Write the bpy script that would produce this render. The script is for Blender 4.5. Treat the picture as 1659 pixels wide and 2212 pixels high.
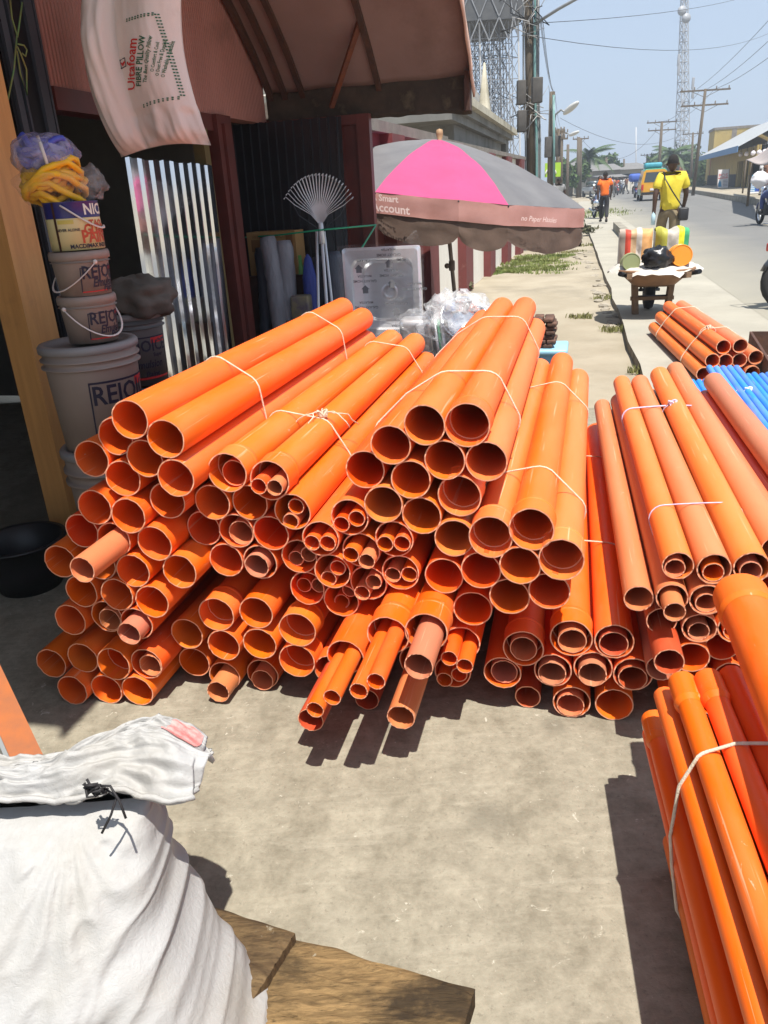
import bpy, bmesh, math, random
from mathutils import Vector, Matrix, noise
R=math.radians; PI=math.pi
random.seed(7)
scene=bpy.context.scene; COL=scene.collection
for o in list(bpy.data.objects): bpy.data.objects.remove(o,do_unlink=True)
# ------------------------------------------------------------------ camera
CAM_H=1.45; FPX=1661.; IW,IH=1659.,2212.; CX,CY=829.5,1106.   # photograph measured on a 1659 x 2212 grid
PITCH=math.atan(687/1661.); ROLL=0.06
FWD=Vector((0,math.cos(PITCH),-math.sin(PITCH))); _r=Vector((1,0,0)); _u=_r.cross(FWD)
RI=math.cos(ROLL)*_r-math.sin(ROLL)*_u; UI=math.sin(ROLL)*_r+math.cos(ROLL)*_u
EYE=Vector((0,0,CAM_H))
cam_d=bpy.data.cameras.new('camera'); cam=bpy.data.objects.new('camera',cam_d); COL.objects.link(cam)
cam.matrix_world=Matrix(((RI.x,UI.x,-FWD.x,EYE.x),(RI.y,UI.y,-FWD.y,EYE.y),(RI.z,UI.z,-FWD.z,EYE.z),(0,0,0,1)))
cam_d.sensor_fit='VERTICAL'; cam_d.sensor_height=24.; cam_d.lens=24.*FPX/IH; cam_d.clip_end=3000; cam_d.clip_start=.02
scene.camera=cam
# ------------------------------------------------------------------ light
SUN_TO=Vector((.13,-.366,1.)).normalized()
world=bpy.data.worlds.new('World'); scene.world=world; world.use_nodes=True
wn=world.node_tree.nodes; wl=world.node_tree.links
bg=wn['Background']; sky=wn.new('ShaderNodeTexSky'); sky.sky_type='NISHITA'; sky.sun_disc=False
sky.sun_elevation=math.asin(SUN_TO.z); sky.sun_rotation=math.atan2(SUN_TO.x,SUN_TO.y)
sky.air_density=1.0; sky.dust_density=1.6; sky.ozone_density=3.0; sky.altitude=10
hz=wn.new('ShaderNodeMix'); hz.data_type='RGBA'; hz.inputs[0].default_value=.74; hz.inputs[7].default_value=(4.7,5.7,7.2,1)   # even tropical haze over the whole sky
wl.new(sky.outputs[0],hz.inputs[6]); wl.new(hz.outputs[2],bg.inputs[0]); bg.inputs[1].default_value=.086
sun_d=bpy.data.lights.new('sun','SUN'); sun_d.energy=5.0; sun_d.angle=R(.55); sun_d.color=(1,.955,.88)
sun=bpy.data.objects.new('sun',sun_d); COL.objects.link(sun); sun.location=(0,0,30)
sun.rotation_euler=(-SUN_TO).to_track_quat('-Z','Y').to_euler()
vs=scene.view_settings; vs.view_transform='Standard'; vs.look='None'; vs.exposure=.62; vs.gamma=1; vs.use_curve_mapping=False
scene.cycles.max_bounces=6; scene.cycles.diffuse_bounces=3; scene.cycles.glossy_bounces=3
scene.cycles.use_denoising=True
# ------------------------------------------------------------------ photo pixel -> direction -> point on a known plane
def ray(u,v): return (FWD*FPX+RI*(u-CX)+UI*(CY-v)).normalized()
def on_z(u,v,z=0.):
    d=ray(u,v); return EYE+d*((z-CAM_H)/d.z)
def on_y(u,v,y):
    d=ray(u,v); return EYE+d*(y/d.y)
AZ=R(15.)
def fr(az): return Vector((math.sin(az),math.cos(az),0)),Vector((math.cos(az),-math.sin(az),0))
DV,NV=fr(AZ); ZV=Vector((0,0,1))
def W(s,t,z=0.): return DV*t+NV*s+ZV*z                # street frame: t along the shop front, s away from it
def on_s(u,v,s):
    d=ray(u,v); return EYE+d*(s/d.dot(NV))
def on_t(u,v,t):
    d=ray(u,v); return EYE+d*(t/d.dot(DV))
def on_plane(u,v,p0,nrm):
    d=ray(u,v); return EYE+d*((p0-EYE).dot(nrm)/d.dot(nrm))
# ------------------------------------------------------------------ materials
MATS={}
def nodes(name):
    m=bpy.data.materials.new(name); m.use_nodes=True; nt=m.node_tree
    return m,nt,nt.nodes,nt.links,nt.nodes['Principled BSDF']
def ramp(N,L,src,p0,p1,c0=(0,0,0,1),c1=(1,1,1,1)):
    r=N.new('ShaderNodeValToRGB'); r.color_ramp.elements[0].position=p0; r.color_ramp.elements[1].position=p1
    r.color_ramp.elements[0].color=c0; r.color_ramp.elements[1].color=c1; L.new(src,r.inputs[0]); return r
def noise_n(N,L,vec,scale,detail=6,rough=.6,dist=0):
    n=N.new('ShaderNodeTexNoise'); n.inputs['Scale'].default_value=scale; n.inputs['Detail'].default_value=detail
    n.inputs['Roughness'].default_value=rough; n.inputs['Distortion'].default_value=dist
    if vec is not None: L.new(vec,n.inputs['Vector'])
    return n
def mixc(N,L,fac,a,b,mode='MIX'):
    m=N.new('ShaderNodeMix'); m.data_type='RGBA'; m.blend_type=mode
    if isinstance(fac,(int,float)): m.inputs[0].default_value=fac
    else: L.new(fac,m.inputs[0])
    for i,x in ((6,a),(7,b)):
        if isinstance(x,tuple): m.inputs[i].default_value=(x+(1,))[:4]
        else: L.new(x,m.inputs[i])
    return m.outputs[2]
def coords(N,L,stretch=(1,1,1),kind='Object'):
    tc=N.new('ShaderNodeTexCoord'); mp=N.new('ShaderNodeMapping'); mp.inputs['Scale'].default_value=stretch
    L.new(tc.outputs[kind],mp.inputs[0]); return mp.outputs[0]
def mat(name,col,rough=.6,col2=None,scale=6.,stretch=(1,1,1),metal=0.,bump=0.,bscale=40.,lo=.35,hi=.7,spec=.5,detail=6,coat=0.,dirt=None,dirt_scale=2.,dirt_lo=.55,dirt_hi=.75,randv=0.,trans=0.):
    if name in MATS: return MATS[name]
    m,nt,N,L,b=nodes(name)
    v=coords(N,L,stretch)
    c=col
    b.inputs['Base Color'].default_value=col+(1,)
    if col2:
        n=noise_n(N,L,v,scale,detail); r=ramp(N,L,n.outputs[0],lo,hi); c=mixc(N,L,r.outputs[0],col,col2)
    if dirt:
        v2=coords(N,L); n=noise_n(N,L,v2,dirt_scale,8,.65); r=ramp(N,L,n.outputs[0],dirt_lo,dirt_hi); c=mixc(N,L,r.outputs[0],c,dirt)
    if randv:
        oi=N.new('ShaderNodeObjectInfo'); h=N.new('ShaderNodeHueSaturation')
        mr=N.new('ShaderNodeMapRange'); mr.inputs[3].default_value=1-randv; mr.inputs[4].default_value=1+randv
        L.new(oi.outputs['Random'],mr.inputs[0]); L.new(mr.outputs[0],h.inputs['Value'])
        if isinstance(c,tuple): h.inputs['Color'].default_value=c+(1,)
        else: L.new(c,h.inputs['Color'])
        c=h.outputs[0]
    if not isinstance(c,tuple): L.new(c,b.inputs['Base Color'])
    b.inputs['Roughness'].default_value=rough; b.inputs['Metallic'].default_value=metal
    b.inputs['Specular IOR Level'].default_value=spec; b.inputs['Coat Weight'].default_value=coat
    if trans: b.inputs['Transmission Weight'].default_value=trans
    if bump:
        n=noise_n(N,L,v,bscale,5); bp=N.new('ShaderNodeBump'); bp.inputs['Strength'].default_value=bump; bp.inputs['Distance'].default_value=.01
        L.new(n.outputs[0],bp.inputs['Height']); L.new(bp.outputs[0],b.inputs['Normal'])
    MATS[name]=m; return m
# ------------------------------------------------------------------ mesh collecting
class MB:
    def __init__(s): s.v=[]; s.f=[]; s.m=[]; s.sm=[]
    def add(s,vs,fs,mi=0,smooth=False):
        k=len(s.v); s.v+= [Vector(x) for x in vs]
        for f in fs: s.f.append([k+i for i in f]); s.m.append(mi); s.sm.append(smooth)
        return s
    def box(s,c,size,M=None,mi=0,taper=(1,1)):
        hx,hy,hz=[a/2 for a in size]; c=Vector(c)
        P=[]
        for z,k in ((-hz,(1,1)),(hz,taper)):
            for x,y in ((-hx,-hy),(hx,-hy),(hx,hy),(-hx,hy)): P.append(Vector((x*k[0],y*k[1],z)))
        if M is not None: P=[M@p for p in P]
        return s.add([p+c for p in P],[(3,2,1,0),(4,5,6,7),(0,1,5,4),(1,2,6,5),(2,3,7,6),(3,0,4,7)],mi)
    def rbox(s,c,size,r=.02,M=None,seg=3,mi=0):                  # box with rounded edges
        bm=bmesh.new(); bmesh.ops.create_cube(bm,size=1)
        for v in bm.verts: v.co=Vector((v.co.x*size[0],v.co.y*size[1],v.co.z*size[2]))
        bmesh.ops.bevel(bm,geom=bm.edges[:],offset=r,segments=seg,affect='EDGES',profile=.5)
        bm.verts.index_update(); c=Vector(c)
        P=[(M@v.co if M is not None else v.co)+c for v in bm.verts]; F=[[v.index for v in f.verts] for f in bm.faces]; bm.free()
        return s.add(P,F,mi,True)
    def tube(s,path,rad,n=8,closed=False,caps=True,mi=0,smooth=True,squash=1.):
        path=[Vector(p) for p in path]; k=len(path)
        if not isinstance(rad,(list,tuple)): rad=[rad]*k
        P=[]; up=None
        for i,p in enumerate(path):
            if closed: tg=path[(i+1)%k]-path[i-1]
            else: tg=path[min(i+1,k-1)]-path[max(i-1,0)]
            if tg.length<1e-9: tg=Vector((0,0,1))
            tg.normalize()
            if up is None: up=Vector((0,0,1)) if abs(tg.z)<.9 else Vector((0,1,0))
            a=tg.cross(up)
            if a.length<1e-6: a=tg.orthogonal()
            a.normalize(); b=a.cross(tg); up=b
            for j in range(n):
                an=2*PI*j/n; P.append(p+a*math.cos(an)*rad[i]+b*math.sin(an)*rad[i]*squash)
        F=[]
        for i in range(k if closed else k-1):
            i2=(i+1)%k
            for j in range(n): F.append((i*n+j,i*n+(j+1)%n,i2*n+(j+1)%n,i2*n+j))
        s.add(P,F,mi,smooth)
        if caps and not closed:
            b0=len(s.v)-len(P); s.f.append([b0+j for j in range(n)][::-1]); s.m.append(mi); s.sm.append(False)
            s.f.append([b0+(k-1)*n+j for j in range(n)]); s.m.append(mi); s.sm.append(False)
        return s
    def bar(s,a,b,w,h=None,mi=0):                                # rectangular bar from a to b
        a,b=Vector(a),Vector(b); h=h or w; t=(b-a); L=t.length; t.normalize()
        up=Vector((0,0,1)) if abs(t.z)<.95 else Vector((0,1,0)); x=t.cross(up).normalized(); y=x.cross(t)
        M=Matrix((x,y,t)).transposed()
        return s.box((a+b)/2,(w,h,L),M,mi)
    def lathe(s,prof,n=24,c=(0,0,0),M=None,mi=0,smooth=True,wob=0):   # prof: (radius, z)
        P=[]; c=Vector(c)
        for r,z in prof:
            for j in range(n):
                a=2*PI*j/n; p=Vector((r*math.cos(a),r*math.sin(a),z)); P.append((M@p if M is not None else p)+c)
        F=[]
        for i in range(len(prof)-1):
            for j in range(n): F.append((i*n+j,i*n+(j+1)%n,(i+1)*n+(j+1)%n,(i+1)*n+j))
        return s.add(P,F,mi,smooth)
    def disc(s,c,r,nrm=(0,0,1),n=20,mi=0):
        c=Vector(c); z=Vector(nrm).normalized(); x=z.orthogonal().normalized(); y=z.cross(x)
        return s.add([c+x*r*math.cos(2*PI*j/n)+y*r*math.sin(2*PI*j/n) for j in range(n)],[list(range(n))],mi)
    def grid(s,fn,nu,nv,mi=0,smooth=True,closed_u=False):
        P=[Vector(fn(i/(nu if closed_u else nu-1),j/(nv-1))) for j in range(nv) for i in range(nu)]
        F=[]
        for j in range(nv-1):
            for i in range(nu if closed_u else nu-1):
                i2=(i+1)%nu; F.append((j*nu+i,j*nu+i2,(j+1)*nu+i2,(j+1)*nu+i))
        return s.add(P,F,mi,smooth)
    def prism(s,poly,z0,z1,M=None,c=(0,0,0),mi=0):               # poly in xy extruded along z
        c=Vector(c); n=len(poly); P=[]
        for z in (z0,z1):
            for x,y in poly:
                p=Vector((x,y,z)); P.append((M@p if M is not None else p)+c)
        F=[list(range(n))[::-1],list(range(n,2*n))]+[(i,(i+1)%n,n+(i+1)%n,n+i) for i in range(n)]
        return s.add(P,F,mi)
    def sphere(s,c,r,n=12,m=8,M=None,mi=0):
        c=Vector(c); rr=r if isinstance(r,(tuple,list)) else (r,r,r)
        def f(u,v):
            a=2*PI*u; b=PI*v; p=Vector((rr[0]*math.sin(b)*math.cos(a),rr[1]*math.sin(b)*math.sin(a),rr[2]*math.cos(b)))
            return (M@p if M is not None else p)+c
        return s.grid(lambda u,v:f(u,max(.002,min(.998,v))),n,m,mi,True,closed_u=True)
    def mesh(s,name,origin=Vector()):
        me=bpy.data.meshes.new(name); me.from_pydata([tuple(v-origin) for v in s.v],[],s.f)
        me.polygons.foreach_set('material_index',s.m); me.polygons.foreach_set('use_smooth',s.sm); me.update()
        return me
    def build(s,name,material,parent=None,origin=None):
        if parent is not None: org=parent.matrix_basis.translation if parent.parent is None else parent['_org'] if '_org' in parent else Vector()
        org=WORG(parent) if parent is not None else (Vector(origin) if origin is not None else Vector())
        me=s.mesh(name,org)
        for m in (material if isinstance(material,(list,tuple)) else [material]): me.materials.append(m)
        o=bpy.data.objects.new(name,me); COL.objects.link(o)
        if parent is not None: o.parent=parent
        elif origin is not None: o.location=origin
        return o
def WORG(o):
    p=Vector()
    while o is not None: p+=o.location; o=o.parent
    return p
def tag(o,label,cat,group=None):
    o['label']=label; o['category']=cat
    if group: o['group']=group
    return o
def thing(name,label,cat,loc=(0,0,0),group=None):
    o=bpy.data.objects.new(name,None); COL.objects.link(o); o.location=loc; o.empty_display_size=.1
    return tag(o,label,cat,group)
def struct(o): o['kind']='structure'; return o
def copy_tree(o,parent=None):
    c=o.copy(); COL.objects.link(c); c.parent=parent
    for ch in list(o.children): copy_tree(ch,c)
    return c
_dg=None
def text_geo(s,size=1.,align='CENTER',bold=0.,shear=0.,spacing=1.):
    cu=bpy.data.curves.new('t','FONT'); cu.body=s; cu.size=size; cu.align_x=align; cu.align_y='CENTER'; cu.offset=bold; cu.shear=shear; cu.resolution_u=2; cu.space_character=spacing
    o=bpy.data.objects.new('t',cu); COL.objects.link(o)
    dg=bpy.context.evaluated_depsgraph_get(); me=bpy.data.meshes.new_from_object(o.evaluated_get(dg))
    V=[v.co.copy() for v in me.vertices]; F=[list(p.vertices) for p in me.polygons]
    bpy.data.objects.remove(o); bpy.data.curves.remove(cu); bpy.data.meshes.remove(me)
    return V,F
def add_text(mb,s,size,fn,**k):
    V,F=text_geo(s,size,**k); mb.add([fn(v.x,v.y) for v in V],F); return mb
def rotz(a): return Matrix.Rotation(a,3,'Z')
def basis(x,y,z): return Matrix((Vector(x),Vector(y),Vector(z))).transposed()
ENDS=[(1,-1.604,.120,1.760),(2,-1.479,.155,1.758),(3,-1.365,.150,1.748),(4,-1.256,.155,1.760),(5,-1.516,.054,1.722),(6,-1.409,.053,1.746),(7,-1.302,.056,1.751),(8,-1.492,.290,1.760),(9,-1.368,.306,1.772),(10,-1.262,.297,1.760),(11,-1.193,.379,1.757),(12,-1.306,.394,1.757),(13,-1.428,.394,1.760),(14,-1.238,.476,1.760),(15,-1.092,.479,1.769),(16,-1.477,.492,1.760),(17,-1.282,.573,1.763),(18,-1.153,.567,1.764),(19,-1.387,.592,1.770),(20,-1.213,.654,1.754),(21,-1.318,.674,1.757),(22,-1.100,.693,1.783),(23,-.994,.669,1.840),(24,-1.046,.576,1.863),(25,-.940,.577,1.855),(26,-.986,.480,1.856),(27,-.885,.668,1.853),(28,-1.038,.301,1.840),(29,-1.149,.223,1.840),(30,-1.029,.193,1.840),(31,-1.165,.092,1.880),(32,-1.060,.056,1.870),(33,-1.350,.491,1.766),(34,-1.140,.939,1.737),(35,-1.225,.877,1.785),(36,-1.047,.887,1.740),(37,-1.310,.812,1.778),(38,-1.217,.760,1.769),(39,-1.132,.824,1.760),(40,-1.037,.778,1.740),(41,-.932,.763,1.834),(42,-.810,.743,1.836),(43,-.756,.650,1.843),(44,-.678,.576,1.835),(45,-.593,.639,1.847),(47,-.833,.576,1.853),(48,-.879,.480,1.857),(49,-.757,.504,1.860),(50,-.746,.398,1.867),(51,-.655,.472,1.842),(52,-.644,.367,1.866),(53,-.570,.536,1.857),(54,-.472,.579,1.851),(55,-.461,.473,1.858),(56,-.558,.430,1.865),(57,-.495,.682,1.844),(58,-.393,.651,1.851),(59,-.417,.755,1.845),(60,-.291,.710,1.855),(61,-.542,.776,1.855),(62,-.306,.592,1.846),(63,-.337,.475,1.850),(64,-.259,.380,1.847),(65,-.231,.518,1.812),(66,-.465,.850,1.841),(67,-.374,.905,1.840),(68,-.267,.904,1.848),(69,-.326,.810,1.848),(70,-.220,.808,1.852),(71,-.906,.318,1.840),(72,-.781,.270,1.840),(73,-.908,.210,1.840),(74,-.794,.160,1.841),(75,-.942,.056,1.901),(76,-.597,.271,1.723),(77,-.694,.123,1.859),(79,-.471,.353,1.721),(80,-.366,.371,1.723),(81,-.426,.184,1.860),(83,-.294,.260,1.858),(84,-.322,.157,1.863),(85,-.204,.622,1.799),(86,-.101,.650,1.796),(87,-.025,.573,1.790),(88,-.128,.547,1.796),(89,-.156,.443,1.817),(90,-.053,.471,1.809),(92,-.123,.232,1.899),(93,-.182,.143,1.900),(94,.008,.278,1.900),(95,.123,.278,1.900),(96,-.039,.166,1.901),(97,.071,.185,1.901),(98,.179,.177,1.900),(99,-.110,.040,1.938),(100,.017,.056,1.911),(101,.136,.056,1.918)]
INNER=[(4,-1.244,.150,1.760,.0375),(9,-1.360,.296,1.771,.0375),(10,-1.267,.285,1.721,.0375),(17,-1.276,.561,1.594,.0375),(25,-.930,.568,1.863,.0375),(32,-1.050,.048,1.798,.0375),(41,-.923,.753,1.859,.0375),(48,-.888,.471,1.848,.0375),(75,-.939,.043,1.886,.0375),(77,-.683,.116,1.632,.0375),(80,-.358,.360,1.580,.0375),(81,-.420,.172,1.613,.0375),(92,-.123,.228,1.904,.0390),(93,-.178,.139,1.912,.0390),(94,.011,.269,1.900,.0390),(95,.122,.270,1.900,.0390),(96,-.041,.155,1.901,.0390),(97,.070,.173,1.887,.0390),(98,.179,.165,1.899,.0390),(100,.014,.046,1.909,.0390),(42,-.834,.734,1.813,.0235),(42,-.786,.733,1.809,.0235),(43,-.747,.663,1.851,.0235),(43,-.766,.619,1.846,.0235),(44,-.702,.565,1.828,.0235),(44,-.655,.568,1.824,.0235),(45,-.615,.621,1.838,.0235),(45,-.571,.639,1.840,.0235),(49,-.778,.484,1.886,.0235),(49,-.735,.504,1.876,.0235),(50,-.770,.387,1.905,.0235),(50,-.723,.390,1.903,.0235),(51,-.671,.444,1.850,.0235),(51,-.640,.481,1.848,.0235),(52,-.658,.337,1.911,.0235),(52,-.631,.377,1.913,.0235),(53,-.592,.535,1.828,.0235),(53,-.547,.518,1.826,.0235),(54,-.496,.567,1.841,.0235),(54,-.448,.571,1.841,.0235),(55,-.485,.461,1.864,.0235),(55,-.437,.467,1.862,.0235),(56,-.541,.437,1.860,.0235),(56,-.575,.403,1.852,.0235),(76,-.617,.249,1.510,.0235),(76,-.577,.274,1.534,.0235),(79,-.492,.331,1.495,.0235),(79,-.450,.355,1.508,.0235),(83,-.315,.262,1.773,.0235),(83,-.273,.239,1.777,.0235),(84,-.344,.137,1.848,.0235),(84,-.301,.157,1.851,.0235)]
# ------------------------------------------------------------------ ground materials
def concrete_mat():
    m,nt,N,L,b=nodes('worn_concrete'); v=coords(N,L)
    n1=noise_n(N,L,v,1.6,9,.62,.12); n2=noise_n(N,L,v,9,8,.72,.25); n3=noise_n(N,L,v,70,4,.7)
    r1=ramp(N,L,n1.outputs[0],.36,.66,(.135,.122,.092,1),(.30,.278,.222,1))
    r2=ramp(N,L,n2.outputs[0],.38,.68,(.155,.139,.105,1),(.40,.372,.30,1))
    c=mixc(N,L,.6,r1.outputs[0],r2.outputs[0])
    n6=noise_n(N,L,v,28,6,.75,.3); r6=ramp(N,L,n6.outputs[0],.33,.68,(.14,.125,.092,1),(.43,.40,.325,1)); c=mixc(N,L,.33,c,r6.outputs[0])
    n7=noise_n(N,L,coords(N,L,(3.,22.,1.)),1,6,.7,1.1); r7=ramp(N,L,n7.outputs[0],.52,.70); c=mixc(N,L,mulv(N,L,r7.outputs[0],.28),c,(.44,.415,.35))
    # trowel arcs
    w=N.new('ShaderNodeTexWave'); w.wave_type='BANDS'; w.inputs['Scale'].default_value=1.1; w.inputs['Distortion'].default_value=7; w.inputs['Detail'].default_value=5; w.inputs['Detail Scale'].default_value=1.3
    L.new(v,w.inputs[0]); rw=ramp(N,L,w.outputs[0],.3,.8)
    c=mixc(N,L,.13,c,mixc(N,L,rw.outputs[0],(.19,.175,.145),(.36,.34,.29)))
    rd=ramp(N,L,n3.outputs[0],.26,.42); c=mixc(N,L,rd.outputs[0],(.16,.145,.115),c)
    # pale scuffs of spilt cement
    n5=noise_n(N,L,v,26,6,.75,1.2); r5=ramp(N,L,n5.outputs[0],.63,.69); c=mixc(N,L,r5.outputs[0],c,(.46,.44,.38))
    # damp darker patches
    n4=noise_n(N,L,v,.9,7,.6,.6); r4=ramp(N,L,n4.outputs[0],.56,.60); c=mixc(N,L,mulv(N,L,r4.outputs[0],.5),c,(.15,.137,.105))
    # two oil spots
    for cx,cy,rr in ((.215,1.475,.075),(.46,1.82,.06)):
        d=N.new('ShaderNodeVectorMath'); d.operation='DISTANCE'; wob=N.new('ShaderNodeVectorMath'); wob.operation='MULTIPLY_ADD'
        L.new(n2.outputs[1],wob.inputs[0]); wob.inputs[1].default_value=(.09,.09,0); L.new(v,wob.inputs[2]); L.new(wob.outputs[0],d.inputs[0]); d.inputs[1].default_value=(cx+.045,cy+.045,0)
        rs=ramp(N,L,d.outputs[1],rr*.35,rr,(1,1,1,1),(0,0,0,1)); c=mixc(N,L,mulv(N,L,rs.outputs[0],.55),c,(.13,.12,.095))
    # thin cracks
    vo=N.new('ShaderNodeTexVoronoi'); vo.feature='DISTANCE_TO_EDGE'; vo.inputs['Scale'].default_value=1.15
    wob=N.new('ShaderNodeVectorMath'); wob.operation='MULTIPLY_ADD'; L.new(n1.outputs[1],wob.inputs[0]); wob.inputs[1].default_value=(.5,.5,.0); L.new(v,wob.inputs[2]); L.new(wob.outputs[0],vo.inputs[0])
    rc=ramp(N,L,vo.outputs[0],.0008,.004); rm=ramp(N,L,n1.outputs[0],.57,.63); ck=mixc(N,L,rm.outputs[0],(1,1,1),rc.outputs[0])
    c=mixc(N,L,ck,(.12,.108,.088),c); c=mixc(N,L,1.,c,(1.0,.975,.92),'MULTIPLY'); L.new(c,b.inputs['Base Color'])
    b.inputs['Roughness'].default_value=.86; b.inputs['Specular IOR Level'].default_value=.25
    hh=mixc(N,L,.35,n2.outputs[0],n3.outputs[0]); hh=mixc(N,L,.4,hh,ck,'MULTIPLY')
    bp=N.new('ShaderNodeBump'); bp.inputs['Strength'].default_value=.45; bp.inputs['Distance'].default_value=.012; L.new(hh,bp.inputs['Height']); L.new(bp.outputs[0],b.inputs['Normal'])
    return m
def mulv(N,L,a,k):
    m=N.new('ShaderNodeMath'); m.operation='MULTIPLY'; L.new(a,m.inputs[0]); m.inputs[1].default_value=k; return m.outputs[0]
M_CONC=concrete_mat()
M_SAND=mat('sandy_dirt',(.29,.25,.185),.95,(.37,.325,.25),1.3,bump=.6,bscale=18,dirt=(.21,.185,.14),dirt_scale=.7,dirt_lo=.5,dirt_hi=.7,spec=.1)
M_SLAB=mat('pavement_concrete',(.31,.29,.24),.9,(.38,.355,.295),1.1,bump=.25,bscale=25,dirt=(.26,.24,.2),dirt_scale=.5,spec=.15)
def road_mat():
    m,nt,N,L,b=nodes('dusty_asphalt'); v=coords(N,L)
    n=noise_n(N,L,v,.5,7); r=ramp(N,L,n.outputs[0],.35,.7,(.14,.139,.133,1),(.185,.182,.172,1))
    n2=noise_n(N,L,v,60,3); r2=ramp(N,L,n2.outputs[0],.3,.7,(.135,.133,.128,1),(.195,.19,.18,1)); c=mixc(N,L,.5,r.outputs[0],r2.outputs[0])
    # sand blown over the near edge: local x is metres from the road's left edge
    sx=N.new('ShaderNodeSeparateXYZ'); L.new(v,sx.inputs[0]); ns=noise_n(N,L,v,.35,6)
    ad=N.new('ShaderNodeMath'); ad.operation='MULTIPLY_ADD'; L.new(ns.outputs[0],ad.inputs[0]); ad.inputs[1].default_value=-2.2; L.new(sx.outputs[0],ad.inputs[2])
    rs=ramp(N,L,ad.outputs[0],0,1); rs.color_ramp.elements[0].position=.0; mp=N.new('ShaderNodeMapRange'); mp.inputs[1].default_value=-1.6; mp.inputs[2].default_value=.9; L.new(ad.outputs[0],mp.inputs[0])
    c=mixc(N,L,mp.outputs[0],(.31,.288,.23),c); L.new(c,b.inputs['Base Color']); b.inputs['Roughness'].default_value=.9; b.inputs['Specular IOR Level'].default_value=.2
    bp=N.new('ShaderNodeBump'); bp.inputs['Strength'].default_value=.15; L.new(n2.outputs[0],bp.inputs['Height']); L.new(bp.outputs[0],b.inputs['Normal'])
    return m
M_ROAD=road_mat()
M_KERB=mat('kerb_concrete',(.20,.18,.145),.95,(.36,.335,.28),3,bump=.4,bscale=20,spec=.1)
# ------------------------------------------------------------------ ground
def sheet(name,pts,z,m,sub=0,amp=0.):
    mb=MB(); mb.add([(p[0],p[1],z) for p in pts],[list(range(len(pts)))]); o=mb.build(name,m)
    return struct(o)
def wp(s,t): p=W(s,t); return (p.x,p.y)
# far terrain: one sheet to the horizon
mb=MB(); mb.add([(-900,-60,-.16),(900,-60,-.16),(900,2400,-.16),(-900,2400,-.16)],[(0,1,2,3)]); struct(mb.build('ground',M_SAND))
# dirt verge between wall and pavement: gently uneven
def verge(u,v):
    t=4.3+ (v**1.7)*95; s=-6+u*(7.4+.0*t); p=W(s-.016*(t-6),t)
    z=-.075+.035*(noise.noise((p.x*.6,p.y*.6,0)))+.02*noise.noise((p.x*2.3,p.y*2.3,5))
    return (p.x,p.y,min(z,-.012))
mb=MB(); mb.grid(verge,60,150); struct(mb.build('dirt_verge',M_SAND))
# shop forecourt of worn concrete with a ragged far edge
edge=[]; 
for i in range(41):
    s=-5.5+i*(6.1)/40; edge.append(wp(s,5.35+.25*noise.noise((s*2.1,0,3))+.12*noise.noise((s*7,1,3))-.35*max(0,s)))
mb=MB(); top=[(*p,0.) for p in [wp(-5.5,-3),wp(6,-3)]]+[(*wp(6,4.9),0)]+[(*p,0.) for p in reversed(edge)]
n=len(top); mb.add(top+[(p[0],p[1],-.3) for p in top],[list(range(n))]+[(i,n+i,n+(i+1)%n,(i+1)%n) for i in range(n)])
struct(mb.build('concrete_forecourt',M_CONC))
# raised pavement slab along the road
AZR=R(13.9); DR,NR=fr(AZR)
S0=on_z(1389,813); A0=S0-DR*1.62
def slabp(o,l,z): p=A0+NR*o+DR*l; return (p.x,p.y,z)
M_EDGE=mat('slab_edge_dark',(.12,.105,.08),.95,(.24,.21,.17),6,bump=.8,bscale=14)  # side face of the slab, darker than its top
mb=MB(); k=60; P=[]
for i in range(k+1):
    l=.0+i*62/k; j=.05*noise.noise((l*1.7,3,0))
    P+= [slabp(j,l,-.2),slabp(j,l,.004),slabp(2.6,l,.004)]
for i in range(k):
    b0=3*i; mb.add([P[b0],P[b0+3],P[b0+4],P[b0+1]],[(0,1,2,3)],1); mb.add([P[b0+1],P[b0+4],P[b0+5],P[b0+2]],[(0,1,2,3)],0)
mb.add([P[0],P[1],P[2],slabp(2.6,0,-.2)],[(0,1,2,3)],1)
struct(mb.build('pavement',[M_SLAB,M_EDGE]))
# road bends gently left far away; local x = metres from left edge
RO=A0+NR*1.45
mb=MB(); P=[]
for i in range(70):
    l=-6+i*4.; bend=-.0009*max(0,l-60)**2
    for q in (0,1.2,2.6,11.): P.append((q+bend if q<2 else q+bend+.02*l*(1 if q>5 else 0),l,.008 if q>0 else .006))
F=[(i*4+j,i*4+j+1,i*4+j+5,i*4+j+4) for i in range(69) for j in range(3)]
mb.add(P,F); rd=mb.build('road',M_ROAD,origin=RO); rd.rotation_euler=(0,0,-AZR); struct(rd)
for v_ in rd.data.vertices: v_.co=v_.co+RO      # build() stored them relative to RO
# kerbs
def kerb(name,pts,h,w,label,cat='kerb',group=None):
    mb=MB(); n=len(pts); P=[]
    for i,p in enumerate(pts):
        p=Vector(p); tg=(Vector(pts[min(i+1,n-1)])-Vector(pts[max(i-1,0)])).normalized(); x=Vector((tg.y,-tg.x,0))
        P+=[p,p+ZV*h,p+x*w+ZV*h,p+x*w]
    F=[(i*4+j,i*4+(j+1)%4,i*4+4+(j+1)%4,i*4+4+j) for i in range(n-1) for j in range(4)]
    F+= [(0,1,2,3),(n*4-1,n*4-2,n*4-3,n*4-4)]
    return struct(mb.add(P,F).build(name,M_KERB))
k1=on_z(1324,496); kd=DR
kerb('kerb',[k1-kd*9.5+ZV*.0,k1-kd*4,k1],.22,.2,'')
k2=on_z(1296,452); k3=on_z(1278,437)
kerb('kerb',[k2,k3],.3,.25,'')
AZK=R(17.); DK,NK=fr(AZK); K0=on_z(1639,445)
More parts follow.
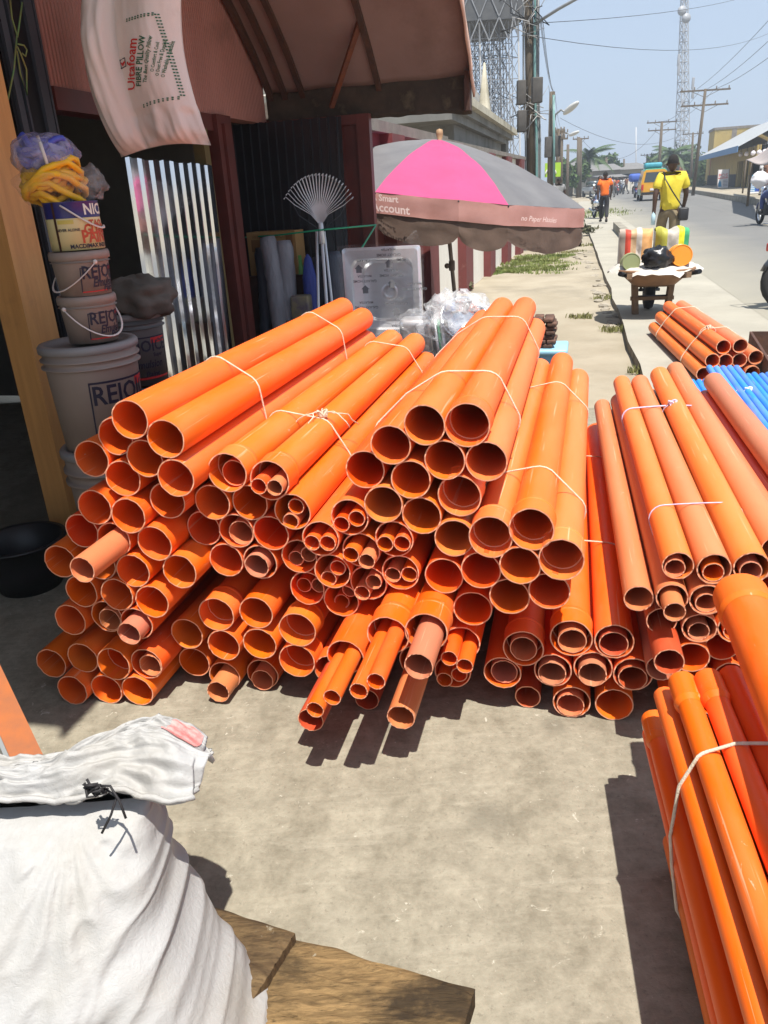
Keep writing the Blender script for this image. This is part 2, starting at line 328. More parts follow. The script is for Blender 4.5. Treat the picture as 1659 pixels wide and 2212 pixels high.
kp=[K0+DK*l-NK*(.0011*max(0,l-25)**2) for l in range(-16,90,6)]
kerb('kerb',kp,.28,.3,'')
# far pavement behind the right kerb
mb=MB(); P=[]
for p in kp: P+=[p+NK*.28+ZV*.27,p+NK*14+ZV*.3]
mb.add(P,[(2*i,2*i+1,2*i+3,2*i+2) for i in range(len(kp)-1)]); struct(mb.build('far_pavement',M_SAND))
# ------------------------------------------------------------------ pipes
def pipe_mat():
    m,nt,N,L,b=nodes('pvc_pipe'); oi=N.new('ShaderNodeObjectInfo')
    tc=N.new('ShaderNodeTexCoord'); ad=N.new('ShaderNodeVectorMath'); ad.operation='MULTIPLY_ADD'
    rv=N.new('ShaderNodeCombineXYZ'); L.new(oi.outputs['Random'],rv.inputs[0]); L.new(oi.outputs['Random'],rv.inputs[1]); L.new(rv.outputs[0],ad.inputs[0]); ad.inputs[1].default_value=(37,53,0); L.new(tc.outputs['Object'],ad.inputs[2])
    def mp(sc): q=N.new('ShaderNodeMapping'); q.inputs['Scale'].default_value=sc; L.new(ad.outputs[0],q.inputs[0]); return q.outputs[0]
    hs=N.new('ShaderNodeHueSaturation'); L.new(oi.outputs['Color'],hs.inputs['Color'])
    r1=N.new('ShaderNodeMapRange'); r1.inputs[3].default_value=.493; r1.inputs[4].default_value=.508; L.new(oi.outputs['Random'],r1.inputs[0]); L.new(r1.outputs[0],hs.inputs['Hue'])
    r2=N.new('ShaderNodeMapRange'); r2.inputs[3].default_value=1.08; r2.inputs[4].default_value=.88; L.new(oi.outputs['Random'],r2.inputs[0]); L.new(r2.outputs[0],hs.inputs['Value'])
    c=hs.outputs[0]
    n1=noise_n(N,L,mp((9,2.2,9)),1,7,.65,.3); rr=ramp(N,L,n1.outputs[0],.42,.75)
    pale=mixc(N,L,.66,c,(.72,.33,.155)); c=mixc(N,L,mulv(N,L,rr.outputs[0],.34),c,pale)             # chalky bloom
    n2=noise_n(N,L,mp((26,14,26)),1,6,.75,1.5); rs=ramp(N,L,n2.outputs[0],.645,.72); ms=ramp(N,L,n1.outputs[0],.40,.58); mm=N.new('ShaderNodeMath'); mm.operation='MULTIPLY'; L.new(rs.outputs[0],mm.inputs[0]); L.new(ms.outputs[0],mm.inputs[1]); c=mixc(N,L,mulv(N,L,mm.outputs[0],.7),c,(.80,.56,.42))   # scuffs
    n3=noise_n(N,L,mp((110,2.2,110)),1,3,.6); r3=ramp(N,L,n3.outputs[0],.64,.71); c=mixc(N,L,mulv(N,L,r3.outputs[0],.45),c,(.82,.5,.32))     # lengthwise scratches
    n4=noise_n(N,L,mp((16,5,16)),1,7,.7,.6); r4=ramp(N,L,n4.outputs[0],.63,.76); c=mixc(N,L,mulv(N,L,r4.outputs[0],.2),c,(.34,.11,.035))    # grime
    L.new(c,b.inputs['Base Color']); b.inputs['Specular IOR Level'].default_value=.45
    rg=N.new('ShaderNodeMapRange'); rg.inputs[3].default_value=.34; rg.inputs[4].default_value=.62; L.new(n1.outputs[0],rg.inputs[0]); L.new(rg.outputs[0],b.inputs['Roughness'])
    bp=N.new('ShaderNodeBump'); bp.inputs['Strength'].default_value=.06; bp.inputs['Distance'].default_value=.004; L.new(n2.outputs[0],bp.inputs['Height']); L.new(bp.outputs[0],b.inputs['Normal'])
    return m
M_PIPE=pipe_mat()
M_RIM=mat('pipe_cut_edge',(.74,.37,.24),.8,(.66,.26,.13),30)
M_RIMB=mat('blue_pipe_edge',(.2,.42,.68),.7)
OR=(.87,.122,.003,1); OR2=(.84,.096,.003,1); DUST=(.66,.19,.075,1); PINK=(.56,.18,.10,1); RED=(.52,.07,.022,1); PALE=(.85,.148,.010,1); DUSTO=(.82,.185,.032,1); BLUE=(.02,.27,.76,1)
_tubes={}
def tube_mesh(r,th,L,y0,n,ragged,key):
    k=(round(r,4),round(th,4),round(L,3),y0,n,key)
    if k in _tubes: return _tubes[k]
    rnd=random.Random(hash(k)%9999); mb=MB(); ri=r-th
    def ring(rad,y,j=0): return [Vector((rad*math.cos(2*PI*i/n),y+(rnd.uniform(-j,j) if j else 0),rad*math.sin(2*PI*i/n))) for i in range(n)]
    fo=ring(r,y0,ragged); fi=[Vector((p.x*ri/r,p.y,p.z*ri/r)) for p in fo]; bo=ring(r,L); bi=ring(ri,L)
    q=lambda a,b:[(i,(i+1)%n,n+(i+1)%n,n+i) for i in range(n)]
    mb.add(fo+bo,[f[::-1] for f in q(0,0)],0,True); mb.add(fi+bi,q(0,0),0,True)
    mb.add(fo+fi,q(0,0),1,False); mb.add(bo+bi,[f[::-1] for f in q(0,0)],1,False)
    me=mb.mesh('pipe'); _tubes[k]=me; return me
def pipe(p,az,r,L,label,group,col=OR,th=.0034,socket=False,flip=False,name='pipe',rim=None,n=32,tilt=0.,cat='pipe',roll=None):
    # p: centre of the open end facing the camera (or the far end when flip)
    var=random.randrange(5)
    me=tube_mesh(r,th,L,.055 if socket else 0.,n,.0016 if r>.03 else .001,var)
    if not me.materials: me.materials.append(M_PIPE); me.materials.append(rim or M_RIM)
    elif rim: me=me.copy(); me.materials.clear(); me.materials.append(M_PIPE); me.materials.append(rim)
    o=bpy.data.objects.new(name,me); COL.objects.link(o); o.location=p
    o.rotation_mode='ZXY'; roll=random.uniform(0,6.28) if roll is None else roll
    M=Matrix.Rotation(-az+(PI if flip else 0),3,'Z')@Matrix.Rotation(tilt,3,'X')@Matrix.Rotation(roll,3,'Y')
    o.rotation_mode='XYZ'; o.rotation_euler=M.to_euler()
    o.color=col; tag(o,label,cat,group); ov=random.uniform(-.022,.022) if r>.03 else 0; o.scale=(1+ov,1,1-ov)
    if socket:
        k=('s',round(r,4),var)
        if k not in _tubes:
            mb=MB(); R1=r+.0042; n_=n; rnd=random.Random(var)
            jit=[rnd.uniform(-.0015,.0015) for _ in range(n_)]
            def ring(rad,y,j=False): return [Vector((rad*math.cos(2*PI*i/n_),y+(jit[i] if j else 0),rad*math.sin(2*PI*i/n_))) for i in range(n_)]
            seq=[(R1,0,1),(R1,.068,0),(R1+.0016,.071,0),(R1+.0016,.077,0),(r+.0004,.092,0)]
            rings=[ring(a,b_,c_) for a,b_,c_ in seq]
            for a,b_ in zip(rings,rings[1:]): mb.add(a+b_,[(i,n_+i,n_+(i+1)%n_,(i+1)%n_) for i in range(n_)],0,True)
            ii=[ring(r+.0008,0,1),ring(r+.0008,.06),ring(r-th,.064)]
            for a,b_ in zip(ii,ii[1:]): mb.add(a+b_,[(i,(i+1)%n_,n_+(i+1)%n_,n_+i) for i in range(n_)],0,True)
            mb.add(rings[0]+ii[0],[(i,(i+1)%n_,n_+(i+1)%n_,n_+i) for i in range(n_)],1,False)
            me2=mb.mesh('socket'); me2.materials.append(M_PIPE); me2.materials.append(M_RIM); _tubes[k]=me2
        so=bpy.data.objects.new('socket',_tubes[k]); COL.objects.link(so); so.parent=o; so.color=tuple(min(1,c*1.04) for c in col[:3])+(1,)
    return o
LP=1.97; RB=.0535
PG={}
def setg(ids,label,group):
    for i in ids: PG[i]=(label,group)
setg(range(1,20),'thick orange pipe with a bare open end in the loose heap beside the black bucket','loose pipes heaped beside the black bucket')
setg([33],'thick orange pipe with a bare open end in the loose heap beside the black bucket','loose pipes heaped beside the black bucket')
setg([20,21,22,34,35,36,37,38,39,40],'thick orange pipe tied in the bundle nearest the stacked paint buckets','pipes in the bundle by the paint buckets')
setg([23,24,26,27,47,48,25,41],'thick orange pipe in the tied bundle under the knotted string bow','pipes in the bundle with the string bow')
setg([42,43,44,45]+list(range(49,57))+[76,79,83,84],'thick orange pipe with two thin pipes pushed inside it','thick pipes holding two thin pipes')
setg([57,58,59,60,61,62,63,64,66,67,68,69,70],'thick orange pipe in the tall tied bundle by the wrapped steel bowls','pipes in the bundle by the steel bowls')
setg([65,85,86,87,88,89,90],'thick orange pipe in the tied bundle running up to the light blue stool','pipes in the bundle by the blue stool')
setg([28,29,30,31,32,71,72,73,74,75],'thick orange pipe lying low on the floor below the bundle with the bow','low pipes below the bow bundle')
setg([77,80,81],'thick orange pipe low in the heap with a medium pipe sticking far out','low pipes with a medium pipe sticking out')
setg(range(92,99),'thick orange pipe with a medium pipe nested flush inside, in the low stack','low pipes with a nested medium pipe'); 
setg([100],'thick orange pipe with a medium pipe nested flush inside, in the low stack','low pipes with a nested medium pipe')
setg([101],'empty thick orange pipe on the floor at the corner of the low stack',None)
setg([99],'medium red-brown pipe end on the floor at the foot of the low stack',None)
SOCK={72,79,80,41,42,68,86,87,85,92,28,74,3,94,60}
POS={}
for i,s,z,t in ENDS:
    az=R(14.2) if i>=92 else R(15.5) if 84<i<91 else AZ
    POS[i]=(s,z,t,az); d_,n_=fr(az)
    p=W(s,t,z)
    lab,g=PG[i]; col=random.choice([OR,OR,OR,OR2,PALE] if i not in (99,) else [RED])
    if i in (22,24,27,47,49,50,52,89,90,65,61,26): col=OR2
    if i in (57,58,59,60,62,66,67,68,69,70,85,86,87,88,41,42): col=random.choice([PALE,DUSTO])
    if i==95: col=OR
    if i in SOCK: lab=lab.replace('thick orange pipe','thick socket-mouthed orange pipe',1).replace(' with a bare open end',''); g=(g+' with sockets') if g else g
    pipe(p,az,RB if i!=99 else .038,LP+random.uniform(-.02,.02),lab,g,col,socket=(i in SOCK))
INL={.0375:('medium pipe with a dusty salmon skin sticking out of a thick orange pipe','medium pipes inside thick ones'),
     .039:('medium red-brown pipe nested inside a thick pipe of the low stack','medium pipes nested in the low stack'),
     .0235:('thin orange pipe, one of a pair pushed inside a thick pipe','thin pipes in pairs inside thick ones')}
for o,s,z,t,r in INNER:
    lab,g=INL[round(r,4)]
    col={.0375:random.choice([DUST,PINK,DUST]),.039:random.choice([PINK,DUST,RED]),.0235:random.choice([OR2,DUST,OR])}[round(r,4)]
    if o in (76,79,83): col=OR2
    if o==77: col=RED
    if o==41: col=OR2
    pipe(W(s,t,z),POS[o][3],r,LP+.05,lab,g,col,th=.0026)
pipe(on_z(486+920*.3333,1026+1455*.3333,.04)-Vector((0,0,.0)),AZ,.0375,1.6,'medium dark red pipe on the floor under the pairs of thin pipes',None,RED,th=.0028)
# --- the dusty mixed stack (its own heading)
AG=R(13.2); DG,NG=fr(AG)
def WG(s,t,z): return DG*t+NG*s+ZV*z
gl='medium orange or salmon pipe in the dusty stack tied with purple string'; gg='pipes in the purple-tied stack'
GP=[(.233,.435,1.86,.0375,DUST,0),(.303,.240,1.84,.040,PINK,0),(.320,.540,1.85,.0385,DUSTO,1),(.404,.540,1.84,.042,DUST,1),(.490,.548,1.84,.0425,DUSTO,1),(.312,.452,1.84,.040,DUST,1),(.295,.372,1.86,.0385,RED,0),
    (.396,.452,1.84,.043,DUST,1),(.388,.362,1.85,.043,DUST,1),(.474,.368,1.85,.043,PALE,1),(.378,.272,1.85,.045,OR2,0),(.575,.548,1.95,.041,DUST,0),(.650,.468,1.9,.043,DUST,0),(.725,.440,1.95,.040,RED,0),(.482,.458,1.9,.042,DUST,0),
    (.566,.460,1.9,.042,OR2,0),(.56,.372,1.9,.042,OR,0),(.46,.28,1.9,.042,OR2,0),(.55,.285,1.9,.042,OR,0),(.64,.375,1.9,.042,OR,0),(.74,.355,1.9,.042,OR,0),(.64,.29,1.9,.042,OR2,0),(.73,.27,1.9,.042,OR,0),(.40,.18,1.9,.042,OR,0),(.49,.19,1.9,.042,OR2,0),(.58,.2,1.9,.042,OR,0),(.67,.2,1.9,.042,OR,0),(.36,.1,1.9,.042,OR,0),(.45,.1,1.9,.042,OR,0),(.54,.11,1.9,.042,OR,0),(.63,.11,1.9,.042,OR,0)]
for k,(s,z,t,r,col,inn) in enumerate(GP):
    L=LP if k not in (0,) else 1.92
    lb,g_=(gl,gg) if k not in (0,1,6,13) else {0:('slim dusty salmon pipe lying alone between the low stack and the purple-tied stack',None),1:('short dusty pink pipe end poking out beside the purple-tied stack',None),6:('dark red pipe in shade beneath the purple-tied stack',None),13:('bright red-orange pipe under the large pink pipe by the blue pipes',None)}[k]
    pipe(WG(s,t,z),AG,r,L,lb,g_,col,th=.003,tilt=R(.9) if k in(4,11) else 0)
    if inn:
        ri=r-.016 if r>.0405 else r-.013
        pipe(WG(s-(.006 if k==2 else 0),t-(.055 if k==5 else -.004),z-(r-.003-ri)*.9),AG,ri,LP,'narrow pipe nested inside a medium pipe of the purple-tied stack','narrow pipes nested in the purple-tied stack',random.choice([DUST,PINK,PALE]),th=.0026)
pipe(WG(.752,1.9,.525),AG,.046,2.0,'large faded pink pipe lying against the blue pipes',None,PINK,th=.003,tilt=R(.0))
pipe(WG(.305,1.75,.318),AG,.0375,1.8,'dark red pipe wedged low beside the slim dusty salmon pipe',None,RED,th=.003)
# --- slim orange bundle running back past the camera
AH=R(10.); DH,NH=fr(AH)
def WH(s,t,z): return DH*t+NH*s+ZV*z
RH=.0245
HP=[(.350,.195,1.60),(.341,.268,1.56),(.347,.380,1.50),(.372,.438,1.47),(.420,.458,1.455),(.469,.462,1.47),(.519,.462,1.46),(.568,.455,1.4),(.617,.44,1.4),(.395,.325,1.45),(.395,.39,1.4),(.445,.408,1.4),(.495,.41,1.4),(.545,.405,1.4),(.595,.395,1.4),(.645,.385,1.4)]
for row,(z,s0,c) in enumerate(((.026,.395,7),(.075,.37,8),(.124,.385,7),(.228,.392,6),(.276,.385,6),(.342,.444,5),(.172,.40,6))):
    for j in range(c): HP.append((s0+j*.0505,z,1.38))
for k,(s,z,t) in enumerate(HP):
    pipe(WH(s,t,z),AH,RH,LP,'slim bright orange pipe in the string-tied bundle casting a shadow on bare concrete' if k not in (1,3,4) else 'slim orange pipe with a belled end in the bundle casting a shadow on concrete','slim pipes in the bundle on bare concrete' if k not in (1,3,4) else 'belled slim pipes on bare concrete',OR if k not in(5,6,7) else OR2,th=.0025,socket=(k in(1,3,4)),flip=True,n=24)  # pipes under the thick one carry its shade as a redder tint
pb=on_plane(1600,1288,DV*0+fr(R(13))[0]*1.62,fr(R(13))[0])
pipe(pb,R(13),RB,2.0,'thick orange pipe with a belled end resting on top of the slim orange bundle',None,OR,socket=True,flip=True)
# --- bundle on the pavement by the road
AP=R(9.5); DP,NP=fr(AP)
def WP(s,t,z): return DP*t+NP*s+ZV*z
for s,z in ((1.54,.166),(1.612,.262),(1.727,.268),(1.848,.178),(1.735,.160),(1.83,.068),(1.482,.070),(1.595,.064),(1.71,.062),(1.636,.158)):
    pipe(WP(s,6.0+random.uniform(-.02,.02),z),AP,RB,LP+.12,'salmon-orange pipe in the tied bundle lying on the pavement by the road','pipes in the bundle by the road',random.choice([PALE,DUST,PALE]),th=.006)
# --- blue water pipes
def blue(pt,nx,nz,label,group,az=R(15),sp=.0345):
    d_,n_=fr(az)
    for j in range(nz):
        for i in range(nx-(j%2)):
            q=pt+n_*(sp*(i+.5*(j%2)))-ZV*(sp*.87*j)
            if q.z<.02: continue
            pipe(q+d_*random.uniform(-.03,.02),az,.0168,1.95,label,group,BLUE,th=.002,flip=True,n=16,rim=M_RIMB)
d15=fr(R(15))[0]
def at15(u,v,t): return on_plane(u,v,d15*t,d15)
blue(at15(1533,796,4.5),5,6,'thin sky blue pipe in the string-tied bundle beside the large pink pipe','blue pipes in the tied bundle')
blue(at15(1615,811,4.5),5,5,'thin sky blue pipe in the bundle in front of the rusty box','blue pipes by the rusty box')
blue(at15(1480,824,4.45),5,5,'thin sky blue pipe showing between the purple-tied stack and the pink pipe','short blue pipes behind the dusty stack',az=R(14))
for j in range(6):
    for i in range(6-j%2):
        q=W(.86+.1*i+.05*(j%2),2.6,.052+j*.062)
        if q.z<.34: pipe(q,AZ,.05 if False else .036,1.9,'orange pipe stacked underneath the blue pipes','pipes underneath the blue pipes',OR2,th=.003,n=20)
# ------------------------------------------------------------------ strings round the bundles
M_STR=mat('cream_string',(.78,.70,.55),.9,(.6,.5,.36),40,bump=.6,bscale=300)
M_STRP=mat('purple_string',(.42,.36,.55),.8,(.65,.6,.7),60)
M_STRW=mat('white_string',(.8,.8,.78),.85)
def hull(pts):
    pts=sorted(set((round(a,5),round(b,5)) for a,b in pts))
    def half(ps):
        h=[]
        for p in ps:
            while len(h)>1 and (h[-1][0]-h[-2][0])*(p[1]-h[-2][1])-(h[-1][1]-h[-2][1])*(p[0]-h[-2][0])<=0: h.pop()
            h.append(p)
        return h[:-1]
    return half(pts)+half(pts[::-1])
def tie(members,az,t,label,m=None,r=.0028,skew=0.,sag=0.,group=None,name='string_tie',knot=None,tail=.12):
    d_,n_=fr(az); P=[]
    for s,z,rr in members:
        for k in range(20): P.append((s+(rr+r*.8)*math.cos(k*PI/10),z+(rr+r*.8)*math.sin(k*PI/10)))
    H=hull(P); path=[]
    for a,b in zip(H,H[1:]+H[:1]):
        m_=max(1,int(math.hypot(a[0]-b[0],a[1]-b[1])/.03))
        for q in range(m_): path.append((a[0]+(b[0]-a[0])*q/m_,a[1]+(b[1]-a[1])*q/m_))
    smid=sum(p[0] for p in path)/len(path); zmax=max(p[1] for p in path)
    mb=MB(); pts=[d_*(t+skew*(s-smid)+.012*math.sin((s*9+z*7)))+n_*s+ZV*z for s,z in path]
    mb.tube(pts,r,6,closed=True)
    o=mb.build(name,m or M_STR); tag(o,label,'string',group)
    if knot is not None:
        s,z=knot; c=d_*t+n_*s+ZV*z; kb=MB(); rnd=random.Random(3)
        for q in range(5):
            a=q*1.3+.4; pts=[c]; dirv=Vector((math.cos(a),math.sin(a)*.6,.25+.3*rnd.random()))
            for w in range(1,7):
                f=w/6; pts.append(c+dirv*tail*f+Vector((0,0,-.09*f*f))+Vector((rnd.uniform(-1,1),rnd.uniform(-1,1),rnd.uniform(0,1)))*.008)
            kb.tube(pts,r*.75,5)
        for q in range(3):
            kb.tube([c+Vector((.016*math.cos(w),.013*math.sin(w),.006+.01*math.sin(w*2+q))) for w in [2*PI*e/10 for e in range(11)]],r*1.1,5)
        kb.build('knot',m or M_STR,o)
    return o
def mem(ids): return [(POS[i][0],POS[i][1],RB) for i in ids]
def t_of(s,z,az,u,v):                       # where along the pipe a photo pixel falls
    d_,n_=fr(az); best=None
    for k in range(500):
        t=1.2+k*.014; p=d_*t+n_*s+ZV*z-EYE; w=p.dot(FWD)
        if w<=0: continue
        e=(CX+FPX*p.dot(RI)/w-u)**2+(CY-FPX*p.dot(UI)/w-v)**2
        if best is None or e<best[0]: best=(e,t)
    return best[1]
s,z,_,_=POS[36]
for u,v,w in ((545,832,'near'),(723,715,'far')):
    tie(mem([34,35,36,37,38,39,40]),AZ,t_of(s,z+RB,AZ,u,v),'cream string round the bundle by the paint buckets, '+('close to the open ends' if w=='near' else 'at its far end'),skew=-.1)
s,z,_,_=POS[42]
tie(mem([41,42,43,47,27]),AZ,t_of(s,z+RB,AZ,690,905),'cream string with a knotted bow round the middle pipe bundle',knot=(s+.015,z+RB+.008))
tie(mem([41,42,43,47,27]),AZ,t_of(s,z+RB,AZ,880,765),'cream string without a knot round the middle pipe bundle, close to the sink')
s,z,_,_=POS[68]
tie(mem([66,67,68,69,70,61,59]),AZ,t_of(s,z+RB,AZ,1050,806),'cream string round the tall bundle by the steel bowls, close to its open ends',skew=.15)
tie(mem([66,67,68,69,70,61,59]),AZ,t_of(s,z+RB,AZ,1128,694),'cream string round the tall bundle beside the wrapped steel bowls',skew=.1)
s,z,_,_=POS[86]; a=R(15.5)
def mem2(ids,az):
    d_,n_=fr(az); return [(W(POS[i][0],POS[i][2],POS[i][1]).dot(n_),POS[i][1],RB) for i in ids]
mm=mem2([85,86,87,88,65,89,90],a); s2=mm[1][0]
tie(mm,a,t_of(s2,z+RB,a,1150,1002),'cream string round the bundle leading to the blue stool, close to its open ends')
tie(mm,a,t_of(s2,z+RB,a,1205,826),'cream string round the bundle leading to the blue stool, at its far end')
a=R(14.2); mm=mem2([92,94,95,97,98],a)
tie(mm,a,t_of(mm[2][0],POS[95][1]+RB,a,1300,1172),'cream string over the glossy pipe of the low stack, close to the open ends')
tie(mm,a,t_of(mm[2][0],POS[95][1]+RB,a,1285,988),'cream string over the glossy pipe of the low stack, farther along')
mm=[(q[0],q[1],q[3]) for q in GP[2:5]+GP[7:10]]
tie(mm,AG,t_of(.404,.58,AG,1480,1103),'thin purple string round the dusty pipe stack, close to the open ends',M_STRP,r=.002)
mm=[(q[0],q[1],q[3]) for q in GP[2:5]+GP[7:10]+[GP[11]]]
tie(mm,AG,t_of(.404,.58,AG,1425,880),'twisted purple and white string with a torn knot round the dusty pipe stack',M_STRP,r=.0035,knot=(.47,.60),tail=.05)
mm=[(q[0],q[1],RH) for q in HP]
tie(mm,AH,t_of(.42,.485,AH,1580,1800),'cream cord round the slim orange bundle on bare concrete',r=.0036,skew=-.06)
mm=[(1.54,.166,RB),(1.612,.262,RB),(1.727,.268,RB),(1.848,.178,RB),(1.83,.068,RB),(1.482,.070,RB)]
tie(mm,AP,t_of(1.612,.315,AP,1527,715),'cream string with a frayed knot round the bundle by the road',r=.004,knot=(1.612,.325),tail=.08)
tie(mm,AP,t_of(1.612,.315,AP,1460,676),'cream string without a knot round the bundle by the road',r=.004)
q=at15(1535,802,4.5); n15=fr(R(15))[1]; s0=q.dot(n15)
tie([(s0,q.z,.017),(s0+.104,q.z,.017),(s0+.104,q.z-.12,.017),(s0,q.z-.12,.017)],R(15),t_of(s0+.05,q.z+.017,R(15),1600,838),'white string round the tied blue pipes',M_STRW,r=.003,knot=(s0+.1,q.z+.02),tail=.06)
q=at15(1615,811,4.5); s0=q.dot(n15)
tie([(s0,q.z,.017),(s0+.138,q.z,.017),(s0+.138,q.z-.12,.017),(s0,q.z-.12,.017)],R(15),3.75,'white string round the blue pipes by the rusty box',M_STRW,r=.003,knot=(s0+.03,q.z+.02),tail=.06)
# ------------------------------------------------------------------ shop
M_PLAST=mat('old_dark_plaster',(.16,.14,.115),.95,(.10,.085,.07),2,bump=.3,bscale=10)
M_PINK=mat('pink_painted_board',(.50,.215,.165),.75,(.40,.165,.125),3,stretch=(1,1,.25),bump=.5,bscale=30,dirt=(.22,.10,.07),dirt_scale=1.6,dirt_lo=.56,dirt_hi=.78)
def add_streaks(m,period=.026,depth=.55):           # vertical beading on the boards
    N=m.node_tree.nodes; L=m.node_tree.links; b=N['Principled BSDF']
    tc=N.new('ShaderNodeTexCoord'); dt=N.new('ShaderNodeVectorMath'); dt.operation='DOT_PRODUCT'; dt.inputs[1].default_value=tuple(DV); L.new(tc.outputs['Object'],dt.inputs[0])
    s=N.new('ShaderNodeMath'); s.operation='SINE'; k=N.new('ShaderNodeMath'); k.operation='MULTIPLY'; k.inputs[1].default_value=2*PI/period; L.new(dt.outputs['Value'],k.inputs[0]); L.new(k.outputs[0],s.inputs[0])
    bp=N.new('ShaderNodeBump'); bp.inputs['Strength'].default_value=depth; bp.inputs['Distance'].default_value=.006; L.new(s.outputs[0],bp.inputs['Height'])
    if b.inputs['Normal'].links: L.new(b.inputs['Normal'].links[0].from_socket,bp.inputs['Normal'])
    L.new(bp.outputs[0],b.inputs['Normal'])
add_streaks(M_PINK)
M_WOOD=mat('orange_planed_wood',(.66,.32,.10),.5,(.54,.25,.075),5,stretch=(6,6,.5),bump=.1,bscale=30,dirt=(.30,.14,.06),dirt_scale=1.4)
M_BLK=mat('black_metal',(.012,.012,.014),.42,metal=.3,bump=.05)
M_BLK2=mat('grey_black_strip',(.05,.055,.065),.45)
M_OXB=mat('oxblood_painted_metal',(.135,.03,.022),.5,(.09,.022,.017),5,bump=.15,bscale=25,dirt=(.28,.20,.16),dirt_scale=14,dirt_lo=.70,dirt_hi=.76)
M_RIBM=mat('rusty_brown_steel',(.055,.026,.018),.75,(.10,.04,.02),9,bump=.3,bscale=60)
M_RUST=mat('orange_rust',(.20,.055,.018),.85,(.10,.035,.02),14,bump=.3,bscale=60)
M_SHEET=mat('awning_sheet_underside',(.30,.19,.165),.7,(.25,.155,.13),2.2,bump=.15,bscale=30,dirt=(.17,.10,.08),dirt_scale=1.1,dirt_lo=.52,dirt_hi=.75)
M_FASC=mat('mossy_fascia',(.085,.062,.042),.9,(.035,.028,.02),5,bump=.5,bscale=22,dirt=(.14,.115,.07),dirt_scale=5,dirt_lo=.58,dirt_hi=.72)
M_PALEF=mat('faded_pink_edge',(.70,.46,.36),.8,(.55,.33,.25),4,bump=.4,bscale=20,dirt=(.2,.12,.08),dirt_scale=5)
SF=-2.23
MT=basis(NV,DV,ZV)                                # columns: s, t, z
def wbox(mb,s0,s1,t0,t1,z0,z1,mi=0): return mb.box(W((s0+s1)/2,(t0+t1)/2,(z0+z1)/2),(abs(s1-s0),abs(t1-t0),abs(z1-z0)),MT,mi)
shop=thing('shop_building','shop front with pink boards above a dark doorway and a black folded gate','building',W(SF,4,0))
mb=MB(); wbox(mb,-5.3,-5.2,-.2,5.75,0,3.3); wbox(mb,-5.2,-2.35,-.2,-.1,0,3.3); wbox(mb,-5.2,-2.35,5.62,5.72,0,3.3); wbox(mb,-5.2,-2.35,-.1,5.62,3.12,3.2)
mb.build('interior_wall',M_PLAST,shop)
mb=MB(); wbox(mb,-2.35,SF,3.27,5.74,1.95,3.45); mb.build('pink_board_wall',M_PINK,shop)
mb=MB(); wbox(mb,-2.35,SF,-.1,2.70,2.55,3.45); wbox(mb,-2.35,SF,2.70,3.27,2.95,3.45); mb.build('pink_board_wall',M_PINK,shop)  # unseen boards over the near opening, added for shading
mb=MB(); wbox(mb,-2.345,SF+.012,3.28,5.0,1.86,1.95); mb.build('lintel',M_OXB,shop)
mb=MB(); wbox(mb,-2.31,-2.19,2.745,2.93,0,3.3); mb.build('wooden_post',M_WOOD,shop)
gt=MB(); wbox(gt,-2.33,-2.23,3.0,3.27,0,2.95); g_=gt.build('folding_gate',M_BLK,shop)
for t0,w_ in ((3.02,.035),(3.075,.012),(3.185,.05),(3.245,.012)):
    mb=MB(); wbox(mb,-2.23,-2.215,t0,t0+w_,0,2.95); mb.build('gate_strip',M_BLK2,g_)
M_YJ=mat('dull_yellow_jamb',(.16,.115,.035),.7,(.11,.075,.025),6,stretch=(3,3,.5))
mb=MB(); wbox(mb,-2.26,-2.19,4.60,4.67,0,1.86); mb.build('door_jamb',M_YJ,shop)
mb=MB(); wbox(mb,-2.27,-2.19,4.82,5.03,0,1.95); wbox(mb,-2.19,-2.17,4.88,4.97,0,1.9); mb.build('door_post',M_OXB,shop)
# oxblood metal leaf standing out from the front, under the awning
TL=5.70
def zt(u,v,t): return on_t(u,v,t).z
sR=on_t(806,400,TL).dot(NV)
leaf=thing('metal_door_leaf','oxblood red metal door leaf with chipped paint behind the black roofing sheet','door',W(-1.7,TL,0))
mb=MB(); wbox(mb,-2.2,sR-.09,TL+.015,TL+.03,0,1.93); mb.build('panel',M_OXB,leaf)
for s0,s1 in ((-2.22,-2.13),(sR-.09,sR),(sR-.23,sR-.20)):
    mb=MB(); wbox(mb,s0,s1,TL-.02,TL+.05,0,1.96); mb.build('upright',M_OXB,leaf)
mb=MB(); wbox(mb,-2.13,sR-.09,TL-.015,TL+.045,1.90,1.96); mb.build('top_rail',M_OXB,leaf)
# awning: sheet curving down towards its far end
aw=thing('awning','pink sheet metal awning on brown steel ribs with a mossy lower edge','awning',W(-1.5,5.76,2.0))
SE=-.775
PROF=[(5.78,2.15),(5.55,2.36),(5.30,2.55),(5.0,2.74),(4.6,2.93),(4.1,3.09),(3.5,3.21),(2.8,3.28),(1.8,3.31),(.55,3.31)]
def prof_mb(s0,s1,dz,th):
    mb=MB(); n=len(PROF); P=[]
    for s in (s0,s1):
        for (t,z) in PROF: P+= [W(s,t,z+dz),W(s,t,z+dz+th)]
    F=[]; k=2*n
    for i in range(n-1):
        a=2*i; F+= [(a,a+2,k+a+2,k+a),(a+1,k+a+1,k+a+3,a+3),(a,a+1,a+3,a+2),(k+a,k+a+2,k+a+3,k+a+1)]
    F+= [(0,k,k+1,1),(k-2,k-1,2*k-1,2*k-2)]
    return mb.add(P,F)
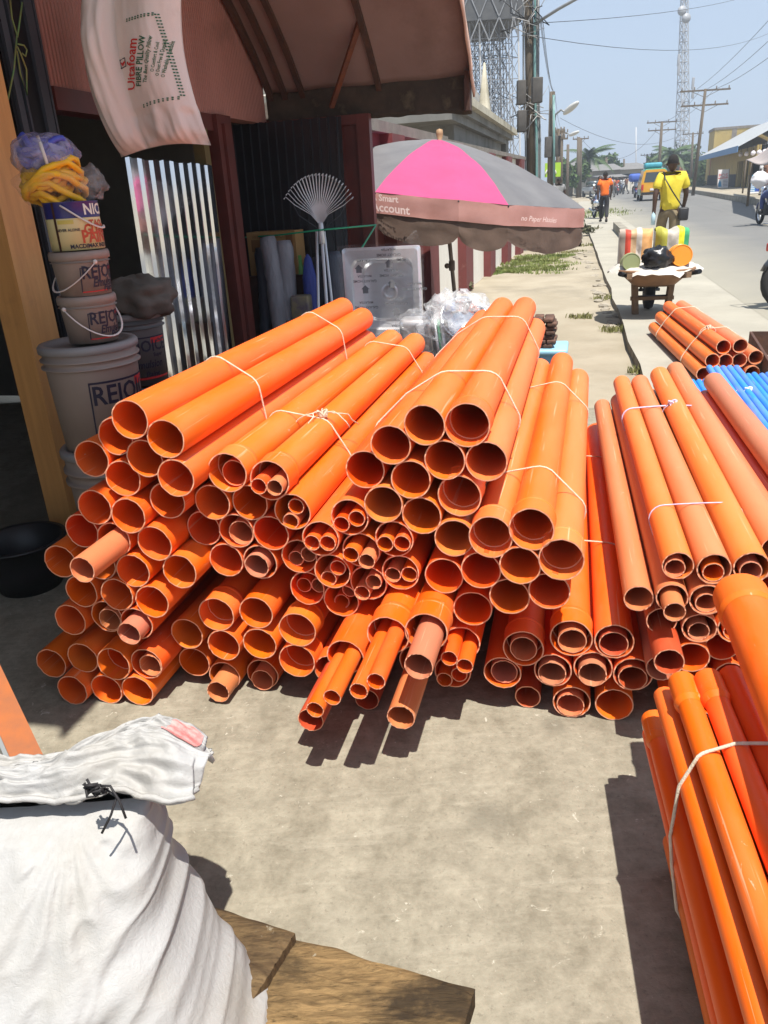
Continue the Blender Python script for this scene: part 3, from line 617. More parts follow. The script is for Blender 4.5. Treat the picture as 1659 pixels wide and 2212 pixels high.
def bent(s0,s1,dz,th):
    mb=MB(); nn=12
    def f(u,v):
        i=v*(len(PROF)-1); a=min(int(i),len(PROF)-2); q=i-a; t=PROF[a][0]*(1-q)+PROF[a+1][0]*q; z=PROF[a][1]*(1-q)+PROF[a+1][1]*q
        s=s0+(s1-s0)*u; return W(s,t,z+dz+.012*noise.noise((s*2.2,t*2.2,1))-.02*math.sin(u*PI*3)**2*.5)
    mb.grid(f,40,60); return mb
sh=bent(SF+.0,SE,.0,.0).build('roof_sheet',M_SHEET,aw); md=sh.modifiers.new('thick','SOLIDIFY'); md.thickness=.008; md.offset=1
for s in (-2.19,-2.085,-1.955,-1.405):
    prof_mb(s-.018,s+.018,-.055,.05).build('rib',M_RIBM,aw)
mb=MB()
def fasc(u,v):
    s=SF+(SE-SF)*u; z=1.955+.04*noise.noise((s*1.3,0,0))*(1-v)+v*.2+.012*(1-v)*noise.noise((s*9,0,1))-.045*u*(1-v); return W(s,5.79-.012*v,z)
mb.grid(fasc,50,8); f_=mb.build('fascia',M_FASC,aw); md=f_.modifiers.new('thick','SOLIDIFY'); md.thickness=.02
mb=MB()
def edgef(u,v):
    i=u*(len(PROF)-1); a=min(int(i),len(PROF)-2); q=i-a; t=PROF[a][0]*(1-q)+PROF[a+1][0]*q; z=PROF[a][1]*(1-q)+PROF[a+1][1]*q
    return W(SE+.012+.014*noise.noise((t*5,v*2,0))+.012*v,t,z+.03-v*(.17+.02*noise.noise((t*4,9,0))))
mb.grid(edgef,90,6); e_=mb.build('edge_trim',M_PALEF,aw); md=e_.modifiers.new('thick','SOLIDIFY'); md.thickness=.012
mb=MB(); wbox(mb,SE-.035,SE,5.70,5.80,1.93,2.16); mb.build('end_bracket',M_RIBM,aw)
a=W(-1.405,5.40,2.46); b=W(-1.74,5.74,2.02)
MB().bar(a,b,.035,.02).build('strut',M_RUST,aw)
# ------------------------------------------------------------------ roofing sheets
M_ZINC=mat('bright_zinc',(.82,.84,.87),.09,(.70,.72,.76),5,metal=1.,stretch=(1,1,.3))
M_BZ=mat('black_roofing_sheet',(.014,.013,.015),.33,(.02,.02,.023),4,spec=.5,coat=.15)
def corrugated(name,p0,p1,top,n,amp,m,label,lean=.0,duty=.5,back=Vector((0,0,0)),bot=0.02,slope=.09):
    # p0,p1 foot points (z ignored); trapezoid ribs
    mb=MB(); p0=Vector((p0.x,p0.y,0)); p1=Vector((p1.x,p1.y,0)); ax=(p1-p0); L=ax.length; ax.normalize(); nr=Vector((ax.y,-ax.x,0))
    xs=[]
    for i in range(n if duty>0 else 0):
        for f,h in ((0,0),(.5-duty*.5,0),(.5-duty*.5+slope,1),(.5+duty*.5-slope,1),(.5+duty*.5,0)): xs.append(((i+f)/n*L,h*amp))
    if duty<=0:
        for i in range(n): xs+= [(i/n*L,0.),((i+.16)/n*L,amp),((i+.38)/n*L,amp),((i+.44)/n*L,0.)]
    xs.append((L,0)); P=[]
    for z,f in ((bot,0),(top*.5,.5),(top,1)):
        for x,h in xs: P.append(p0+ax*x+nr*h+ZV*(z+(.004*math.sin(x*60) if f==1 else 0))+back*f)
    k=len(xs); F=[(j*k+i,j*k+i+1,(j+1)*k+i+1,(j+1)*k+i) for j in range(2) for i in range(k-1)]
    o=mb.add(P,F).build(name,m,origin=p0); tag(o,label,'roofing sheet'); md=o.modifiers.new('thick','SOLIDIFY'); md.thickness=.0015
    return o
zz=corrugated('roofing_sheet',on_s(335,800,-2.02),on_s(505,800,-2.19)*1.0,1.66,9,.011,M_ZINC,'shiny ribbed zinc roofing sheet standing upright in the doorway',back=NV*.03,duty=0)
a=on_t(520,600,5.5); b=on_t(752,600,5.5)
corrugated('roofing_sheet',a+NV*.0,b,1.95,13,.016,M_BZ,'black ribbed roofing sheet leaning on the red door leaf behind the rake',back=DV*.1,duty=.28)
# ------------------------------------------------------------------ paint buckets
M_TAUPE=mat('taupe_plastic',(.30,.235,.195),.5,(.26,.20,.165),4,dirt=(.18,.14,.115),dirt_scale=5)
M_GREYL=mat('grey_lid_plastic',(.27,.25,.24),.5,(.22,.2,.19),5)
M_WHH=mat('white_handle',(.72,.62,.56),.5)
M_INK=mat('dark_blue_ink',(.014,.011,.03),.6)
M_INKR=mat('red_ink',(.55,.02,.02),.6)
M_CRM=mat('cream_tin_print',(.72,.63,.33),.35,(.66,.56,.27),4)
M_TINB=mat('navy_tin_print',(.03,.03,.16),.3)
M_BRN=mat('brown_tape',(.06,.025,.012),.5)
def cyl_fn(c,r0,r1,h,a0,off=.0015):
    # wrap (x,y) on a tapered wall; y measured from the base
    def f(x,y):
        r=r0+(r1-r0)*y/h+off; a=a0+x/r; return Vector((c[0]+r*math.cos(a),c[1]+r*math.sin(a),c[2]+y))
    return f
def patch(mb,f,x0,x1,y0,y1,mi=0):
    n=10; P=[]; 
    for i in range(n+1):
        x=x0+(x1-x0)*i/n; P+= [f(x,y0),f(x,y1)]
    mb.add(P,[(2*i,2*i+2,2*i+3,2*i+1) for i in range(n)],mi)
def bucket(c,r0,r1,h,label,a0,lid=True,handle=None,m=None,rings=2,text=True,scale=1.,grp=None,name='paint_bucket'):
    o=thing(name,label,'bucket',c,grp); c=Vector(c); m=m or M_TAUPE
    prof=[(.001,.0),(r0,.0),(r0+(r1-r0)*.80,h*.80)]
    for q in range(rings):
        z=h*(.81+.07*q); prof+= [(r1*.985,z),(r1*1.055,z+.002),(r1*1.055,z+h*.018),(r1*.99,z+h*.022)]
    prof+=[(r1,h)]
    MB().lathe(prof,36,c).build('body',m,o)
    if lid:
        MB().lathe([(.001,h+.002),(r1*.86,h+.002),(r1*.88,h+.012),(r1*1.02,h+.012),(r1*1.06,h+.004),(r1*1.06,h-.014),(r1*1.01,h-.016)],36,c).build('lid',M_GREYL if lid!='same' else m,o)
    if handle:
        ha,dz=handle; mb=MB(); pts=[]
        x=Vector((math.cos(ha),math.sin(ha),0)); y=Vector((-x.y,x.x,0))
        for k in range(17):
            th=PI*k/16; pts.append(c+y*math.cos(th)*r1*1.08+x*(math.sin(th)*r1*1.12)+ZV*(h*.82-math.sin(th)*dz))
        mb.tube(pts,.006*scale,6,squash=.5)
        mb.build('handle',M_WHH,o)
        for s_ in (1,-1): MB().sphere(c+y*s_*r1*1.06+ZV*h*.82,.013*scale,8,6).build('handle_ear',M_WHH,o)
    if text:
        f=cyl_fn(c,r0,r1,h,a0)
        mb=MB(); add_text(mb,'REJOICE',.082*scale,lambda x,y:f(x,y*1.15+h*.56),bold=.0015*scale); mb.build('lettering',M_INK,o)
        mb=MB(); add_text(mb,'Super',.03*scale,lambda x,y:f(x+.07*scale,y+h*.43),bold=.0006); add_text(mb,'Emulsion',.052*scale,lambda x,y:f(x,y*1.2+h*.30),shear=.25,bold=.001*scale); add_text(mb,'Paint',.045*scale,lambda x,y:f(x+.01,y+h*.155),shear=.25,bold=.0008); mb.build('lettering',M_INK,o)
        mb=MB()
        for x0,x1,y0,y1 in ((-.155,-.150,.1,.68),(.15,.155,.1,.68),(-.155,.155,.68,.70)): patch(mb,f,x0*scale,x1*scale,h*y0,h*y1)
        mb.build('label_border',M_INK,o)
        mb=MB(); f2=cyl_fn(c,r0,r1,h,a0,.0009); patch(mb,f2,.03*scale,.15*scale,h*.60,h*.68); patch(mb,f2,-.15*scale,.15*scale,h*.085,h*.115); mb.build('red_print',M_INKR,o)
    return o
TB=2.45
def tcz(u,v,t): 
    p=on_t(u,v,t); return p
BA=R(-24)
pB=tcz(228,930,TB); zt0=tcz(228,742,TB).z
bucket((pB.x,pB.y,zt0-.37),.146,.163,.37,'large taupe emulsion bucket with grey lid under two small paint pails',BA,handle=None)
# hidden base: two drums carrying the stack
bucket((pB.x,pB.y,.0),.15,.165,(zt0-.37-.012)/1.0,'taupe bucket at the very bottom of the paint stack, behind the pipes',BA,text=False)
p1_=tcz(212,735,TB); z1=zt0+.014
p2_=tcz(207,640,TB); p3_=tcz(190,545,TB)
h1=tcz(205,640,TB).z-z1-.004; h2=tcz(190,548,TB).z-(z1+h1+.014)
bucket((p1_.x-.012,p1_.y,z1),.084,.094,h1,'small taupe paint pail with raised white handle on the large bucket',BA+.15,lid='same',handle=(BA-.15,.10),scale=.62)
bucket((p2_.x-.03,p2_.y,z1+h1+.014),.084,.094,h2,'small taupe paint pail with hanging handle just under the cream tin',BA+.15,lid='same',handle=(BA-1.9,.09),scale=.62)
# cream and navy paint tin
zc=z1+h1+h2+.03; pc=tcz(172,545,TB); hc=tcz(165,435,TB).z-zc; c=Vector((pc.x,pc.y,zc)); rc=.087
tin=thing('paint_tin','cream and navy gloss paint tin with white plastic handle under yellow rope','tin',c)
MB().lathe([(.001,0),(rc,0),(rc,hc*.66)],36,c).build('body',M_CRM,tin)
MB().lathe([(rc+.0004,hc*.665),(rc+.0004,hc*.985),(rc+.003,hc),(rc-.004,hc),(.001,hc-.003)],36,c).build('navy_band',M_TINB,tin)
f=cyl_fn(c,rc,rc,hc,BA-.12)
mb=MB(); add_text(mb,'NICEN',.046,lambda x,y:f(x+.045,y+hc*.82),bold=.0012); mb.build('lettering',mat('pale_ink',(.75,.72,.62),.5),tin)
mb=MB(); add_text(mb,'GLOSS',.036,lambda x,y:f(x+.02,y*1.2+hc*.41),bold=.0012); add_text(mb,'PAINT',.046,lambda x,y:f(x+.02,y*1.2+hc*.26),bold=.0014); add_text(mb,'TAO',.03,lambda x,y:f(x+.02,y+hc*.53),bold=.001); mb.build('lettering',mat('orange_red_ink',(.5,.06,.015),.5),tin)
mb=MB(); add_text(mb,'MACDIMAX INDUSTRIES',.018,lambda x,y:f(x+.012,y+hc*.075),bold=.0005); add_text(mb,'NEVER ALONE',.012,lambda x,y:f(x-.085,y+hc*.42),bold=.0003); mb.build('lettering',M_INK,tin)
mb=MB(); patch(mb,f,-.128,-.119,0,hc); mb.build('tape',M_BRN,tin)
mb=MB(); f2=cyl_fn(c,rc,rc,hc,BA-.12,.0012); patch(mb,f2,-.115,-.062,hc*.55,hc*.63); mb.build('sticker',mat('yellow_sticker',(.6,.48,.1),.6),tin)
pts=[f(-.10+.18*k/14,hc*.93-hc*.5*math.sin(PI*k/14*.62)**1.1)+ (f(0,0)-c).normalized()*.008 for k in range(15)]
MB().tube(pts,.005,6,squash=.6).build('handle',M_WHH,tin)
# coils of rope in plastic bags
def coil(c,rx,ry,turns,r,m,name,label,flat=.55):
    mb=MB(); c=Vector(c); pts=[]; rnd=random.Random(5)
    for k in range(turns*18):
        a=2*PI*k/18; q=k/(turns*18); ph=q*9
        rr=.74+.2*math.cos(ph); tl=math.sin(q*53.)*.45; tm=q*37.; pts.append(c+Vector((rx*rr*math.cos(a),rx*rr*math.sin(a),ry*.45*math.sin(ph)+rx*tl*math.sin(a+tm)))+Vector((rnd.uniform(-1,1),rnd.uniform(-1,1),rnd.uniform(-1,1)))*r*.5)
    mb.tube(pts,r,6); o=thing(name,label,'rope',c-ZV*ry); mb.build('coil',m,o)
    return o
def film_mat(name,col,alpha,rough=.08):
    m,nt,N,L,b=nodes(name); out=N['Material Output']; tr=N.new('ShaderNodeBsdfTransparent'); tr.inputs[0].default_value=(.96,.96,.97,1)
    mx=N.new('ShaderNodeMixShader'); mx.inputs[0].default_value=alpha; b.inputs['Base Color'].default_value=col+(1,); b.inputs['Roughness'].default_value=rough; b.inputs['Specular IOR Level'].default_value=.9
    v=coords(N,L); n=noise_n(N,L,v,22,4,.5,.8); bp=N.new('ShaderNodeBump'); bp.inputs['Strength'].default_value=.7; bp.inputs['Distance'].default_value=.02; L.new(n.outputs[0],bp.inputs['Height']); L.new(bp.outputs[0],b.inputs['Normal'])
    r=ramp(N,L,n.outputs[0],.35,.75,(alpha*.5,)*3+(1,),(min(1,alpha*1.7),)*3+(1,)); L.new(r.outputs[0],mx.inputs[0])
    L.new(tr.outputs[0],mx.inputs[1]); L.new(b.outputs[0],mx.inputs[2]); L.new(mx.outputs[0],out.inputs[0]); return m
M_FILM=film_mat('clear_film',(.85,.86,.88),.14)
M_FILM3=film_mat('crumpled_film',(.92,.93,.95),.3)
M_FILM2=film_mat('smooth_film',(.95,.95,.96),.045,.2)
M_FILMP=film_mat('lilac_film',(.55,.47,.62),.42,.25)
def bag(mb,c,rx,ry,rz,seed=0,amp=.16,n=28):
    c=Vector(c)
    def f(u,v):
        a=2*PI*u; b=PI*max(.01,min(.99,v)); d=Vector((math.sin(b)*math.cos(a),math.sin(b)*math.sin(a),math.cos(b)))
        k=1+amp*noise.noise(d*2.3+Vector((seed,0,0)))+amp*.5*abs(noise.noise(d*5.5+Vector((seed,3,0))))
        return c+Vector((d.x*rx*k,d.y*ry*k,d.z*rz*k))
    return mb.grid(f,n,18,closed_u=True)
M_YROPE=mat('yellow_rope',(.92,.50,.01),.5,(.80,.38,.01),30); M_BROPE=mat('blue_rope',(.06,.07,.42),.55,(.09,.12,.5),30)
py=tcz(115,400,TB); oy=coil((py.x,py.y,py.z),.105,.085,16,.011,M_YROPE,'rope_coil','bright yellow rope coil in clear plastic on top of the cream tin')
bag(MB(),(py.x,py.y,py.z),.118,.118,.07,1).build('plastic_bag',M_FILM2,oy)
pz=tcz(96,336,TB); ob=coil((pz.x,pz.y,pz.z),.085,.05,8,.010,M_BROPE,'rope_coil','blue rope coil in lilac plastic on top of the yellow coil')
bag(MB(),(pz.x,pz.y,pz.z),.104,.104,.068,4).build('plastic_bag',M_FILMP,ob)
mb=MB(); q=(EYE-Vector((pz.x,pz.y,pz.z))).normalized(); sd=q.cross(ZV)
mb.tube([Vector((pz.x,pz.y,pz.z))+q*(.108*math.cos(a))+ZV*(.072*math.sin(a))+sd*.01*a for a in [-.9+.2*k for k in range(10)]],.006,5,squash=.4); mb.build('band',M_WHH,ob)
pk=tcz(195,395,TB+.05); tag(bag(MB(),(pk.x,pk.y,pk.z-.0),.05,.05,.05,8,.4).build('plastic_bag',M_FILM),'crumpled clear plastic bag beside the yellow rope coil','bag')
# second column of buckets, deeper in the doorway
T2=3.0
q=on_t(300,790,T2); bz=on_t(300,672,T2).z
for k in range(3):
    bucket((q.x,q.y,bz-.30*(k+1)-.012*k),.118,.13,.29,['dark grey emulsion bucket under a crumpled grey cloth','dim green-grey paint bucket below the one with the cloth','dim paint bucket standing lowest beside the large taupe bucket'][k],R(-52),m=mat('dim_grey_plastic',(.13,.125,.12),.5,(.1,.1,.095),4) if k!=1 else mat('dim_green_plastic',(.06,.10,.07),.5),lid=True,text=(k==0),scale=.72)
mb=MB(); qq=on_t(297,620,T2); bag(mb,(qq.x,qq.y,bz+.055),.145,.14,.085,11,.35,36)
tag(mb.build('crumpled_cloth',mat('grey_brown_cloth',(.13,.115,.095),.9,(.09,.08,.065),9,bump=.5,bscale=14)),'crumpled grey-brown cloth heaped on a dark paint bucket','cloth')
# black basin in the shade by the post
q=on_z(62,1300,0); c=Vector((q.x-.05,q.y+.16,0)); tag(MB().lathe([(.001,.004),(.125,.0),(.15,.1),(.165,.2),(.18,.205),(.18,.215),(.158,.212),(.14,.1),(.115,.02),(.001,.02)],36,c).build('black_bucket',mat('black_plastic',(.012,.012,.013),.45)),'black plastic bucket standing in the shade beside the wooden post','bucket')
# ------------------------------------------------------------------ pillow hanging in front
M_PIL=mat('dusty_white_pillow',(.84,.75,.69),.55,(.78,.67,.60),2.5,bump=.25,bscale=20,dirt=(.45,.25,.15),dirt_scale=2.2,dirt_lo=.58,dirt_hi=.8)
TP=3.38
c0=on_t(232,160,TP); 
def pil_pt(u,v):                                   # pixel -> pillow mid plane
    return on_t(u,v,TP)
corn=[(198,-120),(400,-120),(456,314),(262,340)]
def pil(u,v,side):
    # bilinear outline with pinched edges
    tl,tr,br,bl=[Vector((a,b,0)) for a,b in corn]
    p=(tl*(1-u)+tr*u)*(1-v)+(bl*(1-u)+br*u)*v
    bul=math.sin(PI*v); p.x-= 34*bul*(1-u)**2; p.x+= -34*math.sin(PI*v)*u*u
    p.y+= 14*math.sin(PI*u)*(-1 if v>.5 else 1)*abs(v-.5)*2
    uu=min(1,max(0,u)); th=(.21*max(0,math.sin(PI*min(1,uu/.30)))**.6*(1 if uu<.30 else 0)*.7+.10*(math.sin(PI*max(0,uu-.22)/.78)**.7 if uu>.22 else 0))*(math.sin(PI*min(1,max(0,v)))**.45)+.012*math.sin(PI*uu)
    w=.028*noise.noise((u*5,v*3,side))+.03*abs(noise.noise((u*13,v*4,side+4)))+.010*math.sin(v*30+6*noise.noise((u*4,v*2,0)))*max(0,v-.8)*5
    w*=1 if u<.28 or v>.82 else .25
    return pil_pt(p.x,p.y)-DV*(side*(th+w*(1 if 0<u<1 and 0<v<1 else 0)))
plw=thing('fibre_pillow','white fibre pillow in dusty printed plastic hanging from the awning','pillow',pil_pt(300,330))
mb=MB(); mb.grid(lambda u,v:pil(u,v,1.),44,56); mb.grid(lambda u,v:pil(1-u,v,-1.),24,30); mb.build('body',M_PIL,plw)
M_GINK=mat('green_ink',(.02,.13,.06),.6); M_RINK=mat('bright_red_ink',(.62,.02,.015),.6)
ax=(Vector((318,212,0))-Vector((302,212,0)))
def pf(px,py,off=.004):                            # print: pixel frame, text runs bottom to top
    # invert the outline roughly: walk u for given pixel row
    tl,tr,br,bl=[Vector((a,b,0)) for a,b in corn]
    v=(py+120)/ (455.); v=max(.02,min(.98,v)); 
    L_=tl*(1-v)+bl*v; R_=tr*(1-v)+br*v; bul=math.sin(PI*v)
    lo,hi=0.,1.
    for _ in range(18):
        m_=(lo+hi)/2; x=L_.x+(R_.x-L_.x)*m_-34*bul*(1-m_)**2-34*bul*m_*m_
        if x<px: lo=m_
        else: hi=m_
    u=(lo+hi)/2
    return pil(u,v,1.)-DV*off
rot=R(83)
def ptxt(cx,cy,rot=rot):
    return lambda x,y: pf(cx+x*math.cos(rot)-y*math.sin(rot), cy-x*math.sin(rot)-y*math.cos(rot))
mb=MB(); add_text(mb,'Uitafoam',31,ptxt(312,152),bold=.4); mb.build('lettering',M_RINK,plw)
mb=MB()
for a in range(4):
    ang=[(276,138),(294,135),(297,155),(279,158)]; p,q=ang[a],ang[(a+1)%4]; P=[pf(*p),pf(*q),pf(q[0]+1.6*(1 if a in(0,3) else -1),q[1]+1.6*(1 if a in(0,1) else -1)),pf(p[0]+1.6*(1 if a in(0,3) else -1),p[1]+1.6*(1 if a in(0,1) else -1))]; mb.add(P,[(0,1,2,3)])
mb.build('emblem_frame',M_INK,plw)
mb=MB(); mb.add([pf(280,143),pf(286,147),pf(292,142),pf(294,146),pf(287,154),pf(281,148)],[(0,1,2,3,4,5)]); mb.build('emblem',M_RINK,plw)
mb=MB(); add_text(mb,'FIBRE PILLOW',18,ptxt(333,148),bold=.35); add_text(mb,'The Best Quality Pillow',11,ptxt(347,146),shear=.25,bold=.15)
for k,sx in enumerate(('O Comfort & Cool','O Dust Free & Durable','O Washable & Reusable')): add_text(mb,sx,8.6,ptxt(361+9.5*k,140+2*k),bold=.12)
for (x0,y0,x1,y1) in ((300,52,358,40),(358,40,404,228),(404,228,328,246)):
    nseg=26 if abs(y1-y0)>60 else 9
    for k in range(nseg):
        for off in (0,4.5):
            x=x0+(x1-x0)*(k+.5)/nseg+ (off if abs(y1-y0)>60 else 0); y=y0+(y1-y0)*(k+.5)/nseg+(0 if abs(y1-y0)>60 else off)
            mb.add([pf(x-1.7,y-1.9),pf(x+1.7,y-1.9),pf(x+1.7,y+1.2),pf(x-1.7,y+1.2)],[(0,1,2,3)])
mb.build('lettering',M_GINK,plw)
MB().tube([pil_pt(300,-118),pil_pt(295,-170),W(-1.9,TP,3.22)],.004,5).build('hanging_string',M_STR,plw)
# ------------------------------------------------------------------ green cord tassel on the gate
tb=MB(); rnd=random.Random(2)
def gpx(u,v): return on_s(u,v,-2.2)
for path in ([(42,0),(50,40),(70,75)],[(92,5),(82,45),(72,80)],[(70,75),(58,150),(10,275)],[(70,110),(85,160),(112,205),(110,150),(85,115),(70,100)],[(72,95),(100,98),(112,108),(106,122),(92,115)]):
    tb.tube([gpx(u*.52,v) for u,v in path],.0035,5)
tag(tb.build('cord_tassel',mat('green_cord',(.12,.24,.08),.8,(.30,.20,.05),12)),'frayed green and tan cord tassel hanging on the black gate','cord')
# ------------------------------------------------------------------ goods by the door leaf
M_STEEL=mat('brushed_steel',(.90,.90,.90),.33,(.84,.84,.85),3,metal=.8,stretch=(1,1,8))
M_SILV=mat('silver_painted_wire',(.80,.82,.84),.4,metal=.25)
rk=thing('leaf_rake','silver fan-shaped leaf rake standing head up before the black roofing sheet','rake',on_t(700,700,5.1)*1)
TR=5.12
base=on_t(693,488,TR)
tips=[]; nT=23
for k in range(nT):
    q=k/(nT-1); a=R(-56+112*q); u=690+math.sin(a)*88; v=478-math.cos(a)*104+ (10*abs(math.sin(a))**3)
    tip=on_t(u,v,TR-.02); mid=on_t(690+math.sin(a)*22,480-math.cos(a)*30,TR)
    pts=[base,mid,base+(tip-base)*.72-DV*.01,tip,tip-DV*.035-ZV*.012]
    MB().tube(pts,.0042,5,squash=.6).build('tine',M_SILV,rk)
mb=MB(); pts=[]
for k in range(15):
    a=R(-56+112*k/14); p=base+(on_t(690+math.sin(a)*88,478-math.cos(a)*104,TR)-base)*.55; pts.append(p-DV*.008)
mb.tube(pts,.006,6); mb.build('brace_bar',M_BLK2,rk)
MB().tube([base+(ZV*.02),base-ZV*.11],[.016,.02],10).build('ferrule',M_SILV,rk)
for sg in (-1,1):
    pts=[base-ZV*.03,on_t(690+sg*45,465,TR),on_t(690+sg*58,440,TR),on_t(690+sg*52,425,TR)]
    MB().tube(pts,.003,5).build('side_wire',M_BLK2,rk)
ft=on_t(712,760,4.98); MB().tube([base-ZV*.1,Vector((ft.x,ft.y,.02))],.0105,8).build('handle',M_SILV,rk)
for k,(u0,u1,lab) in enumerate(((684,682,'thin steel pole standing just beside the rake handle'),(700,733,'thin steel pole crossing behind the rake handle'))):
    a=on_t(u0,500,TR+.04); b=on_t(u1,760,TR-.02+.1*k); tag(MB().tube([a,Vector((b.x,b.y,.01))],.009,8).build('steel_pole',M_SILV),lab,'pole')
# green nylon rope stretched across
mb=MB(); pts=[on_t(488,515,5.45),on_t(540,512,5.44),on_t(600,508,5.2),on_t(690,497,5.05),on_t(812,486,5.6)]; mb.tube(pts,.006,6); mb.tube([on_t(812,486,5.6),on_t(785,530,5.3),on_t(778,540,5.2)],.006,6)
tag(mb.build('green_rope',mat('green_nylon',(.01,.30,.14),.5)),'green nylon rope stretched in front of the black roofing sheet','rope')
# cardboard carton
TC=5.36; q0,q1=on_t(532,503,TC),on_t(645,592,TC)
ctn=thing('cardboard_carton','opened brown cardboard carton behind the grey wrapped rolls','carton',W(((q0+q1)/2).dot(NV),TC,q1.z))
mb=MB(); sA,sB=q0.dot(NV),q1.dot(NV); wbox(mb,sA,sB,TC,TC+.18,q1.z,q0.z); mb.build('box',mat('cardboard',(.40,.23,.085),.85,(.33,.18,.06),4),ctn)
mb=MB(); mb.add([W(sA+.03,TC-.003,q0.z-.05),W(sA+.10,TC-.003,q0.z-.05),W(sA+.10,TC-.003,q0.z-.13),W(sA+.03,TC-.003,q0.z-.13)],[(0,1,2,3)]); mb.add([W(sB-.07,TC-.003,q0.z-.02),W(sB-.02,TC-.003,q0.z-.02),W(sB-.02,TC-.003,q0.z-.17),W(sB-.07,TC-.003,q0.z-.17)],[(0,1,2,3)])
add_text(mb,'FRESH CONNECTION',.03,lambda x,y:W((sA+sB)/2+x+.01,TC-.003,q0.z-.035+y)); mb.build('print',mat('brown_print',(.2,.095,.03),.8),ctn)
tag(wbox(MB(),sA-.0,sB+.05,TC-.05,TC+.25,0,q1.z-.003).build('goods_rack',M_RIBM),'dark low rack carrying the cardboard carton','rack')
def roll(u0,v0,u1,v1,t,r,m,name,label,cat,top=None,sub=None):
    a=on_t(u0,v0,t); b=on_t(u1,v1,t-.05); a,b=Vector(a),Vector(b); n=26; path=[]; rad=[]
    b=Vector((b.x+(b.x-a.x)*.0,b.y,max(.01,b.z)))
    # carry down to the floor
    d=(b-a); 
    if b.z>.05: b=a+d*((a.z-.01)/(a.z-b.z))
    for k in range(n+1):
        q=k/n; path.append(a+(b-a)*q+NV*.006*math.sin(q*9)); rad.append(r*(1+.12*noise.noise((q*7,r*99,0)))*(.82 if q<.02 else 1))
    mb=MB(); mb.tube(path,rad,12)
    for i,v_ in enumerate(mb.v): v_+=Vector((1,1,0))*.006*noise.noise(v_*22)
    o=mb.build(name,m); tag(o,label,cat); return o
M_GREYW=mat('grey_wrap',(.27,.27,.29),.55,(.2,.2,.22),7,stretch=(4,4,.8),bump=.8,bscale=14)
M_DARKR=mat('dark_slate_roll',(.05,.055,.075),.5,(.08,.085,.11),6,stretch=(5,5,.5),bump=.6,bscale=16)
roll(577,512,606,690,5.16,.062,M_GREYW,'wrapped_roll','grey plastic-wrapped roll with a folded collar before the carton','roll')
roll(612,520,626,690,5.2,.058,M_GREYW,'wrapped_roll','smooth grey plastic-wrapped roll closest to the rake','roll')
roll(562,535,575,690,5.28,.045,M_DARKR,'dark_roll','black fabric roll half hidden by the collared grey roll','roll')
roll(502,482,523,730,5.06,.030,mat('lilac_wrap',(.17,.13,.21),.3,(.27,.22,.32),9,stretch=(6,6,.6),bump=.8,bscale=15),'wrapped_roll','tall slim roll in lilac plastic beside the door post','roll')
roll(716,545,722,650,5.35,.07,M_DARKR,'dark_roll','dark slate roll standing between the rake and the sink','roll')
roll(690,555,694,650,5.45,.06,M_DARKR,'dark_roll','dark slate roll standing right behind the rake handle','roll')
tag(MB().lathe([(.002,0),(.045,.02),(.05,.5),(.05,.72),(.047,.95),(.025,1.07),(.004,1.1)],14,Vector((on_t(672,640,5.2).x,on_t(672,640,5.2).y,0))).build('furled_umbrella',mat('royal_blue_cloth',(.025,.045,.25),.5,(.04,.07,.35),8,stretch=(6,6,.7),bump=.7,bscale=12)),'furled royal blue umbrella standing beside the rake handle','umbrella')
tag(MB().lathe([(.002,0),(.05,.01),(.05,.9),(.03,1.0),(.018,1.02),(.018,1.08),(.002,1.08)],14,Vector((on_t(650,600,5.4).x,on_t(650,600,5.4).y,0))).build('green_wrapped_roll',mat('bright_green',(.09,.26,.05),.5)),'bright green roll peeping out beside the carton','roll')
q=on_t(650,640,5.12); tag(MB().rbox((q.x,q.y,q.z-.07),(.13,.1,.16),.015,MT).build('small_packet',[mat('purple_packet',(.10,.07,.13),.4,(.3,.28,.12),9)]),'small dark packet with a pale yellow label beside the furled umbrella','packet')
tag(wbox(MB(),q.dot(NV)-.1,q.dot(NV)+.1,5.05,5.2,0,q.z-.155).build('goods_crate',M_RIBM),'dark crate under the small yellow-labelled packet','crate')
# ------------------------------------------------------------------ sink on end, wrapped
TS=4.86; cTL,cTR=on_t(738,537,TS),on_t(906,528,TS)
sk=thing('kitchen_sink','stainless steel kitchen sink stood on end in printed clear film','sink',W(((cTL+cTR)/2).dot(NV),TS,0))
s0,s1=cTL.dot(NV),cTR.dot(NV); zt_=cTL.z; wS=s1-s0
def SK(x,y,dep=0):                                    # x across 0..1, y metres down from the top, dep away from viewer
    lean=.10*(y/1.1); return W(s0+wS*x+.055*y*.35,TS-lean*.6+dep,zt_-y)
def rrect(x0,x1,y0,y1,r,n=6):
    P=[]
    for cx,cy,a0 in ((x1-r/wS,y0+r,-90),(x1-r/wS,y1-r,0),(x0+r/wS,y1-r,90),(x0+r/wS,y0+r,180)):
        for k in range(n+1):
            a=R(a0+90*k/n); P.append((cx+r/wS*math.cos(a),cy+r*math.sin(a)))
    return P
mb=MB(); rings=[(rrect(0,1,0,1.04,.02),.03),(rrect(0,1,0,1.04,.02),0.),(rrect(.03,.97,.016,1.02,.02),-.004),(rrect(.07,.93,.05,.55,.07),.0)]
def ringv(rg): return [SK(x,y,dp) for x,y in rg[0] for dp in (rg[1],)]
R1,R2,R3=ringv(rings[0]),ringv(rings[1]),ringv(rings[2]); k=len(R1)
mb.add(R1+R2,[(i,(i+1)%k,k+(i+1)%k,k+i) for i in range(k)]); mb.add(R2+R3,[(i,(i+1)%k,k+(i+1)%k,k+i) for i in range(k)])
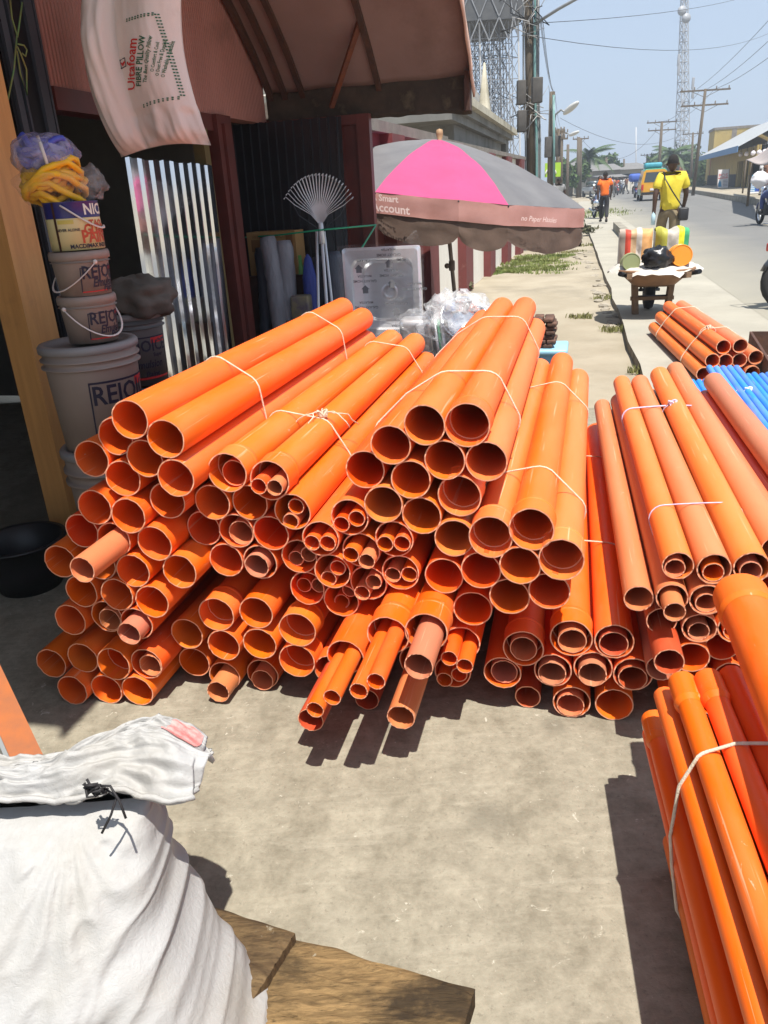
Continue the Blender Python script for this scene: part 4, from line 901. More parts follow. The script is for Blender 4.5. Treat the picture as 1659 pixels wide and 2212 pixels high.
# deck with a hole for the bowl, then the drainer
bw=[rrect(.10,.90,.065,.50,.06),rrect(.12,.88,.077,.488,.06),rrect(.15,.85,.095,.47,.08),rrect(.17,.83,.11,.455,.08)]
dp=[0,.015,.17,.19]; BR=[[SK(x,y,d_) for x,y in b_] for b_,d_ in zip(bw,dp)]
deck=[SK(x,y,-.004) for x,y in rrect(.03,.97,.016,.555,.02)]
mb.add(deck+BR[0],[(i,(i+1)%k,k+(i+1)%k,k+i) for i in range(k)],0,True)
for a_,b_ in zip(BR,BR[1:]): mb.add(a_+b_,[(i,(i+1)%k,k+(i+1)%k,k+i) for i in range(k)],0,True)
mb.add(BR[-1],[list(range(k))]); 
mb.add([SK(.03,.556,-.004),SK(.97,.556,-.004),SK(.97,1.02,-.004),SK(.03,1.02,-.004)],[(0,1,2,3)])
mb.build('steel_body',M_STEEL,sk)
mb=MB(); c_=SK(.5,.29,.187)
mb.add([c_+NV*(r_*math.cos(a))+ZV*(r_*math.sin(a))-DV*.004*(1 if r_==.045 else 0) for r_ in (.055,.045,.028) for a in [2*PI*i/20 for i in range(20)]],[(j*20+i,j*20+(i+1)%20,(j+1)*20+(i+1)%20,(j+1)*20+i) for j in range(2) for i in range(20)],0,True); mb.build('drain',M_STEEL,sk)
for y in (.62,.70,.78,.86,.94): MB().tube([SK(.12,y,-.006),SK(.88,y,-.006)],.006,6).build('drainer_ridge',M_STEEL,sk)
mb=MB()
def fl(u,v):
    return SK(-.05+1.1*u,-.02+1.08*v,-.022+.018*noise.noise((u*6,v*9,2))+.05*max(0,math.sin(PI*min(1,max(0,(u-.1)/.8)))*math.sin(PI*min(1,v/.55)) if v<.55 else 0)*.8)
mb.grid(fl,30,44); mb.add([SK(.8,-.02,-.02),SK(1.02,-.02,-.02),SK(.99,-.085,-.03),SK(.95,-.09,-.0)],[(0,1,2,3)])
mb.build('film_wrap',M_FILM2,sk)
for (x,y) in ((.27,.20),(.62,.17),(.20,.075),(.62,.045),(.85,.08),(.27,.36),(.66,.34),(.93,.25),(.90,.42),(.70,.50),(.5,.56)):
    mb=MB(); g=lambda X,Y,x=x,y=y:SK(x-X/wS,y+Y,-.03+(.045 if .1<x<.9 and .06<y<.5 else 0))-DV*.005     # printed upside down
    add_text(mb,'GALAXY HOME',.022,g,bold=.0004); add_text(mb,'MALAYSIA',.02,lambda X,Y:g(X,Y-.03),bold=.0004)
    if x<.7 and y<.4: mb.add([g(*p) for p in ((-.018,.075),(.018,.075),(.018,.05),(.028,.05),(0,.025),(-.028,.05),(-.018,.05))][::-1],[(0,1,2,3,4,5,6)])
    mb.build('film_print',mat('grey_print',(.16,.16,.17),.6),sk)
# ------------------------------------------------------------------ steel bowls in plastic
TBW=4.5
M_CHR=mat('polished_steel',(.72,.73,.75),.12,metal=1.)
q=on_t(1003,692,TBW); c=Vector(q); bo=thing('steel_bowl','polished steel basin in clear plastic between the pipe bundles','bowl',(c.x,c.y,c.z-.13))
Mb=Matrix.Rotation(R(52),3,Vector((1,.2,0)).normalized())
MB().lathe([(.002,-.075),(.06,-.07),(.11,-.03),(.135,.02),(.147,.022),(.136,.016),(.105,-.028),(.06,-.063),(.002,-.068)],40,c,Mb).build('basin',M_CHR,bo)
mb=MB(); bag(mb,c+Vector((-.03,-.02,0)),.20,.16,.14,3,.5,60); mb.build('plastic_bag',M_FILM3,bo)
q=on_t(902,722,TBW); c2=Vector(q); b2=thing('steel_pan','square brushed steel pan in clear plastic below the upright sink','pan',(c2.x,c2.y,c2.z-.12))
MB().rbox(c2,(.20,.10,.21),.035,MT@Matrix.Rotation(R(18),3,'X')).build('pan',M_STEEL,b2); mb=MB(); bag(mb,c2,.14,.10,.14,6,.2,30); mb.build('plastic_bag',M_FILM,b2)
q=on_t(952,750,TBW-.05); c3=Vector(q); b3=thing('bagged_utensils','crumpled clear bag of dark handled utensils beside the steel basin','bag',(c3.x,c3.y,c3.z-.2))
for k in range(5): MB().tube([c3+NV*(-.05+.022*k)+ZV*.16-DV*.01*k,c3+NV*(-.01+.02*k)-ZV*.22],.012,6,squash=.5).build('utensil',[M_BLK,M_STEEL,mat('green_plastic',(.01,.3,.12),.4),M_STEEL,M_BLK][k],b3)
mb=MB(); bag(mb,c3,.10,.09,.24,9,.42,34); mb.build('plastic_bag',M_FILM,b3)
# shelf carrying them
sB_=c.dot(NV); mb=MB(); wbox(mb,sB_-.42,sB_+.17,TBW-.16,TBW+.16,0,.36); tag(mb.build('display_bench',M_RIBM),'dark bench hidden behind the pipes under the wrapped steelware','bench')
# ------------------------------------------------------------------ light blue stool with a stack of brown bricks of soap
TSt=4.75; q=on_t(1172,752,TSt); cs=q.dot(NV); hs_=q.z
M_LB=mat('light_blue_plastic',(.30,.55,.68),.45,(.25,.48,.62),4)
st=thing('plastic_stool','light blue plastic stool behind the pipe bundle','stool',W(cs,TSt,0))
MB().rbox(W(cs+.0,TSt,hs_),(.30,.30,.035),.014,MT).build('seat',M_LB,st)
for a in (-1,1):
    for b in (-1,1):
        MB().bar(W(cs+a*.15,TSt+b*.15,.0),W(cs+a*.115,TSt+b*.115,hs_-.01),.045,.03).build('leg',M_LB,st)
for b in (-1,1):
    mb=MB(); wbox(mb,cs-.12,cs+.12,TSt+b*.12-.008,TSt+b*.12+.008,hs_-.085,hs_-.015); mb.build('apron',M_LB,st)
M_SOAP=mat('dark_brown_cake',(.07,.035,.022),.8,(.14,.07,.045),20,bump=.6,bscale=40,randv=.35)
rnd=random.Random(4)
for lay in range(7):
    for k in range(3):
        for j in range(2):
            p=W(cs-.085+.062*k+rnd.uniform(-.006,.006)+.012*(lay%2),TSt-.06+.10*j+rnd.uniform(-.008,.008),hs_+.018+.013+.0245*lay)
            o=MB().rbox((0,0,0),(.055,.09,.023),.006,MT@rotz(rnd.uniform(-.12,.12)),2).build('charcoal_cake',M_SOAP,origin=Vector()); o.location=p
            tag(o,'small dark brown cake in the pile on the light blue stool','cake','dark cakes piled on the blue stool')
# ------------------------------------------------------------------ woven sack
def sack_mat():
    m,nt,N,L,b=nodes('woven_polypropylene'); v=coords(N,L)
    n=noise_n(N,L,v,5,6,.6); r=ramp(N,L,n.outputs[0],.4,.75,(.38,.375,.365,1),(.33,.31,.275,1)); c=r.outputs[0]
    n2=noise_n(N,L,v,2.2,6,.6); r2=ramp(N,L,n2.outputs[0],.60,.8); c=mixc(N,L,mulv(N,L,r2.outputs[0],.4),c,(.35,.28,.19))
    # woven tapes
    sx=N.new('ShaderNodeSeparateXYZ'); L.new(v,sx.inputs[0]); hs=[]
    for ax_,sc in ((0,2*PI/.0042),(2,2*PI/.0042)):
        k=N.new('ShaderNodeMath'); k.operation='MULTIPLY'; k.inputs[1].default_value=sc; L.new(sx.outputs[ax_],k.inputs[0]); q=N.new('ShaderNodeMath'); q.operation='SINE'; L.new(k.outputs[0],q.inputs[0]); hs.append(q.outputs[0])
    pr=N.new('ShaderNodeMath'); pr.operation='MULTIPLY'; L.new(hs[0],pr.inputs[0]); L.new(hs[1],pr.inputs[1])
    n3=noise_n(N,L,v,70,6,.75,.4); ad=N.new('ShaderNodeMath'); ad.operation='MULTIPLY_ADD'; L.new(n3.outputs[0],ad.inputs[0]); ad.inputs[1].default_value=3.; L.new(pr.outputs[0],ad.inputs[2])
    bp=N.new('ShaderNodeBump'); bp.inputs['Strength'].default_value=.5; bp.inputs['Distance'].default_value=.006; L.new(n3.outputs[0],bp.inputs['Height']); L.new(bp.outputs[0],b.inputs['Normal'])
    L.new(c,b.inputs['Base Color']); b.inputs['Roughness'].default_value=.5; b.inputs['Specular IOR Level'].default_value=.35
    b.inputs['Subsurface Weight'].default_value=0; return m
M_SACK=sack_mat(); M_STRIPE=mat('red_woven_stripe',(.58,.16,.15),.6,(.66,.36,.33),60,bump=.3,bscale=200)
sk_=thing('woven_sack','full white woven plastic sack with a folded mouth tied by black thread','sack',(-.66,.9,0))
HS=.50
def sackp(u,v):
    # u round (0..1), v bottom to top
    a=2*PI*u; z=HS*v
    cx=-.685; cy=.92+.15*v
    A=.455-.44*v+.23*v*v; B=.20*(1-v**3)**.6+.012
    if v<.12: k=(v/.12)**.4; A*=.94+.06*k; B*=.85+.15*k
    ca,sa=math.cos(a),math.sin(a); e=.62
    x=A*math.copysign(abs(ca)**e,ca); y=B*math.copysign(abs(sa)**e,sa)
    p=Vector((cx+x,cy+y,z))
    nn=Vector((x/A/A,y/B/B,0)); nn=nn.normalized() if nn.length>0 else Vector((1,0,0))
    fold=.015*noise.noise((p.x*4,p.z*5,1))+.009*noise.noise((p.x*10+p.z*6,p.z*8-p.x*3,2))+.007*noise.noise((p.x*24-p.z*14,p.z*20,5))
    # creases fanning from the knot and one deep sag fold
    dx=p.x+.56; dz=p.z-.5; ang=math.atan2(dx,-dz+.001); fold+=.005*math.sin(ang*17)*math.exp(-((dx*dx+dz*dz))/.06)
    zf=.235+.05*(p.x+.6); fold-= .034*math.exp(-((z-zf)/.022)**2)*max(0,1-abs((p.x+.70)/.30)); fold+= .022*math.exp(-((z-zf-.05)/.03)**2)*max(0,1-abs((p.x+.72)/.33))
    rg=lambda a,b,c_:max(0.,1-3.2*abs(noise.noise((a,b,c_))))**1.5
    fold+=.009*rg(p.x*6+p.z*5,p.z*7-p.x*2,4)+.006*rg(p.x*13-p.z*8,p.z*9+p.x*5,6)
    fold*=min(1,v/.14)*.85
    return p+nn*fold*(1 if v<.97 else .2)
mb=MB(); mb.grid(sackp,260,170,closed_u=True); mb.add([sackp(i/40,0) for i in range(40)],[list(range(40))[::-1]])
mb.build('body',M_SACK,sk_)
# folded mouth: a thick flat fold lying over the top with an ear at its right end
def flap(u,v):
    x=-1.06+.735*u                                   # along the mouth
    ear=math.exp(-((u-.83)/.13)**2); 
    # v: 0 hem hanging in front -> 1 seam behind
    y0,z0=1.035-.02*u+.012*noise.noise((u*7,0,1)),.535+.016*noise.noise((u*5,3,1))
    yt,zt2=1.07+.03*ear,.575+.035*ear
    yb,zb=1.15+.055*ear,.535+.03*ear
    if v<.42:
        q=v/.42; y=y0+(yt-y0)*q; z=z0+(zt2-z0)*(math.sin(q*PI/2))
    else:
        q=(v-.42)/.58; y=yt+(yb-yt)*q; z=zt2+(zb-zt2)*q-.025*math.sin(PI*q)*(1-ear)
    k=.020*noise.noise((u*8,v*3,7))+.012*noise.noise((u*19,v*7,2))+.007*max(0,1-3*abs(noise.noise((u*9,v*5+u*4,6))))+.003*max(0,1-3*abs(noise.noise((u*24,v*9,7))))
    xx=x+ (0 if u<.97 else -.02*(abs(v-.5)*2)**2)
    if u>.93: f_=(u-.93)/.07; y+=(1.09-y)*.30*f_*f_; z-=.01*f_
    rp=.010*noise.noise((u*4,v*17,3))*max(0,1-v/.5)+.010*noise.noise(((u*1.6+v)*9,(u-v)*2.5,9))*ear+.006*noise.noise((u*6,v*26,5))
    ed=1 if u<.90 else max(.25,1-(u-.90)*9); k*=ed; rp*=ed
    return Vector((xx,y-k*.4-rp*.6,z+k+rp))
mb=MB(); mb.grid(flap,220,90); fo=mb.build('folded_mouth',M_SACK,sk_); md=fo.modifiers.new('thick','SOLIDIFY'); md.thickness=.007; md.offset=-1
mb=MB()
def strp(u,v):
    p=flap(.885+.075*u,.50+.44*v); return p+Vector((0,-.0015,.0035))
mb.grid(strp,16,16); mb.build('red_stripe',M_STRIPE,sk_)
mb=MB()
def strp2(u,v):
    p=sackp(.735-.0,0) ; a=.716+.014*u; q=sackp(a,.0+.40*v); c_=Vector((-.68,.85,q.z)); return q+(q-c_).normalized()*.0025
mb.grid(strp2,6,40); mb.build('red_stripe',M_STRIPE,sk_)
# hem rolls and loose threads
for v0,dy in ((.02,-.002),):
    MB().tube([flap(k/60,v0)+Vector((0,dy,.001+.002*math.sin(k*1.7))) for k in range(61)],[.005+.002*noise.noise((k*.35,v0*40,0)) for k in range(61)],7).build('hem',M_SACK,sk_)
kn=on_y(205,1697,.985); M_THR=mat('black_thread',(.015,.013,.014),.7)
mb=MB(); rnd=random.Random(9)
for k in range(9): mb.tube([kn+Vector((rnd.uniform(-.018,.018),rnd.uniform(-.012,.004),rnd.uniform(-.014,.012))) for _ in range(5)],.0022,5)
for pth in ([(205,1697),(238,1698),(258,1730),(272,1768)],[(225,1702),(252,1722),(240,1760),(220,1800)]):
    mb.tube([on_y(u,v,.985-.012*i) for i,(u,v) in enumerate(pth)],.0021,5)
mb.build('tie_thread',M_THR,sk_)
# ------------------------------------------------------------------ weathered planks
def plank_mat(name,c1,c2,dark,ax):
    m,nt,N,L,b=nodes(name); v=coords(N,L,(ax[0],ax[1],6)); n=noise_n(N,L,v,3.6,10,.78,.8); r=ramp(N,L,n.outputs[0],.36,.62,c1+(1,),c2+(1,))
    v2=coords(N,L); n2=noise_n(N,L,coords(N,L,(2.2,5.,1)),1.6,8,.66,.3); r2=ramp(N,L,n2.outputs[0],.42,.60); c=mixc(N,L,mulv(N,L,r2.outputs[0],.85),r.outputs[0],dark)
    n4=noise_n(N,L,v2,16,6,.7,.6); r4=ramp(N,L,n4.outputs[0],.67,.70); c=mixc(N,L,mulv(N,L,r4.outputs[0],.6),c,(.40,.36,.27))
    n5=noise_n(N,L,v,9,6,.8,.3); r5=ramp(N,L,n5.outputs[0],.30,.46); c=mixc(N,L,r5.outputs[0],(.025,.018,.012),c); L.new(c,b.inputs['Base Color']); b.inputs['Roughness'].default_value=.9; b.inputs['Specular IOR Level'].default_value=.15
    bp=N.new('ShaderNodeBump'); bp.inputs['Strength'].default_value=.9; bp.inputs['Distance'].default_value=.006; L.new(n.outputs[0],bp.inputs['Height']); L.new(bp.outputs[0],b.inputs['Normal']); return m
def plank(name,quad,z0,z1,m,label,seed):
    # quad: four ground corners (near-left, near-right, far-right, far-left); edges worn
    q=[Vector((p[0],p[1],0)) for p in quad]; mb=MB()
    def f(u,v,z):
        p=(q[0]*(1-u)+q[1]*u)*(1-v)+(q[3]*(1-u)+q[2]*u)*v
        e=min(u,1-u,v,1-v); wv=.006*noise.noise((u*9+seed,v*7,z*3)); p=p+Vector((wv*(1 if v>.5 else -1)*.4,wv,0))
        return Vector((p.x,p.y,z))
    nu,nv=90,44
    def top(u,v):
        e=min(u,1-u,v,1-v); gr=.006*noise.noise((u*5+seed,v*30,3))+.004*noise.noise((u*12+seed,v*60,3)); crk=-.010*max(0,1-abs(v-.33-.10*noise.noise((u*3,seed,0)))/.014)*(1 if .1<u<.95 else 0)
        p=f(u,v,z1); p.z+= gr+crk-.006*max(0,1-e/.03)**2; return p
    mb.grid(top,nu,nv)
    per=[(i/49,0) for i in range(50)]+[(1,j/15) for j in range(1,16)]+[(1-i/49,1) for i in range(1,50)]+[(0,1-j/15) for j in range(1,15)]
    T_=[top(*p) for p in per]; B_=[f(*p,z0) for p in per]; k=len(per)
    mb.add(T_+B_,[(i,k+i,k+(i+1)%k,(i+1)%k) for i in range(k)]); o=mb.build(name,m); tag(o,label,'plank'); return o
zP=.055
Pj,Pr=on_z(630,2022,zP),on_z(1026,2132,zP); dr_=(Pr-Pj).normalized(); nr_=Vector((dr_.y,-dr_.x,0))
ang=math.atan2(dr_.y,dr_.x)
M_PL1=plank_mat('grey_brown_plank',(.085,.055,.028),(.22,.145,.07),(.05,.032,.02),(2.2,20)); M_PL2=plank_mat('charred_plank',(.10,.064,.03),(.31,.20,.09),(.022,.017,.013),(2.2,20))
plank('plank',[Pj+nr_*.24-dr_*.35,Pr+nr_*.20-dr_*.01,Pr,Pj-dr_*.35],.0,zP,M_PL2,'weathered plank with a charred dark patch lying flat on the concrete',3)
z2=.085; Tl,Tj=on_z(392,1930,z2),on_z(636,2013,z2); d2=(Tj-Tl).normalized(); n2_=Vector((d2.y,-d2.x,0))
plank('plank',[Tl-d2*.3+n2_*.26,Tj+n2_*.26-d2*.012,Tj,Tl-d2*.3],zP+.002,z2,M_PL1,'grey-brown plank end lapped over the charred plank, half under the sack',11)
# ------------------------------------------------------------------ rust-orange board leaning at the shop side
a=on_y(48,1620,1.45); b=on_y(-62,1380,1.75)
lb=thing('leaning_board','rust-orange steel box bar leaning at the left of the white sack','bar',(a.x,a.y,0))
dirb=(b-a).normalized(); a2=a+dirb*(-(a.z)/dirb.z); b2=a+dirb*1.3
MB().bar(a2,b2,.062,.05).build('bar',mat('rusted_orange_paint',(.36,.10,.02),.6,(.26,.085,.03),7,stretch=(3,3,1),dirt=(.16,.07,.035),dirt_scale=7),lb)
off=(Vector((-1,0.15,0)).normalized())*.043; MB().bar(a2+off,b2+off,.02,.052).build('side_plate',mat('dull_grey_steel',(.25,.27,.28),.5,metal=.4),lb)
# ------------------------------------------------------------------ street: boundary wall
M_MAR=mat('maroon_paint',(.16,.035,.033),.75,(.125,.03,.028),4,bump=.2,bscale=15,dirt=(.24,.11,.09),dirt_scale=4,dirt_lo=.6,dirt_hi=.75)
M_CREAM=mat('cream_paint',(.74,.71,.64),.8,(.68,.64,.56),3,stretch=(2,2,.4),bump=.15,bscale=15,dirt=(.42,.36,.28),dirt_scale=2)
M_COP=mat('grey_coping',(.16,.14,.12),.9,(.24,.21,.18),5,bump=.4,bscale=20)
M_GREYB=mat('stained_grey_render',(.17,.165,.15),.92,(.24,.235,.215),1.6,stretch=(1,1,.4),bump=.3,bscale=10,dirt=(.09,.085,.07),dirt_scale=1.3,dirt_lo=.52,dirt_hi=.72)
M_PALEC=mat('pale_cornice_paint',(.50,.46,.36),.85,(.36,.33,.25),3,dirt=(.17,.15,.09),dirt_scale=2.2)
def wall_s(t): return -1.94+.0394*(t-10.8)
wl_=thing('boundary_wall','cream boundary wall with maroon pilasters running along the dirt verge','wall',W(wall_s(12),12,0))
a_w=math.atan2(.0394,1); MW=MT@Matrix.Rotation(-a_w,3,'Z')
def wseg(mb,t0,t1,d0,d1,z0,z1): 
    P=[]
    for z in (z0,z1):
        for t,dd in ((t0,d0),(t1,d0),(t1,d1),(t0,d1)): P.append(W(wall_s(t)+dd,t,z))
    return mb.add(P,[(3,2,1,0),(4,5,6,7),(0,1,5,4),(1,2,6,5),(2,3,7,6),(3,0,4,7)])
wseg(MB(),9.7,20.6,-.2,0,-.15,2.0).build('panel',M_CREAM,wl_)
wseg(MB(),6.0,9.7,-.2,0,-.15,2.0).build('panel',M_MAR,wl_)
wseg(MB(),5.9,11.25,-.28,.10,2.0,2.10).build('coping',M_COP,wl_)
wseg(MB(),11.25,20.7,-.26,.10,2.0,2.07).build('coping',M_COP,wl_)
for t in (6.9,8.3,9.85,12.3,14.75,17.1,19.4):
    wseg(MB(),t,t+.62 if t>10 else t+.5,.0,.13,-.15,2.0).build('pilaster',M_MAR,wl_)
for t in (10.8,13.3,15.75,18.1):
    wseg(MB(),t,t+1.1,.0,.0045,-.15,1.995).build('cream_panel',M_CREAM,wl_)
# ------------------------------------------------------------------ grey building with cornice behind the wall
gb=thing('grey_building','stained grey building with a moulded cornice and sloped parapet behind the umbrella','building',W(-4,15,0))
SB=-1.9
tr=on_s(1118,292,SB).dot(DV); zc_=on_s(1118,300,SB).z
wbox(MB(),-9,SB-.35,tr-9,tr-.45,0,zc_-.15).build('wall',M_GREYB,gb)
wbox(MB(),SB-1.3,SB-.22,tr-.95,tr-.25,0,zc_-.15).build('corner_pilaster',M_GREYB,gb)
for k,(e,z0,z1) in enumerate(((.0,0,.12),(.1,.12,.24),(.22,.24,.36))):
    wbox(MB(),-9,SB-.22+e,tr-10,tr-.22+e,zc_-.15+z0,zc_-.15+z1).build('cornice',M_GREYB if k<2 else M_PALEC,gb)
zt2=zc_+.21
# sloped parapet: plan polygon tapering upward
pA=[W(-8,tr-8,zt2),W(SB-.3,tr-8,zt2),W(SB-.3,tr-1.9,zt2),W(-8,tr-1.9,zt2)]; hP=on_s(1035,150,SB-.6).z-zt2
pB=[W(-8,tr-8,zt2+hP),W(SB-1.0,tr-8,zt2+hP),W(SB-1.0,tr-2.5,zt2+hP),W(-8,tr-2.5,zt2+hP)]
MB().add(pA+pB,[(4,5,6,7),(0,1,5,4),(1,2,6,5),(2,3,7,6),(3,0,4,7)]).build('parapet',M_GREYB,gb)
ob_=on_s(1052,285,SB-.25); MB().lathe([(.15,0),(.145,.03),(.025,1.02),(.001,1.04)],4,W(SB-.3,ob_.dot(DV),zt2)).build('obelisk',M_PALEC,gb)
# small yard behind the maroon wall
yp=thing('red_post','oxblood square post standing behind the maroon wall','post',W(-2.6,9.5,0)); wbox(MB(),-2.7,-2.55,9.4,9.55,0,2.9).build('post',M_OXB,yp)
rl=thing('white_railing','thin white railing behind the maroon wall coping','railing',W(-3.2,9.8,0))
for z in (2.45,2.62,2.8): MB().tube([W(-4.3,9.9,z),W(-2.9,9.9,z)],.012,6).build('rail',M_CREAM,rl)
for s in (-4.2,-3.6,-3.0): MB().tube([W(s,9.9,0),W(s,9.9,2.9)],.02,6).build('post',M_CREAM,rl)
# ------------------------------------------------------------------ foliage helper
M_LEAF=mat('green_leaf',(.045,.085,.022),.6,(.085,.13,.03),3,spec=.3,randv=.15)
M_LEAF2=mat('pale_green_leaf',(.07,.13,.03),.6,(.12,.19,.05),3,spec=.3,randv=.15)
M_PALM=mat('palm_frond_green',(.055,.095,.03),.55,(.09,.14,.05),2,spec=.4)
M_TRUNK=mat('grey_trunk',(.13,.105,.08),.95,(.2,.17,.13),9,bump=.5,bscale=15)
def leaves(mb,c,rx,ry,rz,n,size,seed=0,hole=.35):
    rnd=random.Random(seed); c=Vector(c); k=0
    while k<n:
        d=Vector((rnd.gauss(0,1),rnd.gauss(0,1),rnd.gauss(0,1))).normalized(); q=rnd.random()**.45
        if noise.noise(d*2.2+Vector((seed,0,0)))+.35<q-.75+hole*0: pass
        q*=.78+.42*noise.noise(d*2.6+Vector((seed*3,1,0))); p=c+Vector((d.x*rx*q,d.y*ry*q,d.z*rz*q))
        a=Vector((rnd.gauss(0,1),rnd.gauss(0,1),rnd.gauss(0,.6))).normalized(); b=a.cross(Vector((rnd.gauss(0,1),rnd.gauss(0,1),rnd.gauss(0,1)))).normalized(); s=size*rnd.uniform(.6,1.3)
        mb.add([p-a*s,p+b*s*.42,p+a*s,p-b*s*.42],[(0,1,2,3)]); k+=1
    return mb
def grass_tufts(name,label,pts,n,h,seed,m):
    rnd=random.Random(seed); mb=MB()
    for k in range(n):
        c,rr=rnd.choice(pts); a=rnd.random()*2*PI; q=math.sqrt(rnd.random())*rr*(.75+1.1*noise.noise((math.cos(a)*2,math.sin(a)*2,seed+c[0]))); p=Vector((c[0]+math.cos(a)*q*1.5,c[1]+math.sin(a)*q*1.0,c[2]))
        hh=h*rnd.uniform(.3,1.); dx=Vector((rnd.uniform(-1,1),rnd.uniform(-1,1),0))*hh*.5; w=Vector((math.cos(a*3),math.sin(a*3),0))*.006*(1+p.y*.05)
        mb.add([p-w,p+w,p+dx*.4+ZV*hh*.7+w*.5,p+dx+ZV*hh],[(0,1,2,3)])
    o=mb.build(name,m); o['kind']='stuff'; tag(o,label,'grass'); return o
gp=lambda u,v,r:(on_z(u,v,-.07),r)
M_GRS=mat('short_grass',(.12,.17,.035),.8,(.25,.26,.08),2.5)
M_GRD=mat('dry_grass',(.16,.17,.05),.85,(.24,.22,.09),5)
grass_tufts('grass','patch of bright green grass at the foot of the striped wall',[gp(1092,588,.9),gp(1120,582,.9),gp(1150,568,.8),gp(1180,556,.6)],7000,.07,1,M_GRS)
grass_tufts('grass','tufts of sparse grass along the broken pavement edge',[gp(1315,645,.2),gp(1255,688,.14),gp(1335,715,.16),gp(1283,530,.35),gp(1240,545,.25),gp(1385,805,.08)],900,.075,2,M_GRD)
grass_tufts('grass','far green verge grass behind the walking legs',[gp(1210,468,3),gp(1180,480,2.5)],3000,.25,3,M_GRS)
# rubble stones along the pavement edge, concrete lump, weeds by the umbrella
M_STONE=mat('rubble_stone',(.25,.22,.17),.95,(.36,.32,.26),8,bump=.5,bscale=20,randv=.2)
rnd=random.Random(12)
stm=[]
for k in range(4):
    mb=MB()
    def f(u,v,k=k):
        a=2*PI*u; b=PI*max(.02,min(.98,v)); d=Vector((math.sin(b)*math.cos(a),math.sin(b)*math.sin(a),math.cos(b)*.6)); return d*(1+.45*noise.noise(d*1.7+Vector((k*7,0,0))))
    mb.grid(f,9,6,smooth=False,closed_u=True); me=mb.mesh('stone'); me.materials.append(M_STONE); stm.append(me)
for k in range(70):
    l=rnd.uniform(0,1)**1.3; u=1262+l*85+rnd.gauss(0,10)-18; v=500+l*215; p=on_z(u,v,-.07)
    o=bpy.data.objects.new('stone',stm[k%4]); COL.objects.link(o); s=rnd.uniform(.02,.075); o.scale=(s*1.3,s,s*.8); o.rotation_euler=(0,0,rnd.random()*6); o.location=p
    tag(o,'small broken concrete stone lying along the crumbling pavement edge','stone','rubble along the pavement edge')
c=on_z(1195,520,-.05); tag(MB().rbox(c+ZV*.09,(1.5,.7,.18),.04,rotz(.3)).build('concrete_lump',M_STONE),'low broken concrete block in the dirt beside the utility pole','concrete block')
c=on_z(1000,628,-.05); mb=MB(); leaves(mb,c+ZV*.08,.22,.2,.1,260,.045,5); tag(mb.build('weed_clump',mat('dry_weed',(.06,.07,.03),.8,(.13,.11,.06),6)),'low dark weed clump at the wall foot beside the umbrella pole','plant')
c=on_z(1262,508,-.05); mb=MB(); leaves(mb,c+ZV*.15,.5,.4,.18,220,.07,6); tag(mb.build('weed_clump',MATS['dry_weed']),'dry weed clump in the dirt below the pavement','plant')
c=W(-3.4,10.6,2.55); tr_=thing('shrub','bright green shrub top showing over the maroon wall','shrub',(c.x,c.y,0)); mb=MB(); leaves(mb,c,.5,.5,.45,420,.07,8); mb.build('foliage',M_LEAF2,tr_); MB().tube([(c.x,c.y,0),c],[.05,.03],7).build('stem',M_TRUNK,tr_)
# ------------------------------------------------------------------ market umbrella
UC=Vector((.76,8.3,0)); UR=1.50; ZA=1.90; ZR=1.43
um=thing('market_umbrella','faded pink and grey market umbrella with dirty brown valance on a steel pole','umbrella',UC)
M_UP=mat('faded_pink_cloth',(.44,.055,.16),.8,(.38,.045,.135),3,bump=.25,bscale=7,trans=.0); M_UG=mat('faded_grey_cloth',(.115,.112,.118),.8,(.15,.147,.15),3,bump=.25,bscale=7)
M_UV=mat('pale_valance',(.46,.24,.21),.8,(.36,.17,.14),3,bump=.2,bscale=9); M_UB=mat('brown_lining',(.125,.08,.058),.85,(.085,.055,.04),5,bump=.5,bscale=8); M_UW=mat('faded_print',(.72,.56,.52),.8)
tilt=Matrix.Rotation(R(8.5),3,Vector((.3,1,0)).normalized())
TH0=R(-90-5)
def um_pt(a,f,u=.5,da=.7):
    sag=math.sin(PI*u)*da/.785
    z=ZA-(ZA-ZR)*(f**1.7)-.045*sag*math.sin(PI*min(1,f))*.7+.012*noise.noise((a*3,f*4,0))+.006*noise.noise((a*11,f*9,3))
    r=UR*f*(1-.05*sag*f); p=tilt@Vector((r*math.cos(a),r*math.sin(a),z-ZA)); return UC+ZV*ZA+p
BND=[-75,-24,3,20,66,110,155,200,245,285]; PCOL=[M_UG,M_UP,M_UP,M_UG,M_UP,M_UG,M_UP,M_UG,M_UP]
for k in range(9):
    a0=R(-90+BND[k]); da=R(BND[k+1]-BND[k]); col=PCOL[k]
    mb=MB(); mb.grid(lambda u,v:um_pt(a0+u*da,.015+.985*v,u,da),10,16); mb.build('canopy_panel',col,um)
    def val(u,v,o=0.):
        a=a0+u*da; p=um_pt(a,1.,u,da); out=Vector((math.cos(a),math.sin(a),0)); return p-ZV*(v*.165)+out*(.012*noise.noise((a*6,v*2,1))+o)
    mb=MB(); mb.grid(val,12,4); mb.build('valance',M_UV,um)
    def val2(u,v):
        p=val(u,1.); a=a0+u*da; out=Vector((math.cos(a),math.sin(a),0)); return p-ZV*(v*(.12+.10*math.sin(PI*u)**.5+.02*noise.noise((a*4,0,0))))+out*(.02*noise.noise((a*9,v*3,2))-.012)
    mb=MB(); mb.grid(val2,16,6); mb.build('brown_skirt',M_UB,um)
    MB().tube([um_pt(a0,f,0,da)-ZV*.012 for f in (.02,.3,.6,.8,1.)],.008,5).build('rib',M_BLK2,um)
